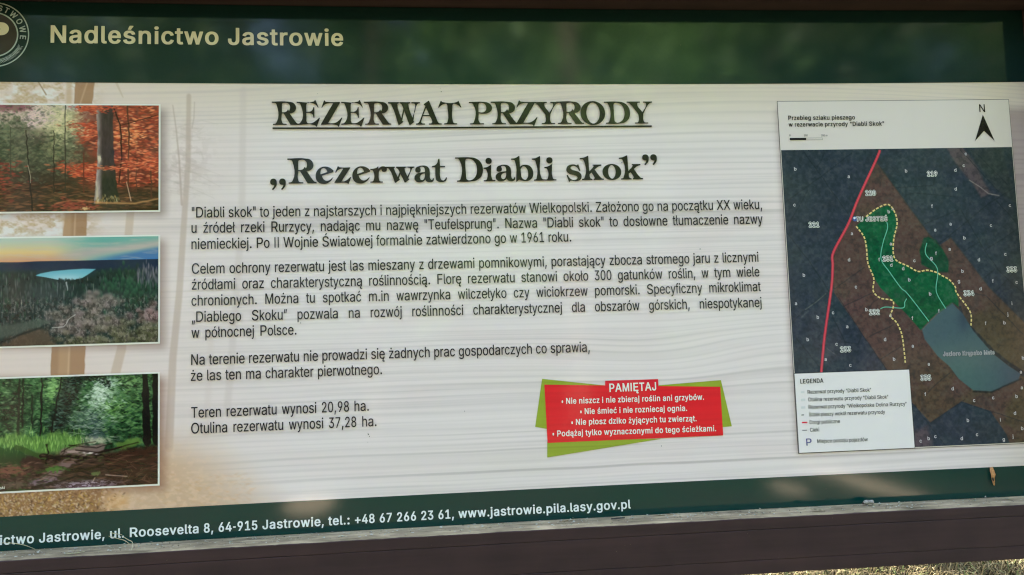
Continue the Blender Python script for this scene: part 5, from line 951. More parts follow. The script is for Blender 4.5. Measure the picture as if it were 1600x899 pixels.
# ---- red notice with green corners
def poly_grid(c4px, n=30, m=12): return quadgrid([at(*q) for q in c4px], n, m)
def notice_quad(name, c4px, rgb, off, parent, n=40, m=16):
    U, V = poly_grid(c4px, n, m)
    g, _ = grain(U, V)
    c = np.zeros(U.shape + (3,)) + ink(rgb)
    c *= (1 - .30 * np.clip(g, 0, 1))[..., None]
    return fastgrid(name, U, V, off, M_PRINT, parent, c)
notice = bpy.data.objects.new('notice', None); COL.objects.link(notice); notice.parent = board
notice['label'] = 'red notice box with green corners and white rules'
GRN = (140, 162, 54)
notice_quad('green_corner', [(847, 592.2), (960, 604), (862, 671.8), (836.2, 667)], GRN, .0004, notice, 40, 50)
notice_quad('green_corner', [(1028.5, 602.3), (1126.2, 594.2), (1143.3, 666.3), (1100, 670)], GRN, .0004, notice, 40, 50)
notice_quad('green_corner', [(855, 690), (1032, 685.6), (1032, 686.0), (855, 715)], GRN, .0004, notice, 60, 24)
notice_quad('red_box', [(850.4, 601.3), (1125.2, 604.6), (1129.7, 680.5), (855.5, 692.3)], (218, 44, 50), .0006, notice, 90, 70)
notice_quad('red_tab', [(945.3, 595.2), (1028, 592.6), (1028.6, 606.4), (945.4, 606.8)], (208, 42, 56), .0006 + .0002, notice, 30, 16)
text_px('notice_heading', FB, 'PAMIĘTAJ', 952, 612.8, 1025.1, 610.2, 13.2, M_WHITEINK, notice, off=.0012)
for s, x0, y0, x1, y1 in (('• Nie niszcz i nie zbieraj roślin ani grzybów.', 877.4, 631.6, 1099.6, 624.9),
                          ('• Nie śmieć i nie rozniecaj ognia.', 906.3, 647.6, 1073.2, 642.3),
                          ('• Nie płosz dziko żyjących tu zwierząt.', 892.6, 664.4, 1088, 658.4),
                          ('• Podążaj tylko wyznaczonymi do tego ścieżkami.', 863.2, 682.4, 1118.5, 673.9)):
    text_px('text_line', FB, s, x0, y0, x1, y1, 9.4, M_WHITEINK, notice, off=.0012)

# ---- three photographs
def photo(name, label, y0, y1, paint, nx=400, ny=235):
    u1 = -0.4283; u0 = u1 - .2365
    v0, v1 = at(251.6, y0)[1], at(251.6, y1)[1]
    fr = bpy.data.objects.new(name, None); COL.objects.link(fr); fr.parent = board
    fr['label'] = label
    bw = .0021
    U, V = np.meshgrid(np.linspace(u0, u1, 30), [v0, v1])
    fastgrid('white_border', U, V, .0004, M_WHITEINK, fr, None)
    U, V = np.meshgrid(np.linspace(u0 + bw, u1 - bw, nx), np.linspace(v0 + bw * .9, v1 - bw, ny))
    X, Y = proj(U, V)
    # picture co-ordinates: x as seen, y levelled against the right-hand edge
    S = (V - v0) / (v1 - v0)
    Yp = y0 + S * (y1 - y0)
    pt = paint(X, Yp)
    fastgrid('picture', U, V, .0006, M_PRINT, fr, np.clip((lin(pt.c) - SHEEN) / EXPO_WHITE, .002, .9))
    return fr

def paint_autumn(X, Y):
    p = Paint(X, Y, (70, 66, 52))
    n1 = fbm(X / 11, Y / 10, 1); n2 = fbm(X / 7.5 + Y / 30, Y / 4.2, 2, 4); n3 = noise(X / 2.6, Y / 2.0, 3)
    # glow of misty sky
    p.mix((1 - sst(168, 235, Y + 22 * (n1 - .5))), (196, 176, 158))
    p.blob(98, 196, 46, 34, (190, 184, 132), .8, .5, 10, 5)
    p.blob(58, 186, 34, 18, (202, 176, 168), .7, .4, 9, 6)
    p.blob(20, 168, 34, 9, (136, 84, 92), .5, .5, 6, 7)
    p.blob(120, 168, 22, 7, (196, 200, 196), .8, .3, 6, 8)
    # green conifers, left
    for (cx, cy, rx, ry, c) in ((14, 215, 30, 40, (92, 104, 78)), (36, 232, 22, 36, (84, 88, 70)), (62, 250, 34, 30, (76, 80, 62)), (90, 230, 20, 30, (122, 122, 84)), (8, 240, 30, 26, (62, 72, 54)), (110, 235, 16, 28, (104, 104, 78))):
        p.blob(cx, cy, rx, ry, c, .7, .9, 4.5, int(cx) + 10)
    p.mix(.5 * sst(.5, .75, n2), (120, 124, 90)); p.mix(.5 * sst(.5, .25, n2), (50, 54, 40))
    # darker understory
    p.mix(.85 * sst(246, 300, Y + 16 * (n1 - .5)), (62, 50, 38))
    p.mix(.55 * sst(270, 300, Y) * sst(.5, .7, fbm(X / 9, Y / 2.2, 14)), (112, 78, 48))
    # red leaves: right half and lower left
    red = sst(104, 160, X + 34 * (fbm(X / 12, Y / 7, 20) - .5)) * (1 - sst(280, 306, Y))
    p.mix(.88 * red, (112, 54, 42))
    p.mix(.7 * red * sst(.45, .7, n1), (142, 66, 46))
    C1 = [(196, 84, 52), (172, 66, 44), (216, 112, 70), (140, 54, 40), (232, 142, 94), (112, 46, 38), (84, 42, 34)]
    def right(r):
        x, y = r.uniform(120, 255), r.uniform(164, 292)
        lim = 122 + 26 * math.sin(y * .11) + (14 if y > 200 else 0)
        return (x, y) if x > lim + r.uniform(-12, 12) else None
    p.scatter(31, 1700, right, (4.2, 1.25), C1, .72, ang=.35)
    p.scatter(32, 130, lambda r: (r.gauss(204, 13), r.gauss(212, 11)), (3.4, 1.2), [(236, 150, 92), (222, 118, 66), (244, 176, 120)], .7)
    for (cx, cy, sx, sy, n_) in ((136, 170, 11, 3.5, 70), (122, 196, 13, 2.6, 80), (138, 208, 10, 6, 90), (118, 262, 18, 3.2, 170), (128, 272, 13, 3, 70), (8, 258, 9, 4, 50), (2, 285, 14, 16, 150)):
        p.scatter(int(cx * 3 + cy), n_, lambda r: (r.gauss(cx, sx), r.gauss(cy, sy)), (4.0, 1.1), C1[:4] if cx > 20 else [(132, 54, 46), (160, 68, 50), (96, 44, 40)], .75, ang=.3)
    # conifer needles and undergrowth
    p.scatter(40, 700, lambda r: (r.uniform(-45, 130), r.gauss(232, 26)), (3.2, 1.4), [(96, 108, 80), (72, 84, 62), (58, 66, 50), (116, 118, 84)], .5, ang=.7)
    p.scatter(41, 260, lambda r: (r.gauss(98, 18), r.gauss(196, 14)), (3, 1.3), [(188, 184, 134), (160, 158, 112), (206, 196, 150)], .5, ang=.7)
    p.scatter(42, 600, lambda r: (r.uniform(-45, 250), r.uniform(285, 329)), (6, 1.1), [(84, 54, 40), (60, 44, 34), (120, 78, 52), (46, 36, 28), (142, 92, 60)], .6, ang=.2)
    p.scatter(43, 160, lambda r: (r.gauss(112, 22), r.gauss(320, 5)), (4, 1.2), [(146, 66, 52), (116, 54, 44), (170, 92, 64)], .7)
    # slender trunks
    for pts, w0, w1, c in (([(102, 164), (102, 250), (103, 300)], 1.6, 2, (60, 56, 44)), ([(84, 205), (85, 300)], 1.4, 1.8, (52, 48, 38)),
                           ([(41, 205), (46, 275), (51, 330)], 1.8, 2.6, (44, 42, 34)), ([(17, 200), (17, 280)], 1.4, 1.6, (60, 64, 50)),
                           ([(178, 170), (188, 195), (191, 250), (186, 285)], 2.6, 2.2, (52, 34, 30)), ([(200, 165), (202, 230), (200, 290)], 2.6, 2.4, (84, 52, 40)),
                           ([(189, 197), (212, 190), (248, 180)], 1.6, .8, (60, 36, 30)), ([(236, 260), (237, 310)], 2.2, 2.8, (88, 58, 44)), ([(131, 240), (131, 300)], 2, 2, (96, 50, 40)), ([(214, 250), (213, 300)], 1.6, 2, (90, 58, 44))):
        p.stroke(pts, w0, w1, c, .9, .6, 1.0, 4)
    p.stroke([(44, 258), (48, 275), (48, 285)], 1, 1, (176, 168, 140), .8, .5)
    p.stroke([(198, 285), (205, 314)], 1.2, 1.6, (196, 164, 132), .8, .6)
    # the big beech
    m = Paint(X, Y, 0); m.poly([(149, 150), (176, 150), (177, 200), (179, 250), (181, 275), (184, 298), (189, 314), (176, 317), (160, 315), (147, 318), (149, 292), (152, 262), (153, 215)], (1, 1, 1), 1.0, 1, 1.5, 7, 9)
    tm = m.c[..., 0]
    ax = 163 + (Y - 165) * .03; f = np.clip((X - ax + 15) / 30, 0, 1)
    col = np.array((150, 138, 128.)) * (1 - sst(.02, .42, f))[..., None] + np.array((64, 52, 50.)) * sst(.02, .42, f)[..., None]
    col *= (.72 + .5 * fbm(X / 5, Y / 14, 71))[..., None]
    moss = (sst(262, 286, Y + 6 * (n1 - .5)) * sst(.12, .35, f))[..., None]
    col = col * (1 - moss) + np.array((50, 50, 38.)) * (.8 + .4 * fbm(X / 4, Y / 6, 72))[..., None] * moss
    p.c = p.c * (1 - tm[..., None]) + col * tm[..., None]
    p.blob(155.5, 249, 3, 7, (206, 196, 166), .8, .7, 2.5, 42, .8)
    p.stroke([(151.5, 284), (152.5, 300), (154, 313)], 1.6, 5, (190, 180, 146), .75, 1.8, 2.0, 8)
    p.scatter(44, 60, lambda r: (r.uniform(150, 186), r.gauss(312, 3.5)), (1.3, 2.4), [(190, 180, 130), (96, 84, 50), (150, 120, 70)], .7)
    # leaves in front of the beech
    p.scatter(45, 80, lambda r: (r.gauss(168, 20), r.gauss(263.5, 1.5)), (3.4, .8), C1[:5], .8, ang=.35)
    p.scatter(46, 80, lambda r: (r.gauss(158, 12), r.gauss(169, 3)), (3.6, 1.2), C1[:4], .85, ang=.4)
    p.scatter(47, 130, lambda r: (r.uniform(190, 250), r.gauss(258, 5)), (3.8, 1.1), C1[:5], .75, ang=.35)
    # sunlit floor
    p.stroke([(150, 316), (175, 317), (209, 318), (249, 311)], 3, 2, (196, 140, 84), .75, 1.6, 2, 14)
    p.stroke([(86, 318), (110, 312), (150, 315)], 1.4, 2, (176, 110, 70), .6, 1.2, 2, 15)
    p.blob(133, 325, 7, 3, (214, 180, 120), .6, .6, 2, 45, .8)
    p.mix(.8 * sst(321, 329, Y) * sst(190, 215, X), (52, 34, 24))
    p.calm(.12, 1.08, 90, 0)
    return p

def paint_lake(X, Y):
    H = 405 + 1.6 * noise(X / 30, Y * 0, 1) - (X - 100) * .004
    p = Paint(X, Y, (40, 52, 52))
    t = (Y - 368) / 36
    p.mix(1 + 0 * X, (160, 186, 166))
    p.mix(sst(.05, .75, t) * (1 - sst(60, 190, X)), (222, 186, 96))
    p.mix(sst(.6, 1.0, t) * (1 - sst(90, 170, X)), (206, 146, 100))
    p.mix(sst(90, 190, X + 30 * (1 - t)), (78, 172, 152))
    dg = Y - 398 + (X - 100) * .11
    p.mix(.9 * np.exp(-(dg / 9) ** 2) * sst(70, 130, X), (168, 158, 146))
    p.mix(sst(3, 13, dg + (X - 200) * .05) * sst(95, 210, X), (46, 110, 176))
    p.mix(.3 * sst(.5, .7, fbm(X / 30, Y / 4, 3)), (190, 170, 150))
    n2 = fbm(X / 3, Y / 3, 5)
    # ridge and forest
    p.mix(sst(H - .6, H + .6, Y), (30, 42, 66))
    p.mix(sst(414, 424, Y + 5 * (n2 - .5) - abs(X - 110) * .03), (30, 52, 58))
    p.mix(.7 * sst(410, 430, Y) * (1 - sst(30, 60, X)), (36, 70, 66))
    lk = [(55, 427.5), (64, 424.3), (82, 421.2), (108, 419.3), (130, 418.3), (150, 419.2), (143, 424), (136, 428.5), (129, 432.5), (117, 435.5), (103, 438), (88, 434), (72, 430.5)]
    p.poly(lk, (94, 166, 180), .8, 1)
    m = Paint(X, Y, 0); m.poly(lk, (1, 1, 1), .8)
    p.mix(.75 * m.c[..., 0] * sst(421, 433, Y) * np.exp(-((X - 104) / 30) ** 2), (158, 196, 200))
    fz = sst(424, 436, Y + 9 * (abs(X - 104) > 47) + 4 * (n2 - .5))
    fz = np.maximum(fz * (m.c[..., 0] < .5), sst(433, 440, Y))
    p.mix(fz, (30, 45, 44))
    def wood(r):
        y = 426 + 80 * r.random() ** 1.2; x = r.uniform(-45, 252)
        return None if (y < 437 and 58 < x < 148) else (x, y)
    p.scatter(61, 900, wood, (1.9, 5.0), [(24, 38, 38), (36, 54, 50), (20, 30, 32), (46, 60, 58), (30, 58, 46)], .75, [(44, 62, 60), (56, 78, 70), (36, 50, 50), (84, 94, 92), (44, 84, 62)], .1)
    p.scatter(62, 150, wood, (.7, 7), [(112, 120, 118), (88, 98, 96), (134, 138, 134)], .6, ang=.05)
    p.scatter(63, 260, lambda r: (r.gauss(200, 22), r.gauss(450, 14)), (2.4, 4.6), [(24, 48, 40), (30, 62, 48), (22, 36, 34)], .75, [(42, 80, 60), (54, 96, 72), (36, 56, 50)], .1)
    p.scatter(64, 130, lambda r: (r.uniform(215, 252), r.gauss(428, 8)), (1.1, 5.5), [(120, 112, 122), (92, 92, 104), (52, 58, 72)], .6, ang=.05)
    p.scatter(65, 46, lambda r: (r.uniform(92, 148), r.gauss(437.5, 1.3)), (2.2, 3.0), [(26, 38, 38), (34, 48, 46)], .95, ang=.1)
    p.stroke([(104, 439), (106, 451)], 2.4, 1.2, (186, 192, 188), .7, .9, 1)
    # leafless brown bushes: round crowns with paler tops
    B0 = [(66, 60, 56), (78, 70, 64), (58, 54, 48), (84, 74, 72)]; B1 = [(122, 114, 106), (146, 136, 128), (104, 98, 88), (150, 132, 130)]
    for (cx, cy, sx, sy, n_, zx, zy) in ((150, 476, 17, 12, 60, 7, 5.5), (98, 490, 11, 6, 26, 7, 5.5), (108, 508, 18, 7, 34, 7, 5), (150, 504, 20, 9, 46, 7, 5), (176, 508, 10, 5, 20, 7, 5.5), (208, 522, 24, 9, 46, 8, 6), (236, 490, 10, 9, 30, 6.5, 5.5), (232, 520, 12, 10, 26, 7, 6), (178, 530, 26, 6, 34, 8, 5), (110, 530, 20, 6, 26, 7, 5)):
        tint = (14, 0, 4) if cx == 236 else (-8, 0, -16) if cy > 518 else (0, 0, 0)
        f0 = [tuple(c + t_ for c, t_ in zip(q, tint)) for q in B0]; f1 = [tuple(c + t_ for c, t_ in zip(q, tint)) for q in B1]
        p.scatter(int(cx + cy), n_, lambda r: (r.gauss(cx, sx), r.gauss(cy, sy)), (zx, zy), f0, .8, f1, .2, .35)
    p.mix(.35 * sst(455, 470, Y) * sst(.5, .68, fbm(X / 2.6, Y / 3.4, 12, 4)), (160, 150, 142)); p.mix(.45 * sst(455, 470, Y) * sst(.5, .32, fbm(X / 3.2, Y / 4, 13)), (30, 28, 26))
    p.poly([(-60, 512), (-60, 530), (10, 522), (50, 510), (84, 498), (60, 494), (20, 500)], (72, 84, 74), 3, .8, 3)
    p.poly([(-60, 548), (-60, 536), (0, 532), (40, 516), (62, 508), (80, 518), (92, 545), (60, 556)], (86, 70, 54), 5, .8, 8)
    p.stroke([(-60, 534), (0, 529), (30, 518), (66, 507)], 3, 2.5, (30, 38, 34), .85, 1.4, 1.5)
    p.stroke([(83, 508), (98, 507), (106, 503), (112, 493), (117, 489)], 1.2, 1.2, (190, 190, 184), .75, .7, 3.0, 6)
    skm = (.30 * (1 - sst(402, 406, Y)))[..., None]
    p.c = p.c * (1 - skm) + p.c.mean(-1, keepdims=True) * skm
    p.calm(.10, 1.06, 90, 0)
    return p

def paint_stream(X, Y):
    p = Paint(X, Y, (50, 84, 56))
    n1 = fbm(X / 12, Y / 10, 1); n2 = fbm(X / 6.5, Y / 4.4, 2, 4); n3 = noise(X / 2.6, Y / 2.1, 3)
    p.mix(sst(.45, .7, n1) * .8, (72, 118, 70)); p.mix(sst(.5, .3, n1) * .7, (30, 52, 38))
    p.blob(88, 604, 22, 22, (112, 164, 92), .8, .9, 4, 11, .8); p.blob(60, 600, 26, 20, (66, 108, 66), .8, .9, 4, 12, .7)
    p.blob(20, 630, 40, 40, (36, 54, 42), .8, .8, 6, 13, .75)
    p.blob(158, 618, 24, 24, (150, 178, 148), .9, .7, 5, 14); p.blob(170, 596, 16, 10, (180, 206, 188), .8, .6, 4, 15)
    p.blob(140, 648, 34, 22, (92, 118, 98), .8, .8, 5, 16, .8); p.blob(180, 640, 26, 20, (110, 160, 78), .8, .9, 4, 17, .8)
    p.blob(205, 596, 26, 14, (122, 162, 104), .8, .9, 4, 18, .8)
    p.mix(.35 * sst(.52, .72, n2), (130, 168, 116)); p.mix(.5 * sst(.48, .3, n2), (24, 42, 30))
    L0 = [(56, 98, 60), (84, 134, 78), (38, 66, 46), (116, 160, 100), (26, 46, 34), (146, 184, 130)]
    p.scatter(81, 1500, lambda r: (r.uniform(-45, 250), r.uniform(572, 672)), (3.2, 1.2), L0, .5, ang=.6)
    p.scatter(82, 260, lambda r: (r.gauss(158, 16), r.gauss(616, 18)), (3.2, 1.1), [(176, 204, 176), (146, 180, 146), (204, 224, 208), (120, 158, 120)], .55, ang=.7)
    p.scatter(83, 160, lambda r: (r.gauss(90, 10), r.gauss(602, 12)), (3, 1.2), [(140, 190, 110), (110, 160, 84), (164, 208, 136)], .55)
    # dark fir leaning in and its arching bough
    p.poly([(108, 570), (140, 575), (122, 612), (110, 640), (100, 668), (74, 668), (82, 630), (94, 600)], (32, 46, 42), 5, .75, 8, 6, 19)
    D0 = [(30, 46, 40), (44, 64, 54), (24, 36, 32), (66, 88, 72), (90, 116, 100)]
    p.scatter(84, 420, lambda r: ((lambda t: (118 - 32 * t + r.gauss(0, 8), 575 + 92 * t))(r.random())), (3.4, 1.2), D0, .75, ang=.8)
    p.scatter(85, 200, lambda r: ((lambda t: (112 + 60 * t, 590 - 12 * math.sin(t * 3.1) + 8 * t + r.gauss(0, 4)))(r.random())), (3.0, 1.1), D0[:3], .8, ang=.9)
    p.scatter(86, 500, lambda r: (r.gauss(212, 18), r.uniform(572, 680)), (3.6, 1.3), [(34, 60, 38), (52, 88, 52), (24, 42, 30), (92, 134, 72), (110, 154, 90)], .65, ang=.6)
    p.scatter(92, 90, lambda r: (r.gauss(158, 8), r.gauss(612, 10)), (2.6, 1.1), [(206, 224, 208), (190, 212, 192)], .6, ang=.7)
    p.scatter(87, 160, lambda r: (r.gauss(140, 20), r.gauss(652, 9)), (5.5, .9), [(112, 136, 120), (60, 84, 76), (150, 168, 150), (48, 66, 68)], .6, ang=.7)
    for pts, w0, w1, c in (([(31, 570), (29, 670)], 4, 4.5, (44, 54, 42)), ([(38, 570), (35, 660)], 2.5, 3, (34, 48, 36)), ([(66, 580), (65, 640), (63, 690)], 2.4, 3, (22, 34, 26)), ([(51, 610), (51, 660)], 2, 2.5, (40, 50, 40)),
                           ([(226, 570), (229, 640), (230, 690)], 9, 13, (30, 28, 26)), ([(245, 570), (246, 690)], 12, 14, (26, 26, 26)), ([(98, 580), (84, 650), (76, 690)], 2, 3, (28, 38, 28))):
        p.stroke(pts, w0, w1, c, .92, .9, 1.4, 5)
    # bank grass
    p.poly([(-60, 672), (20, 670), (70, 676), (100, 668), (128, 682), (128, 700), (60, 704), (30, 690), (-60, 690)], (98, 138, 70), 5, .85, 9, 7, 25)
    p.mix(.4 * np.exp(-((Y - 685) / 12) ** 2) * sst(.5, .75, fbm(X / 1.5, Y / 5, 26)) * (X < 130), (158, 200, 104))
    p.poly([(-60, 690), (20, 688), (40, 700), (30, 716), (-60, 722)], (56, 92, 52), 2, .8, 4)
    p.blob(150, 684, 26, 7, (176, 178, 150), .8, .7, 4, 27, .85); p.blob(152, 676, 18, 8, (70, 84, 92), .7, .9, 3, 28, .6)
    p.poly([(180, 690), (215, 682), (224, 690), (190, 702)], (96, 128, 60), 2, .8, 3)
    # grass blades on the bank
    p.scatter(88, 420, lambda r: (r.uniform(-45, 132), r.gauss(684, 8)), (.9, 4.2), [(128, 176, 84), (96, 140, 64), (160, 204, 110), (70, 108, 52)], .6, ang=.35)
    # water, banks, logs
    p.mix(sst(696, 710, Y + 6 * (n2 - .5)) * (1 - .9 * np.exp(-((X - 135) / 26) ** 2 - ((Y - 700) / 7) ** 2)), (70, 54, 48))
    p.poly([(98, 696), (128, 690), (166, 691), (160, 702), (150, 711), (122, 716), (104, 726), (84, 742), (52, 752), (56, 738), (84, 722), (98, 712), (92, 702)], (128, 106, 102), 2, .85, 4)
    p.blob(143, 704, 16, 2.8, (216, 208, 200), .6, .4, 4, 36, .95); p.blob(116, 700, 14, 2.2, (172, 148, 140), .6, .5, 4, 37, .8)
    p.blob(16, 724, 36, 11, (132, 88, 72), .8, .6, 5, 32, .85); p.blob(20, 746, 40, 8, (112, 98, 84), .8, .8, 4, 33, .7)
    p.poly([(-60, 690), (20, 690), (40, 702), (30, 716), (-60, 722)], (54, 84, 50), 3, .7, 5)
    p.blob(70, 744, 26, 8, (126, 106, 120), .8, .7, 4, 34, .85)
    p.poly([(160, 708), (200, 698), (250, 694), (250, 762), (160, 762), (170, 730)], (60, 38, 34), 4, .8, 6)
    p.scatter(89, 520, lambda r: (r.uniform(60, 250), r.uniform(708, 762)), (6.5, 1.0), [(44, 32, 28), (84, 58, 48), (112, 82, 66), (32, 24, 22), (62, 66, 44)], .6, ang=.35)
    p.scatter(90, 260, lambda r: (r.uniform(-45, 80), r.uniform(712, 764)), (5, 1.1), [(58, 72, 44), (100, 76, 62), (44, 40, 32), (136, 108, 88), (70, 96, 52)], .5, ang=.4)
    for pts, w0, w1, c in (([(28, 690), (50, 700), (72, 708)], 8, 7, (66, 92, 50)), ([(66, 704), (88, 709), (108, 706), (128, 711), (158, 708)], 6.5, 4, (38, 30, 26)), ([(72, 688), (74, 700), (71, 716)], 2.6, 3.4, (34, 34, 26)), ([(120, 716), (150, 704), (190, 696)], 3.5, 2.4, (42, 32, 28)), ([(96, 700), (118, 690), (150, 686)], 1.6, 1, (50, 42, 34)), ([(84, 712), (100, 702), (104, 690)], 1.6, 1, (44, 36, 30)), ([(110, 690), (150, 696), (175, 690)], 1.6, 1.2, (36, 28, 26)),
                           ([(120, 698), (160, 704), (215, 690)], 1.8, 1.4, (40, 28, 26)), ([(50, 752), (95, 746), (120, 738), (150, 742)], 4.5, 3, (48, 38, 34)), ([(105, 732), (140, 728), (160, 722)], 5, 4, (52, 42, 34)),
                           ([(165, 738), (198, 742)], 1.2, 1, (190, 168, 150), ), ([(142, 756), (150, 742)], 1.4, 1, (200, 170, 140)), ([(60, 730), (90, 722), (110, 728)], 3, 3, (60, 78, 44)), ([(115, 745), (150, 752), (180, 748)], 3, 3, (60, 46, 40))):
        p.stroke(pts, w0, w1, c, .85, 1.1, 3.0, 6)
    p.scatter(91, 120, lambda r: (r.uniform(66, 165), r.gauss(709, 3.5)), (4, 1.1), [(34, 26, 24), (58, 44, 36), (70, 84, 48), (96, 80, 66)], .7, ang=.3)
    p.blob(84, 726, 16, 5, (84, 124, 56), .6, .8, 3, 40, .85); p.blob(150, 735, 8, 3, (112, 138, 80), .6, .8, 3, 41, .7)
    p.blob(30, 760, 46, 7, (56, 86, 46), .6, .8, 4, 42, .85)
    wz = np.exp(-((X - 135) / 42) ** 2) * sst(742, 752, Y)
    p.mix(wz * .9 * sst(.48, .6, fbm(X / 5, Y / 1.8, 43)), (206, 198, 214)); p.mix(wz * .5, (120, 96, 116))
    for k in range(20):
        rr = random.Random(k)
        x0, y0 = rr.uniform(185, 246), rr.uniform(715, 758)
        p.stroke([(x0, y0), (x0 + rr.uniform(-12, 12), y0 - rr.uniform(2, 8))], .9, .5, (138, 106, 84), .5, .5)
        x0, y0 = rr.uniform(110, 185), rr.uniform(650, 690)
        p.stroke([(x0, y0), (x0 + rr.uniform(6, 22), y0 - rr.uniform(-5, 8))], .9, .5, (172, 184, 170), .45, .5)
    p.calm(.12, 1.10, 90, -9)
    return p

ph1 = photo('photo_print', 'autumn beech forest with red leaves, top picture', 163, 331.3, paint_autumn)
ph2 = photo('photo_print', 'evening view over forest and a lake, middle picture', 367, 537, paint_lake)
ph3 = photo('photo_print', 'green forest stream with fallen logs, bottom picture', 581.2, 758.7, paint_stream)
text_px('lettering', FR, 'ski', .5, 764.5, 8, 764, 4.5, M_WHITEINK, ph3)

# ---- trail map
mp = bpy.data.objects.new('map_print', None); COL.objects.link(mp); mp.parent = board
mp['label'] = 'trail map with aerial picture, legend and north arrow'
MU0, MU1 = .3632, .6877
MV0, MVm, MV1 = -.2395, -.1735, .2233
M_BLACKLINE = print_mat('map_outline_ink', ink((52, 52, 52)))
M_MAPWHITE = print_mat('map_white_ink', ink((203, 202, 194)))
def rect(name, u0, u1, v0, v1, off, mat, parent, n=20):
    A, B = np.meshgrid(np.linspace(u0, u1, n), [v0, v1])
    return fastgrid(name, A, B, off, mat, parent, None)
rect('map_outline', MU0 - .0006, MU1 + .0006, MV0 - .0006, MV1 + .0006, .0004, M_BLACKLINE, mp)
rect('map_title_strip', MU0, MU1, MV0, MVm, .0006, M_MAPWHITE, mp)
rect('map_edge', MU0, MU1, MVm, MV1, .0006, M_MAPWHITE, mp)
U, V = np.meshgrid(np.linspace(MU0 + .0009, MU1 - .0009, 400), np.linspace(MVm, MV1 - .0012, 460))
X, Y = proj(U, V)
p = Paint(X, Y, (50, 60, 73))
n2 = fbm(X / 5, Y / 5, 3); n3 = noise(X / 1.8, Y / 1.8, 4); big = fbm(X / 60, Y / 60, 6)
p.mix(.7 * sst(.40, .75, big), (47, 63, 70)); p.mix(.6 * sst(400, 300, Y) * sst(1330, 1250, X), (50, 62, 70))
p.mix(.6 * sst(1560, 1600, X), (44, 58, 58))
p.poly([(1478, 230), (1503, 230), (1522, 255), (1547, 302), (1533, 309), (1518, 286), (1492, 256)], (92, 80, 84), 2.5, .85, 2)
p.poly([(1512, 232), (1565, 232), (1590, 320), (1560, 300), (1535, 270)], (54, 64, 64), 3, .7, 2)
BR = [(1369, 254), (1450, 365), (1467, 384), (1485, 372), (1545, 450), (1600, 505), (1640, 540), (1640, 705), (1580, 700), (1572, 678), (1547, 642), (1502, 627), (1453, 660), (1427, 632), (1385, 578), (1340, 512), (1303, 458), (1300, 430), (1301, 395), (1325, 350), (1340, 312)]
p.poly(BR, (86, 68, 64), .9)
br = np.zeros(X.shape)
q = Paint(X, Y, (0, 0, 0)); q.poly(BR, (1, 1, 1), .9); brm = q.c[..., 0]
p.mix(.8 * brm * sst(520, 600, Y + (X - 1440) * .25), (84, 72, 56)); p.mix(.75 * brm * sst(1480, 1530, X) * sst(450, 500, Y), (80, 74, 56))
p.mix(.5 * brm * sst(.55, .7, big), (92, 68, 70)); p.mix(.35 * brm * (1 - sst(300, 380, Y)), (92, 72, 66))
p.poly([(1266, 492), (1292, 470), (1296, 520), (1310, 505), (1325, 555), (1290, 570), (1262, 530)], (70, 74, 82), 7, .6, 6)
p.poly([(1427, 672), (1450, 665), (1455, 700), (1427, 700)], (100, 84, 88), 5, .7, 4)
GR = [(1337, 354), (1352, 339), (1370, 327), (1387, 321), (1397, 332), (1401, 350), (1396, 372), (1395, 395), (1400, 408), (1418, 416), (1434, 424), (1463, 426), (1482, 437), (1492, 450), (1497, 470), (1497, 480), (1488, 473), (1477, 484), (1463, 490), (1450, 502), (1438, 516), (1417, 492), (1397, 472), (1375, 450), (1366, 436), (1358, 420), (1355, 395), (1350, 372)]
p.poly(GR, (16, 92, 58), .9, .97)
q = Paint(X, Y, (0, 0, 0)); q.poly(GR, (1, 1, 1), .9); grm = q.c[..., 0]
p.mix(.6 * grm * sst(440, 480, Y), (38, 92, 56)); p.mix(.55 * grm * sst(.5, .7, fbm(X / 12, Y / 12, 40)), (18, 70, 48)); p.mix(.4 * grm * sst(.55, .75, n2), (30, 100, 70))
p.poly([(1443, 372), (1436, 392), (1439, 413), (1462, 426), (1481, 426), (1482, 408), (1473, 390), (1462, 376), (1450, 370)], (22, 74, 52), 1.5, .95, 1)
LK = [(1440, 515), (1463, 492), (1487.5, 474), (1504, 491), (1520, 517), (1550, 552), (1575, 572), (1594, 584), (1590, 595), (1550, 612), (1520, 610), (1497.5, 592), (1482.5, 572), (1465, 557), (1444, 530)]
p.stroke([(1500, 480), (1506, 500), (1522, 518), (1550, 549), (1575, 568), (1600, 586)], 4, 7, (36, 44, 52), .8, 1.5, 1.5)
p.poly(LK, (70, 92, 98), 1.0)
q = Paint(X, Y, (0, 0, 0)); q.poly(LK, (1, 1, 1), 1.0); lkm = q.c[..., 0]
p.mix(.7 * lkm * sst(510, 590, Y) * sst(1580, 1500, X), (72, 104, 98)); p.mix(.5 * lkm * sst(1550, 1590, X), (62, 78, 96)); p.mix(.6 * lkm * np.exp(-((X - 1505) / 9) ** 2 - ((Y - 500) / 16) ** 2), (50, 62, 78))
p.stroke([(1594, 592), (1570, 603), (1548, 613), (1522, 612)], 2.5, 2.5, (38, 44, 44), .8, 1.2, 1.5)
p.stroke([(1441, 514), (1462, 492), (1486, 474)], 1.4, 1.2, (104, 112, 96), .7, .8, 1)
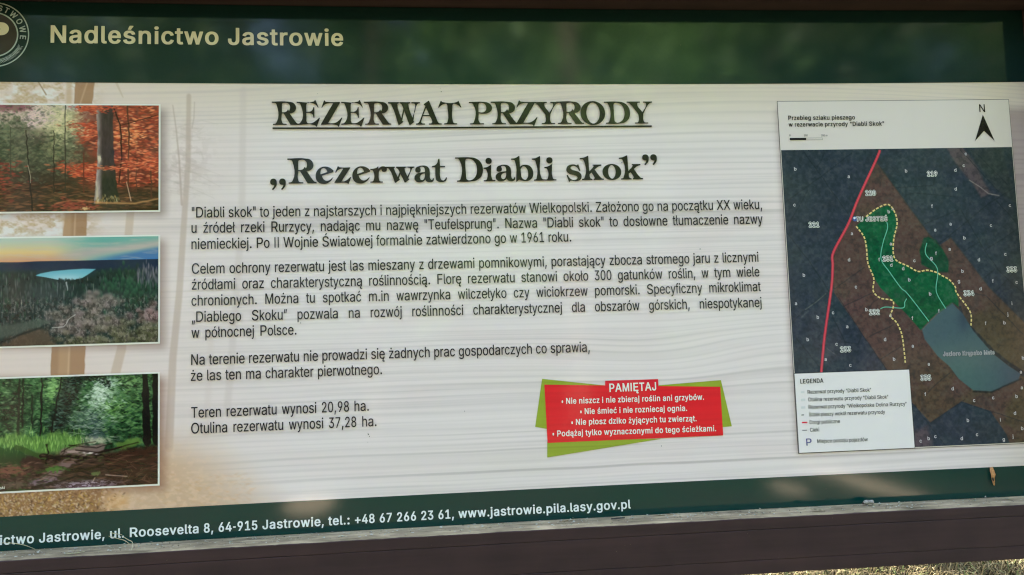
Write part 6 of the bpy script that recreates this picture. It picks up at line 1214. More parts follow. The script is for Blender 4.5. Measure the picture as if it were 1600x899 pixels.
LNS = [[(1225, 318), (1280, 278), (1330, 240)], [(1256, 238), (1280, 272), (1325, 335)], [(1275, 265), (1288, 240)], [(1233, 348), (1262, 298)], [(1230, 365), (1265, 410), (1295, 455)], [(1236, 505), (1262, 480), (1295, 456)], [(1245, 530), (1283, 578)],
       [(1400, 294), (1458, 290), (1462, 270)], [(1415, 305), (1430, 302), (1492, 308)], [(1466, 382), (1500, 355), (1545, 318), (1590, 290)], [(1445, 350), (1500, 327), (1540, 395), (1562, 425)], [(1554, 312), (1576, 335), (1590, 352)], [(1505, 393), (1530, 378)], [(1540, 390), (1590, 358)],
       [(1500, 235), (1560, 300)], [(1525, 240), (1575, 290)], [(1533, 438), (1556, 420), (1600, 460)], [(1556, 455), (1590, 420)], [(1303, 452), (1350, 418)], [(1318, 479), (1362, 458)], [(1358, 526), (1395, 508)], [(1375, 562), (1410, 540)], [(1449, 613), (1465, 598), (1483, 583)], [(1310, 465), (1345, 520), (1385, 578)], [(1300, 495), (1320, 535), (1340, 538), (1345, 525)], [(1427, 632), (1475, 695)], [(1547, 642), (1600, 660)], [(1500, 628), (1550, 645)], [(1453, 661), (1506, 625)], [(1420, 440), (1440, 425)], [(1357, 482), (1364, 472), (1378, 464)], [(1500, 455), (1540, 462), (1600, 525)], [(1384, 578), (1376, 562)]]
for l in LNS: p.stroke(l, 1.3, 1.3, (34, 42, 48), .6, .8, .8, 2)
p.stroke([(1369, 254), (1450, 365), (1467, 384)], 2, 2, (58, 58, 54), .6, 1.2, 1); p.stroke([(1485, 372), (1545, 450), (1600, 505)], 2.2, 2.2, (66, 60, 54), .5, 1.5, 1)
p.stroke([(1514, 282), (1530, 292), (1544, 303), (1560, 306)], 1.2, 1.6, (150, 142, 138), .85, .8)
p.stroke([(1258, 484), (1275, 472), (1290, 459)], 1.2, 1.2, (116, 122, 112), .8, .8); p.stroke([(1252, 496), (1262, 486)], 2, 3, (96, 102, 104), .6, 1.4)
p.stroke([(1292, 545), (1306, 555)], 1.2, 1.4, (104, 106, 108), .6, .9)
tx = 1 - .85 * lkm
p.mix(.22 * tx * sst(.5, .75, n2), (100, 104, 100)); p.mix(.30 * tx * sst(.5, .25, n2), (28, 36, 40)); p.mix(.12 * tx * n3, (16, 22, 26)); p.mix(.25 * tx * sst(.55, .8, fbm(X / 14, Y / 14, 70)), (40, 46, 50))
fastgrid('aerial_picture', U, V, .0008, M_PRINT, mp, np.clip((lin(p.c) - SHEEN) / EXPO_WHITE, .002, .9))

def strip(pts, wpx, closed=False):
    """ribbon of constant width along px points"""
    P = [np.array(at(*q)) for q in pts]
    w_ = wpx / 1232 / 2
    V, T = [], []
    for i, q in enumerate(P):
        a = P[max(i - 1, 0)]; b = P[min(i + 1, len(P) - 1)]
        d = (b - a) / np.hypot(*(b - a)); n = np.array([-d[1], d[0]])
        V += [tuple(q + n * w_), tuple(q - n * w_)]
    for i in range(len(P) - 1): T.append((2 * i, 2 * i + 1, 2 * i + 3, 2 * i + 2))
    return V, T
def smooth_px(pts, k=6):
    P = [np.array(q, float) for q in pts]; out = []
    for i in range(len(P) - 1):
        p0 = P[i - 1] if i else P[0]; p1, p2 = P[i], P[i + 1]; p3 = P[i + 2] if i + 2 < len(P) else p2
        for j in range(k):
            t = j / k
            out.append(.5 * ((2 * p1) + (p2 - p0) * t + (2 * p0 - 5 * p1 + 4 * p2 - p3) * t * t + (3 * p1 - p0 - 3 * p2 + p3) * t ** 3))
    out.append(P[-1]); return out
road = [(1374.3, 235.2), (1368, 251), (1340, 312), (1325, 350), (1301.5, 395), (1300.7, 415), (1298.5, 450), (1288, 525), (1282.7, 582)]
Vs, Ts = strip(smooth_px(road), 4.3); text_obj('public_road', Vs, Ts, .0010, M_ROADINK, mp)
Vs, Ts = strip(smooth_px(road), 1.5); text_obj('public_road', Vs, Ts, .0011, print_mat('road_centre_ink', ink((196, 84, 96))), mp)
def dashes(pts, wpx, on, off_):
    S = smooth_px(pts, 10); L = np.concatenate([[0], np.cumsum([np.hypot(*(S[i + 1] - S[i])) for i in range(len(S) - 1)])])
    V, T = [], []; s0 = 0
    f = lambda s: (np.interp(s, L, [q[0] for q in S]), np.interp(s, L, [q[1] for q in S]))
    while s0 < L[-1]:
        v, t = strip([f(s0), f(min(s0 + on * .5, L[-1])), f(min(s0 + on, L[-1] + .01))], wpx)
        b = len(V); V += v; T += [tuple(i + b for i in q) for q in t]; s0 += on + off_
    return V, T
DA = [(1337, 354), (1349, 370), (1353, 387), (1355.5, 412), (1364.5, 435), (1363.8, 455), (1375, 466), (1393.8, 470), (1394.5, 482), (1390.5, 494), (1400, 504), (1407.5, 520), (1411, 540), (1413.8, 567)]
DB = [(1352.5, 339), (1370, 326), (1387, 320), (1397.5, 332.5), (1401, 350), (1396, 372.5), (1395, 395), (1400, 407.5), (1417.5, 416), (1433.8, 424.5), (1447.5, 422.5), (1462.5, 426), (1469, 430), (1482.5, 437.5), (1492, 449), (1494, 458), (1515, 487.5), (1516.3, 509)]
va, ta = dashes(DA, 2.4, 4.4, 2.2); vb, tb = dashes(DB, 2.4, 4.4, 2.2)
text_obj('walking_trail', va + vb, ta + [tuple(i + len(va) for i in t) for t in tb], .0011, M_DASHINK, mp)
for st_ in ([(1385, 347.5), (1386, 357.5), (1379, 380), (1376, 405), (1389, 425), (1407, 450), (1418, 460), (1450.8, 502.5)],
            [(1447.5, 380), (1445.8, 397.5), (1463.8, 420), (1461.8, 450), (1465, 463), (1477, 482.5)],
            [(1375, 483), (1383.8, 480), (1410, 481.5), (1413, 472.5), (1416, 467)]):
    v, t = strip(smooth_px(st_), 1.5); text_obj('stream_line', v, t, .0010, M_STREAM, mp)
# compartment letters
LET = [('b',168,160,1),('a',502,207,1),('b',860,172,1),('c',1233,65,1),('c',1220,138,1),('d',1168,167,1),('d',1170,285,1),('f',1022,393,1),('c',163,384,1),('c',1508,387,1),('a',1138,503,1),('c',1390,512,1),('a',1042,540,1),('b',1224,590,1),('a',522,563,1),('a',1132,660,1),('d',504,727,1),('c',912,732,1),('f',1047,688,1),('g',1018,716,1),('d',768,760,1),('d',842,782,1),('b',880,852,1),('f',692,727,1),('b',222,823,1),('d',1315,727,1),('c',1480,692,1),('b',1212,798,1),('g',1190,860,1),('f',1402,860,1),('c',1550,867,1),('a',765,627,1),('b',752,427,1),('a',776,408,1),
 ('a',173,100,2),('b',309,186,2),('c',404,157,2),('a',493,244,2),('b',246,325,2),('c',426,353,2),('a',358,448,2),('c',512,485,2),('b',612,138,2),('d',762,175,2),('d',729,325,2),('b',785,447,2),('a',902,365,2),('c',547,-4,2),('b',1010,40,2),('f',900,192,2),('f',1065,147,2),('i',1521,100,2),('j',1496,168,2),('b',1474,220,2),('f',1357,225,2),('a',1002,478,2),('f',980,667,2),('d',1151,632,2),('c',1285,705,2),('c',1404,688,2),('b',1550,680,2),('d',1540,785,2),('b',1246,830,2),('i',1449,827,2),('a',1577,527,2),('a',1583,625,2),('b',1590,440,2),('b',1585,880,2),('d',1325,8,2),
 ('c',951,58,3),('b',1001,43,3),('c',1043,30,3),('d',1208,43,3),('c',1303,18,3),('g',1470,48,3),('j',1528,30,3)]
Va, Ta = [], []
for ch, x, y, k in LET:
    px_, py_ = 1200 + x / 4, {1: 225, 2: 450, 3: 675}[k] + y / 4
    e = 8.0 / 1232
    u, v = at(px_, py_)
    Aw = FB[ch][0]
    a, t = lay_text(FB, ch, (u - Aw * e * .5, v + .27 * e), (1, 0), e, 1.0)
    b = len(Va); Va += a; Ta += [tuple(i + b for i in q) for q in t]
text_obj('compartment_letters', Va, Ta, .0011, M_MAPTXT, mp)['kind'] = 'stuff'
def fat(F, s, u, v, e, hs, mat_out, mat_in, name, d=.045):
    """dark lettering with a pale outline"""
    W = text_width(F, s)
    Va, Ta = [], []
    k = 0
    for dx, dy in ((-d, 0), (d, 0), (0, -d), (0, d), (0, 0)):
        a, t = lay_text(FB, s, (u - W * e * hs / 2 + dx * e, v + .358 * e + dy * e), (1, 0), e, hs * W / text_width(FB, s))
        off = .0010 + k * .00003; k += 1
        b = len(Va); Va += [P3(q[0], q[1], off) for q in a]; Ta += [tuple(i + b for i in q) for q in t]
    mesh(name, Va, Ta, mat_out, mp)
    a, t = lay_text(F, s, (u - W * e * hs / 2, v + .358 * e), (1, 0), e, hs)
    text_obj(name, a, t, .0013, mat_in, mp)
for s, x, y in (('219', 1455.8, 272), ('220', 1359.5, 302), ('221', 1271.3, 351.5), ('231', 1386.5, 404.5), ('333', 1580, 421.5), ('232', 1365.5, 488), ('334', 1513, 458.5), ('233', 1320.5, 546), ('335', 1445.7, 590.5)):
    u, v = at(x, y); fat(FR, s, u, v, 11.6 / 1232, .95, M_MAPNUM, M_MAPDARK, 'compartment_number', .075)
u, v = at(1361.5, 342.5); fat(FR, 'TU JESTEŚ', u, v, 10.6 / 1232, .95, M_MAPNUM, M_MAPDARK, 'here_lettering', .06)
u, v = at(1513, 552); fat(FR, 'Jezioro Krępsko Małe', u, v, 10.0 / 1232, .92, M_MAPTXT, print_mat('lake_name_ink', ink((120, 132, 138))), 'lake_lettering', .03)
u, v = at(1335.3, 342.3)
text_obj('here_marker', [(u, v)] + _q(u, v, .0034, 20), [(0, i + 1, (i + 1) % 20 + 1) for i in range(20)], .0009, print_mat('marker_blue_ink', ink((60, 90, 150))), mp)
text_obj('here_marker', [(u - .0006, v - .0010)] + _q(u - .0006, v - .0010, .0016, 14), [(0, i + 1, (i + 1) % 14 + 1) for i in range(14)], .00095, print_mat('marker_pale_ink', ink((206, 222, 240))), mp)
# title strip
text_px('map_title', FB, 'Przebieg szlaku pieszego', 1231.4, 188.2, 1335.5, 187.2, 6.9, M_LEGBOLD, mp)
text_px('map_title', FB, 'w rezerwacie przyrody "Diabli Skok"', 1232, 198.6, 1381, 196.9, 6.9, M_LEGBOLD, mp)
def px_poly(name, pts, off, mat, parent):
    pp, tt = tess([[at(*q) for q in pts]]); return text_obj(name, pp, tt, off, mat, parent)
px_poly('north_arrow', [(1534.9, 179.7), (1553.2, 220.4), (1536.7, 205), (1522.7, 220.9)], .0010, M_TITLEINK, mp)
text_px('north_letter', FR, 'N', 1529.8, 175.8, 1538.6, 175.7, 12.2, M_TITLEINK, mp)
px_poly('scale_bar', [(1233.6, 216.2), (1284.6, 215.8), (1284.8, 219.1), (1233.8, 219.5)], .0008, M_LEGTXT, mp)
px_poly('scale_bar', [(1259, 216.6), (1284.2, 216.3), (1284.3, 218.7), (1259, 218.9)], .0010, M_MAPWHITE, mp)
px_poly('scale_bar', [(1233.6, 216.2), (1259, 216), (1259.1, 219.3), (1233.8, 219.5)], .0012, M_LEGBOLD, mp)
for s, x in (('0', 1233.8), ('100', 1258.6), ('200 m', 1287.5)):
    wpx = 1.9 * len(s)
    text_px('scale_figures', FR, s, x - wpx / 2, 213.6, x + wpx / 2, 213.6, 3.0, M_LEGTXT, mp)
# legend
leg = bpy.data.objects.new('legend', None); COL.objects.link(leg); leg.parent = mp
lq = [(1241, 584.3), (1419, 578.2), (1426.2, 699.6), (1248, 707.2)]
u0, v0 = at(1241.2, 584.2); u1 = at(1419.6, 578.4)[0]; v1 = MV1
def rect2(name, u0, u1, v0, v1, off, mat, parent): return rect(name, u0, u1, v0, v1, off, mat, parent)
M_LEGWHITE = print_mat('legend_white_ink', ink((217, 217, 214)))
rect('legend_outline', MU0, u1 + .0009, v0 - .0008, v1, .0010, M_BLACKLINE, mp)
leg_sheet = rect('legend_sheet', MU0 + .0005, u1, v0, v1 - .0004, .0012, M_LEGWHITE, mp)
bpy.data.objects.remove(leg)
def LT(F, s, x0, y0, x1, y1, cap, mat): text_px('legend_line', F, s, x0, y0, x1, y1, cap, mat, mp, off=.0015)
LT(FB, 'LEGENDA', 1249.8, 599.6, 1285.8, 598.2, 7.0, M_LEGBOLD)
LT(FR, 'Rezerwat przyrody "Diabli Skok"', 1261.2, 615.6, 1360.2, 612.0, 5.9, M_LEGTXT)
LT(FR, 'Otulina rezerwatu przyrody "Diabli Skok"', 1262, 627.4, 1387, 622.9, 5.9, M_LEGTXT)
LT(FR, 'Rezerwat przyrody "Wielkopolska Dolina Rurzycy"', 1262.7, 639.1, 1415.5, 633.9, 5.9, M_LEGTXT)
LT(FR, 'Szlak pieszy wokół rezerwatu przyrody', 1263.4, 650.8, 1382, 646.5, 5.9, M_LEGTXT)
LT(FR, 'Drogi publiczne', 1264.4, 662.8, 1311.7, 661.0, 5.9, M_LEGTXT)
LT(FR, 'Cieki', 1265, 674.8, 1279.3, 674.1, 5.9, M_LEGTXT)
LT(FR, 'Miejsce postoju pojazdów', 1276.2, 692.3, 1355, 689.3, 5.9, M_LEGTXT)
LT(FR, 'P', 1259.3, 696.4, 1267.6, 696.0, 11, M_BLUEINK)
for x0, x1, y, h, mt in ((1250.5, 1256, 613, 2.6, M_PALEDASH), (1250.7, 1257, 625, 3.6, M_PALEDASH), (1251, 1257.4, 637, 3.6, M_PALEDASH), (1251.4, 1255.4, 648.6, 1.3, M_LEGTXT), (1252.2, 1260.6, 660.4, 2.2, M_REDDASH), (1252.8, 1260.2, 672.4, .9, M_LEGTXT)):
    px_poly('legend_symbol', [(x0, y - h / 2), (x1, y - h / 2 - .2), (x1, y + h / 2 - .2), (x0, y + h / 2)], .0015, mt, mp)

# ------------------------------------------------------------------ wooden frame
px_v = 1 / 1232
UL0, UR0 = U_LEFT, U_RIGHT
# bottom rail: three glued lamellas with fine recessed joints, and a weathered top face
RV0 = at(800, 830, DEPTH)[1]
RVB = at(1400, 884.5, DEPTH)[1]
j1 = at(800, 849.5, DEPTH)[1]
j2 = at(1500, 858, DEPTH)[1]
rails = bpy.data.objects.new('bottom_rail', None); COL.objects.link(rails); rails.parent = board
rails['label'] = 'dark brown bottom rail with a weathered grey top edge'
X0, X1 = UL0 - .10, UR0 + .10
bar('lamella', X0, X1, V_BOT + .0012, j1 - .0002, .06, -DEPTH, M_BROWN, rails, 60, .0005, True, .00025)
bar('lamella', X0, X1, j1 + .0002, j2 - .00015, .06, -DEPTH - .0001, M_BROWN, rails, 60, .0004, True, .00025)
bar('lamella', X0, X1, j2 + .00015, RVB, .06, -DEPTH, M_BROWN, rails, 60, .0005, True, .00025)
bar('joint', X0 + .001, X1 - .001, V_BOT + .008, RVB - .008, .05, -DEPTH + .0014, M_CRACK, rails, 60, .0005)
# weathered upper face, worn unevenly towards its front edge
rnd = random.Random(4)
n = 420
us = np.linspace(U_LEFT, U_RIGHT + .02, n)
Vv, Ff = [], []
rows = 9
for i, u in enumerate(us):
    ed = DEPTH - .0002 - .0028 * max(0, fbm(np.array([u * 45.0]), np.array([3.0]), 9)[0] - .45) * 2
    for k in range(rows):
        f = k / (rows - 1)
        dpt = -.001 + f * (ed + .001)
        z = HC - V_BOT + .0002 + .0011 * (fbm(np.array([u * 160.0]), np.array([dpt * 300.0]), 6)[0] - .5) * (0 if k in (0,) else 1) - (.0016 if k == rows - 1 else 0) - .0003 * f
        Vv.append((u, bowz(u) - dpt, z))
for i in range(n - 1):
    for k in range(rows - 1):
        a = i * rows + k; Ff.append((a, a + 1, a + rows + 1, a + rows))
mesh('weathered_top', Vv, Ff, M_LEDGE, rails, True)

top = bpy.data.objects.new('top_rail', None); COL.objects.link(top); top.parent = board
hb = RVB - V_BOT
bar('lamella', X0, X1, V_TOP - hb * .55, V_TOP - .0008, .06, -DEPTH, M_BROWN, top, 60, .0012)
bar('lamella', X0, X1, V_TOP - hb, V_TOP - hb * .55 - .0009, .06, -DEPTH, M_BROWN, top, 60, .0012)
zb, zt = HC - RVB, HC - V_TOP + hb
for x0, x1 in ((U_LEFT - .11, U_LEFT), (U_RIGHT + .0008, U_RIGHT + .11)):
    y0 = bowz(x0)
    box('side_post', x0, x1, y0 - DEPTH + .0015, y0 + .062, HC - V_BOT + .0005, HC - V_TOP - .0005, M_BROWN, board, .0015)
    box('leg', x0 + .005, x1 - .005, y0 - .03, y0 + .055, -.02, HC - RVB - .0006, M_BROWN, board, .003)
# a back board of planks closes the frame behind the panel
for k in range(6):
    z0 = HC - V_BOT + .002 + k * ((V_BOT - V_TOP - .004) / 6); z1 = z0 + (V_BOT - V_TOP - .004) / 6 - .003
    box('back_plank', U_LEFT + .002, U_RIGHT - .002, .012, .030, z0, z1, M_BROWN, board, .002)

# dark specks on the print
M_SPECK = plain_mat('dark_dirt', (.02, .018, .015), (.05, .045, .035), .8, 400, .2)
def speck(x, y, r, el=1.0, ang=0.0):
    u, v = at(x, y); import bmesh
    bm = bmesh.new(); bmesh.ops.create_icosphere(bm, subdivisions=2, radius=1)
    rr = random.Random(int(x * 7 + y))
    for w_ in bm.verts:
        q = w_.co * (1 + rr.uniform(-.25, .25)) * r
        a = q.x * el; b = q.z
        ca, sa = math.cos(ang), math.sin(ang)
        w_.co = Vector((u + a * ca - b * sa, bowz(u) - .0011 - abs(q.y) * .25 if q.y < 0 else bowz(u) - .0009, HC - v + a * sa + b * ca))
    me = bpy.data.meshes.new('speck'); bm.to_mesh(me); bm.free()
    return link('speck', me, M_SPECK, board)
for a in ((689.5, 144, .00065, 1, 0), (687.8, 138.5, .0003, 1, 0), (496.5, 147, .00028, 1, 1.3), (575.5, 678.5, .0006, 1.9, -.9), (577.5, 682, .0005, 1.2, 1.2), (574.8, 691, .00028, 1, 0), (1063, 71, .0006, 1.3, 1.1),
          (1093.5, 389.5, .0006, 1.2, .5), (1033, 697, .00022, 6, 1.57), (126, 168.6, .0008, 1.4, -.6), (124.3, 166, .0006, 1.2, .9), (971.5, 254.5, .0006, 1.2, .8), (1290, 764, .0004, 1.5, .4), (1266.3, 616.5, .0003, 5, 1.4), (470, 505, .00025, 4, 1.5), (726, 643, .0002, 5, 1.57)):
    speck(*a)

# ------------------------------------------------------------------ litter lying on the rail
M_NEEDLE = plain_mat('dry_needle', (.42, .37, .22), (.60, .53, .34), .6, 200, .1)
M_NEEDLE2 = plain_mat('brown_needle', (.22, .15, .08), (.34, .24, .13), .7, 200, .1)
zL = HC - V_BOT + .0008
def on_ledge(x, y, lift=.0):
    """point of the rail's top face under the photo point"""
    d = R3.T @ np.array([(x - 800) / FPX, (y - 449.5) / FPX, 1.0])
    dv = V_BOT - .0008 - lift
    t = (dv - CAM_B[1]) / d[1]
    return (CAM_B[0] + t * d[0], CAM_B[2] + t * d[2], HC - dv)
def leaning(x, y, off):
    u, v = at(x, y, off); return P3(u, v, off)
def needle(pts, r, mat, label, cat='pine needle'):
    sp = [Vector(p) for p in pts]; out = []
    for i in range(len(sp) - 1):
        p0 = sp[i - 1] if i else sp[0]; p1, p2 = sp[i], sp[i + 1]; p3 = sp[i + 2] if i + 2 < len(sp) else p2
        for j in range(5):
            t = j / 5
            out.append(.5 * ((2 * p1) + (p2 - p0) * t + (2 * p0 - 5 * p1 + 4 * p2 - p3) * t * t + (3 * p1 - p0 - 3 * p2 + p3) * t ** 3))
    out.append(sp[-1]); n_ = len(out)
    V, F = tube(out, [r * (.35 + .65 * math.sin(math.pi * min(.93, .12 + .8 * i / n_))) for i in range(n_)], 6)
    o = mesh('pine_needle', V, F, mat, None, True)
    return tag(o, label, cat)
needle([leaning(2, 848.5, .004), leaning(20, 849, .007), leaning(38, 852, .012), on_ledge(55, 858.5)], .00042, M_NEEDLE, 'pale dry needle leaning over the words at the far left of the rail')
needle([leaning(170, 838, .006), leaning(183, 841.5, .01), leaning(195, 845, .018), on_ledge(206.5, 853.5)], .00040, M_NEEDLE, 'lower of two crossed pale needles leaning on the green band below the street abbreviation')
needle([leaning(191, 838, .012), leaning(200, 843.5, .016), leaning(207, 848, .024), on_ledge(205.5, 860)], .00042, M_NEEDLE, 'upper bent pale needle crossing another beside the street abbreviation')
needle([leaning(172, 832.5, .003), leaning(180, 834, .004), leaning(191, 836, .003)], .00040, M_NEEDLE, 'short pale needle stuck flat across the letters of the street abbreviation')
needle([on_ledge(878, 815.5), on_ledge(888, 813.2), on_ledge(899, 812.5)], .0006, M_NEEDLE2, 'brown needle lying on the grey rail edge left of the middle scraps')
needle([on_ledge(1020, 806.5), on_ledge(1036, 805), on_ledge(1052, 804.2)], .0005, M_NEEDLE2, 'long thin brown needle flat on the grey rail edge right of the web address')
needle([on_ledge(100, 866), on_ledge(118, 864.6), on_ledge(133, 862)], .0004, M_NEEDLE, 'pale needle lying flat on the rail edge between the two leaning needle tufts')

def chip(name, pts, thick, mat, label, cat, along):
    """a bent flake: outline in 3-D given as centre line + half widths"""
    V, F = [], []
    n_ = len(pts)
    for i, (p_, hw) in enumerate(pts):
        p_ = Vector(p_)
        a = Vector(pts[max(i - 1, 0)][0]); b = Vector(pts[min(i + 1, n_ - 1)][0])
        t = (b - a).normalized(); s = t.cross(along).normalized()
        nrm = s.cross(t).normalized()
        for q in (s * hw + nrm * -thick, s * hw * .5 + nrm * thick, s * -hw * .6 + nrm * thick * 1.2, s * -hw + nrm * -thick):
            V.append(tuple(p_ + q))
    for i in range(n_ - 1):
        for k in range(4): F.append((i * 4 + k, i * 4 + (k + 1) % 4, (i + 1) * 4 + (k + 1) % 4, (i + 1) * 4 + k))
    F.append((3, 2, 1, 0)); F.append(tuple((n_ - 1) * 4 + k for k in range(4)))
    o = mesh(name, V, F, mat, None, False)
    return tag(o, label, cat)
M_BARK = plain_mat('bark_scrap', (.16, .13, .08), (.36, .30, .20), .85, 300, .5)
M_COCOON = plain_mat('grey_cocoon', (.16, .14, .12), (.42, .38, .33), .8, 500, .4)
M_ORANGE = plain_mat('orange_sliver', (.42, .17, .06), (.66, .33, .14), .6, 350, .3)
M_DARKTIP = plain_mat('dark_tip', (.03, .018, .012), (.07, .04, .025), .6, 350, .3)
upv = Vector((0, 0, 1))
chip('bark_scrap', [(on_ledge(1267, 795.5, .0015), .0008), (on_ledge(1273, 796, .002), .0019), (on_ledge(1281, 796.5, .0015), .0021), (on_ledge(1289, 798.5, .001), .0008)], .0009, M_BARK,
     'flat tan scrap of bark lying on the grey rail edge below the map legend', 'bark scrap', upv)
chip('bark_scrap', [(on_ledge(955, 811, .001), .0006), (on_ledge(965, 810, .002), .0014), (on_ledge(976, 809, .0012), .0005)], .0007, M_SPECK,
     'dark curled scrap on the grey rail edge under the end of the web address', 'bark scrap', upv)
# cocoon: short open-ended husk
def husk():
    a, b = Vector(on_ledge(1349.5, 786.5, .0030)), Vector(on_ledge(1363.5, 785, .0034))
    pts = [a.lerp(b, t) + Vector((0, 0, .0008 * math.sin(math.pi * t))) for t in np.linspace(0, 1, 9)]
    V, F = tube(pts, [.0016, .0026, .0031, .0030, .0026, .0023, .0024, .0028, .0030], 12)
    o = mesh('husk', V, F[:-1], M_COCOON, None, True); tag(o, 'small grey husk with a dark opening lying on the rail edge under the map', 'insect husk')
    c = pts[0] + Vector((-.0016, -.0006, 0)); Vh, Fh = tube([c, c + (b - a).normalized() * .0012], [.0014, .0011], 10)
    mesh('opening', Vh, Fh, M_DARKTIP, o)
husk()
sl = [(leaning(1548.5, 730.5, .0018), .0017), (leaning(1549.5, 736, .0026), .0030), (leaning(1551.5, 742, .0030), .0030), (leaning(1551, 748, .0026), .0019), (leaning(1552.5, 753, .0022), .0013)]
sv = chip('wood_sliver', sl, .0010, M_ORANGE, 'upright orange sliver with a dark spot stuck on the green band at the right', 'wood sliver', Vector((0, 1, 0)))
o = chip('dark_end', [(leaning(1550.2, 746.5, .0040), .0009), (leaning(1551.5, 749.5, .0042), .0016), (leaning(1552.2, 752, .0036), .0008)], .0005, M_DARKTIP, None, None, Vector((0, 1, 0)))
o.parent = sv
o = chip('tip', [(leaning(1552, 753.2, .0025), .0012), (leaning(1552.8, 756, .0022), .0011), (leaning(1553.2, 758.5, .0015), .0004)], .0007, M_ORANGE, None, None, Vector((0, 1, 0)))
o.parent = sv

# crumbs and dust flakes, too many to count
rnd = random.Random(11)
Vv, Ff = [], []
def crumb(c, s):
    b = len(Vv)
    q = [Vector((rnd.uniform(-1, 1), rnd.uniform(-1, 1), rnd.uniform(-.25, .25))).normalized() * s * rnd.uniform(.6, 1.2) for _ in range(5)]
    for w_ in q: Vv.append(tuple(Vector(c) + w_ + Vector((0, 0, s * .25))))
    Ff.extend([(b, b + 1, b + 2), (b, b + 2, b + 3), (b, b + 3, b + 4), (b + 1, b + 2, b + 4), (b + 2, b + 3, b + 4), (b, b + 1, b + 4)])
for k in range(1800):
    u = rnd.uniform(U_LEFT + .01, U_RIGHT - .01)
    clump = fbm(np.array([u * 30]), np.array([1.0]), 3)[0]
    if rnd.random() > .25 + 1.3 * max(0, clump - .35): continue
    crumb((u, bowz(u) - rnd.uniform(.001, DEPTH - .006), HC - V_BOT + .0006), rnd.choice((.0006, .0009, .0014, .0022)))
o = mesh('crumbs', Vv, Ff, plain_mat('crumbs_of_lichen', (.30, .29, .22), (.55, .53, .44), .9, 300, .2)); o['kind'] = 'stuff'; o['label'] = 'pale crumbs and flakes scattered along the rail edge'
Vv, Ff = [], []
for k in range(420):
    u = rnd.uniform(U_LEFT + .01, U_RIGHT - .01)
    crumb((u, bowz(u) - rnd.uniform(.001, DEPTH - .006), HC - V_BOT + .0006), rnd.choice((.0005, .0008, .0012)))
o = mesh('dark_crumbs', Vv, Ff, plain_mat('dark_crumbs', (.05, .045, .03), (.12, .10, .07), .9, 300, .2)); o['kind'] = 'stuff'; o['label'] = 'dark specks of dirt along the rail edge'
# faint flecks on the rail's face
Vv, Ff = [], []
for (x, y, s) in ((9.5, 880.5, .0007), (261, 876, .0006), (668, 841, .0006), (674, 852, .0006), (673.5, 847, .0004), (1301, 809.5, .0007), (1171, 838, .0006), (502, 849.5, .0006), (963, 862, .0006), (976, 853, .0007), (1216, 872, .0004), (972, 857, .0005), (985, 851, .0004), (1168, 834, .0004)):
    u, v = at(x, y, DEPTH); crumb(P3(u, v, DEPTH + .0002), s)
o = mesh('fleck', Vv, Ff, M_LEDGE, rails); o['kind'] = 'stuff'

# ------------------------------------------------------------------ ground and dry grass behind the board
def ground_mat():
    m, t, b = new_mat('forest_floor')
    tc = t.nodes.new('ShaderNodeTexCoord')
    n = t.nodes.new('ShaderNodeTexNoise'); n.inputs['Scale'].default_value = .8; n.inputs['Detail'].default_value = 6
    n2 = t.nodes.new('ShaderNodeTexNoise'); n2.inputs['Scale'].default_value = 24; n2.inputs['Detail'].default_value = 8
    t.links.new(tc.outputs['Object'], n.inputs['Vector']); t.links.new(tc.outputs['Object'], n2.inputs['Vector'])
    c1 = t.nodes.new('ShaderNodeValToRGB'); c2 = t.nodes.new('ShaderNodeValToRGB')
    for c, a, d in ((c1, (.018, .015, .010), (.060, .050, .030)), (c2, (.014, .018, .009), (.040, .048, .022))):
        c.color_ramp.elements[0].position = .35; c.color_ramp.elements[1].position = .66
        c.color_ramp.elements[0].color = (*a, 1); c.color_ramp.elements[1].color = (*d, 1)
        t.links.new(n2.outputs['Fac'], c.inputs[0])
    mx = t.nodes.new('ShaderNodeMix'); mx.data_type = 'RGBA'
    r = t.nodes.new('ShaderNodeMapRange'); r.inputs[1].default_value = .45; r.inputs[2].default_value = .6
    t.links.new(n.outputs['Fac'], r.inputs[0]); t.links.new(r.outputs[0], mx.inputs[0])
    t.links.new(c1.outputs[0], mx.inputs[6]); t.links.new(c2.outputs[0], mx.inputs[7]); t.links.new(mx.outputs[2], b.inputs['Base Color'])
    bp = t.nodes.new('ShaderNodeBump'); bp.inputs['Strength'].default_value = .6; bp.inputs['Distance'].default_value = .03
    t.links.new(n2.outputs['Fac'], bp.inputs['Height']); t.links.new(bp.outputs[0], b.inputs['Normal'])
    b.inputs['Roughness'].default_value = 1.0
    b.inputs['Specular IOR Level'].default_value = .08
    return m
G = 240
gr = mesh('ground', [(-G, -G, 0), (G, -G, 0), (G, G, 0), (-G, G, 0)], [(0, 1, 2, 3)], ground_mat()); gr['kind'] = 'structure'
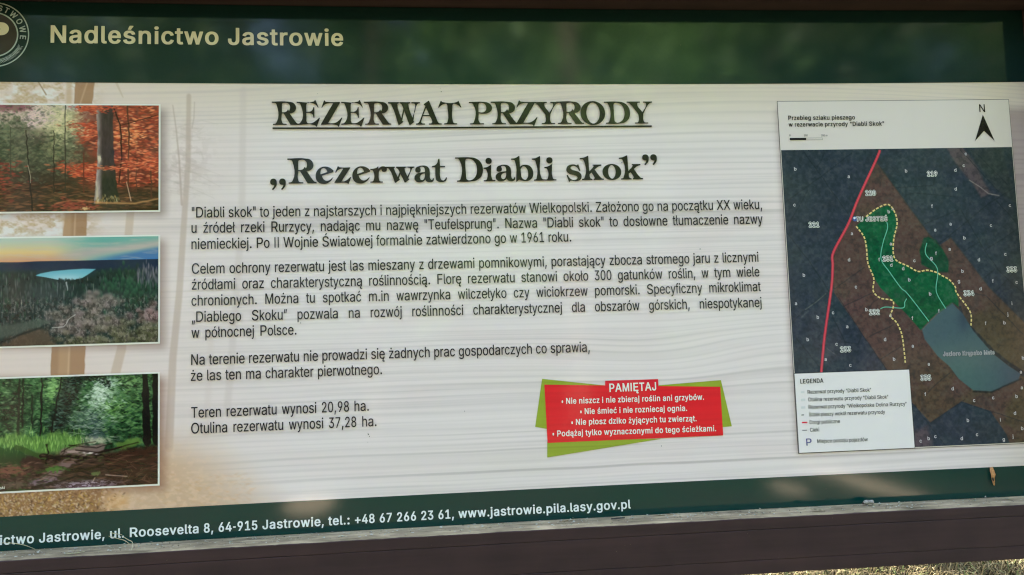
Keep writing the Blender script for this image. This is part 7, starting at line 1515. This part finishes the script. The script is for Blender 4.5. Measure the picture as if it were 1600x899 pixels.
# sandy bare patches of the path in front of the board
M_SAND = plain_mat('pale_sand', (.38, .29, .20), (.56, .45, .33), .95, 9, .5, .01)
def blob_patch(name, cx, cy, rx, ry, seed):
    V = [(cx, cy, .004)]
    for i in range(48):
        a = 2 * math.pi * i / 48
        k = 1 + .35 * (noise(np.array([math.cos(a) * 1.7 + 5]), np.array([math.sin(a) * 1.7 + 5]), seed)[0] - .5)
        V.append((cx + rx * k * math.cos(a), cy + ry * k * math.sin(a), .004))
    o = mesh(name, V, [(0, i + 1, (i + 1) % 48 + 1) for i in range(48)], M_SAND); o['kind'] = 'structure'; return o
def ground_at(x, y):
    d = R3.T @ np.array([(x - 800) / FPX, (y - 449.5) / FPX, 1.0])
    t = (HC - CAM_B[1]) / d[1]
    return CAM_B[0] + t * d[0], CAM_B[2] + t * d[2]
def mirror_ground(x, y, z=0.0):
    """where the mirror image seen at the photo point lies on the ground in front of the board"""
    u, v = at(x, y)
    pw = np.array(P3(u, v)); cw = np.array([CAM_B[0], CAM_B[2], HC - CAM_B[1]])
    d = pw - cw; nrm = np.array([2 * BOW * u, 1.0, 0]); nrm /= np.linalg.norm(nrm)
    d = d - 2 * (d @ nrm) * nrm
    t = (z - pw[2]) / d[2]
    return pw + t * d
for x, y, rx, ry, sd_ in ((1338, 752, .15, 1.1, 1), (1232, 764, .13, .3, 2), (485, 789, .20, .5, 3)):
    q_ = mirror_ground(x, y); blob_patch('sand_patch', q_[0], q_[1], rx, ry, sd_)

rnd = random.Random(21)
Vv, Ff, Cc = [], [], []
for k in range(46000):
    x = rnd.gauss(1.9, 1.3); y = 3.0 + rnd.gauss(0, 1.1)
    if y < .4: continue
    a = rnd.uniform(0, 2 * math.pi); L = rnd.uniform(.05, .17); h = rnd.uniform(.01, .09); wd = rnd.uniform(.0016, .0042)
    dx, dy = math.cos(a), math.sin(a)
    nx, ny = -dy * wd, dx * wd
    z0 = rnd.uniform(0, .03)
    b = len(Vv)
    Vv += [(x - nx, y - ny, z0), (x + nx, y + ny, z0), (x + dx * L * .5 - nx, y + dy * L * .5 - ny, z0 + h), (x + dx * L * .5 + nx, y + dy * L * .5 + ny, z0 + h), (x + dx * L, y + dy * L, z0 + h * rnd.uniform(.2, 1.2))]
    Ff += [(b, b + 1, b + 3, b + 2), (b + 2, b + 3, b + 4)]
    t_ = rnd.random()
    c = np.array((.095, .075, .030)) * (1 - t_) + np.array((.05, .038, .016)) * t_
    if rnd.random() < .18: c = np.array((.17, .14, .07))
    if rnd.random() < .14: c = np.array((.08, .095, .03))
    if rnd.random() < .12: c = np.array((.05, .036, .02))
    Cc += [c] * 5
M_GRASS, t, b = new_mat('dry_grass_blades')
a = t.nodes.new('ShaderNodeAttribute'); a.attribute_name = 'ink'; t.links.new(a.outputs['Color'], b.inputs['Base Color']); b.inputs['Roughness'].default_value = .9; b.inputs['Specular IOR Level'].default_value = .15
o = mesh('dry_grass', Vv, Ff, M_GRASS, None, False, np.array(Cc)); o['kind'] = 'stuff'; o['label'] = 'straw coloured dry grass on the ground behind the board'

# ------------------------------------------------------------------ trees
def leaf_mat(name, c0, c1, tr=.45): return plain_mat(name, c0, c1, .55, 1.3, 0, .01, tr)
M_LEAF = leaf_mat('beech_leaves', (.048, .090, .024), (.088, .150, .042))
M_LEAF2 = leaf_mat('pale_leaves', (.105, .215, .055), (.19, .345, .10))
M_PINEN = leaf_mat('pine_foliage', (.03, .06, .02), (.07, .12, .04), .2)
M_TRUNK = plain_mat('bark', (.05, .038, .028), (.17, .13, .10), .9, 26, .9, .02)
def trunk_mesh(h, r, seed, limbs=7, lh=.45):
    rr = random.Random(seed); V, F = [], []
    def add(pts, rad, n=10):
        v, f = tube(pts, rad, n); b = len(V); V.extend(v); F.extend([tuple(i + b for i in q) for q in f])
    K = 14
    pts = [Vector((.12 * math.sin(i * .5 + seed) * i / K, .12 * math.cos(i * .4 + seed) * i / K, h * i / K - .05)) for i in range(K + 1)]
    rad = [r * (1.35 if i == 0 else 1.1 if i == 1 else 1) * (1 - .75 * i / K) for i in range(K + 1)]
    add(pts, rad, 14)
    tips = []
    for k in range(limbs):
        z = h * (lh + (1 - lh) * k / limbs); a = rr.uniform(0, 6.28); L = h * rr.uniform(.14, .26)
        s = Vector((pts[min(K, int(z / h * K))].x, pts[min(K, int(z / h * K))].y, z))
        e = s + Vector((math.cos(a) * L, math.sin(a) * L, L * rr.uniform(.2, .7)))
        m_ = s.lerp(e, .5) + Vector((0, 0, L * .08)); add([s, m_, e], [r * .3, r * .18, r * .06], 6); tips.append(e); tips.append(m_)
    tips.append(pts[-1])
    me = bpy.data.meshes.new('trunk'); me.from_pydata([tuple(v) for v in V], [], F); me.polygons.foreach_set('use_smooth', [True] * len(me.polygons)); me.materials.append(M_TRUNK)
    return me, tips
def crown_mesh(tips, mat, n, size, spread, seed):
    rs = np.random.RandomState(seed)
    c = np.array([tuple(t) for t in tips]); cl = []
    for q in c:
        for _ in range(4): cl.append(q + rs.normal(0, spread * .55, 3) * (1, 1, .7))
    cl = np.array(cl); idx = rs.randint(0, len(cl), n)
    P = cl[idx] + rs.normal(0, 1, (n, 3)) * spread * .33
    a = rs.normal(0, 1, (n, 3)); a /= np.linalg.norm(a, axis=1)[:, None]
    b = np.cross(a, rs.normal(0, 1, (n, 3))); b /= np.linalg.norm(b, axis=1)[:, None]
    s = (size * rs.uniform(.6, 1.4, n))[:, None]
    V = np.stack([P - a * s, P + b * s * .5, P + a * s, P - b * s * .5], 1).reshape(-1, 3)
    F = np.arange(n * 4).reshape(n, 4)
    me = bpy.data.meshes.new('crown'); me.from_pydata(V.tolist(), [], F.tolist()); me.materials.append(mat)
    return me
PROTO = []
for k, (h, r, mt, nl, lh) in enumerate(((11, .15, M_LEAF, 11, .20), (13, .17, M_LEAF2, 12, .20), (9, .13, M_LEAF, 9, .18), (15, .22, M_PINEN, 9, .5), (11, .16, M_PINEN, 13, .12))):
    tm, tips = trunk_mesh(h, r, k + 2, nl, lh)
    PROTO.append((tm, crown_mesh(tips, mt, 8500, .105 if k < 3 else .09, 1.15, k)))
def tree(name, k, x, y, rot, sc, label, group):
    o = bpy.data.objects.new(name, None); COL.objects.link(o); o.location = (x, y, 0); o.rotation_euler = (0, 0, rot); o.scale = (sc, sc, sc)
    tag(o, label, 'tree', group)
    for nm, me in (('trunk', PROTO[k][0]), ('crown', PROTO[k][1])):
        c = bpy.data.objects.new(nm, me); COL.objects.link(c); c.parent = o
    return o
rnd = random.Random(5)
FR_T = [(2.0, -11, 1), (7.4, -13.6, 0), (9.8, -10.6, 0), (9.2, -14.5, 4), (12.2, -11.5, 4), (-.9, -12, 1), (3.4, -13.5, 1), (4.6, -10, 4), (6.5, -11.5, 4), (8.4, -11, 1), (5.4, -14.5, 4), (10.6, -12.5, 0), (-3.0, -12.5, 4), (-5.2, -10.5, 0), (-7.2, -11.5, 0), (-6.2, -15, 1), (-9.8, -12, 0), (-10.5, -16, 3), (.6, -16, 0),
        (-4.0, -18, 3), (-1.4, -19, 0), (3.0, -20, 3), (7.4, -18, 0), (12.8, -16, 3), (-13, -18, 0), (-2.6, -25, 1), (6.2, -24, 3), (1.8, -27, 0), (-7.5, -24, 0), (11.5, -23, 0), (16, -21, 0), (-17, -23, 3), (15, -14, 0), (-14, -13, 0)]
KINDS = {0: ('broadleaf_tree', 'leafy tree of the wood opposite the board, behind the viewer', 'leafy trees opposite the board'),
         3: ('pine_tree', 'pine standing opposite the board, behind the viewer', 'pines opposite the board'),
         4: ('spruce_tree', 'dark spruce with low branches opposite the board, behind the viewer', 'spruces opposite the board')}
for i, (x, y, k) in enumerate(FR_T):
    nm, lb, gp = KINDS.get(k, KINDS[0])
    tree(nm, k, x, y, rnd.uniform(0, 6.28), rnd.uniform(.9, 1.15), lb, gp)
for i, (x, y, k) in enumerate([(-16, 17, 0), (-10, 21, 3), (-4.5, 18, 1), (1, 24, 3), (6.5, 19, 0), (12, 22, 3), (18, 18, 1), (-20, 27, 3), (-7, 30, 0), (9, 30, 1), (22, 28, 3), (0, 33, 0), (27, 20, 0), (-27, 20, 1)]):
    tree('pine_tree' if k == 3 else 'broadleaf_tree', k, x, y, i * 1.3, 1.0, 'tree of the far wood edge behind the board', 'trees far behind the board')
# a pine stands behind the board at the right
PX_, PY_ = ground_at(1392, 872)
tree('pine_tree', 3, PX_, PY_, .4, .98, 'pine trunk rising from dry grass behind the lower right of the board', None)
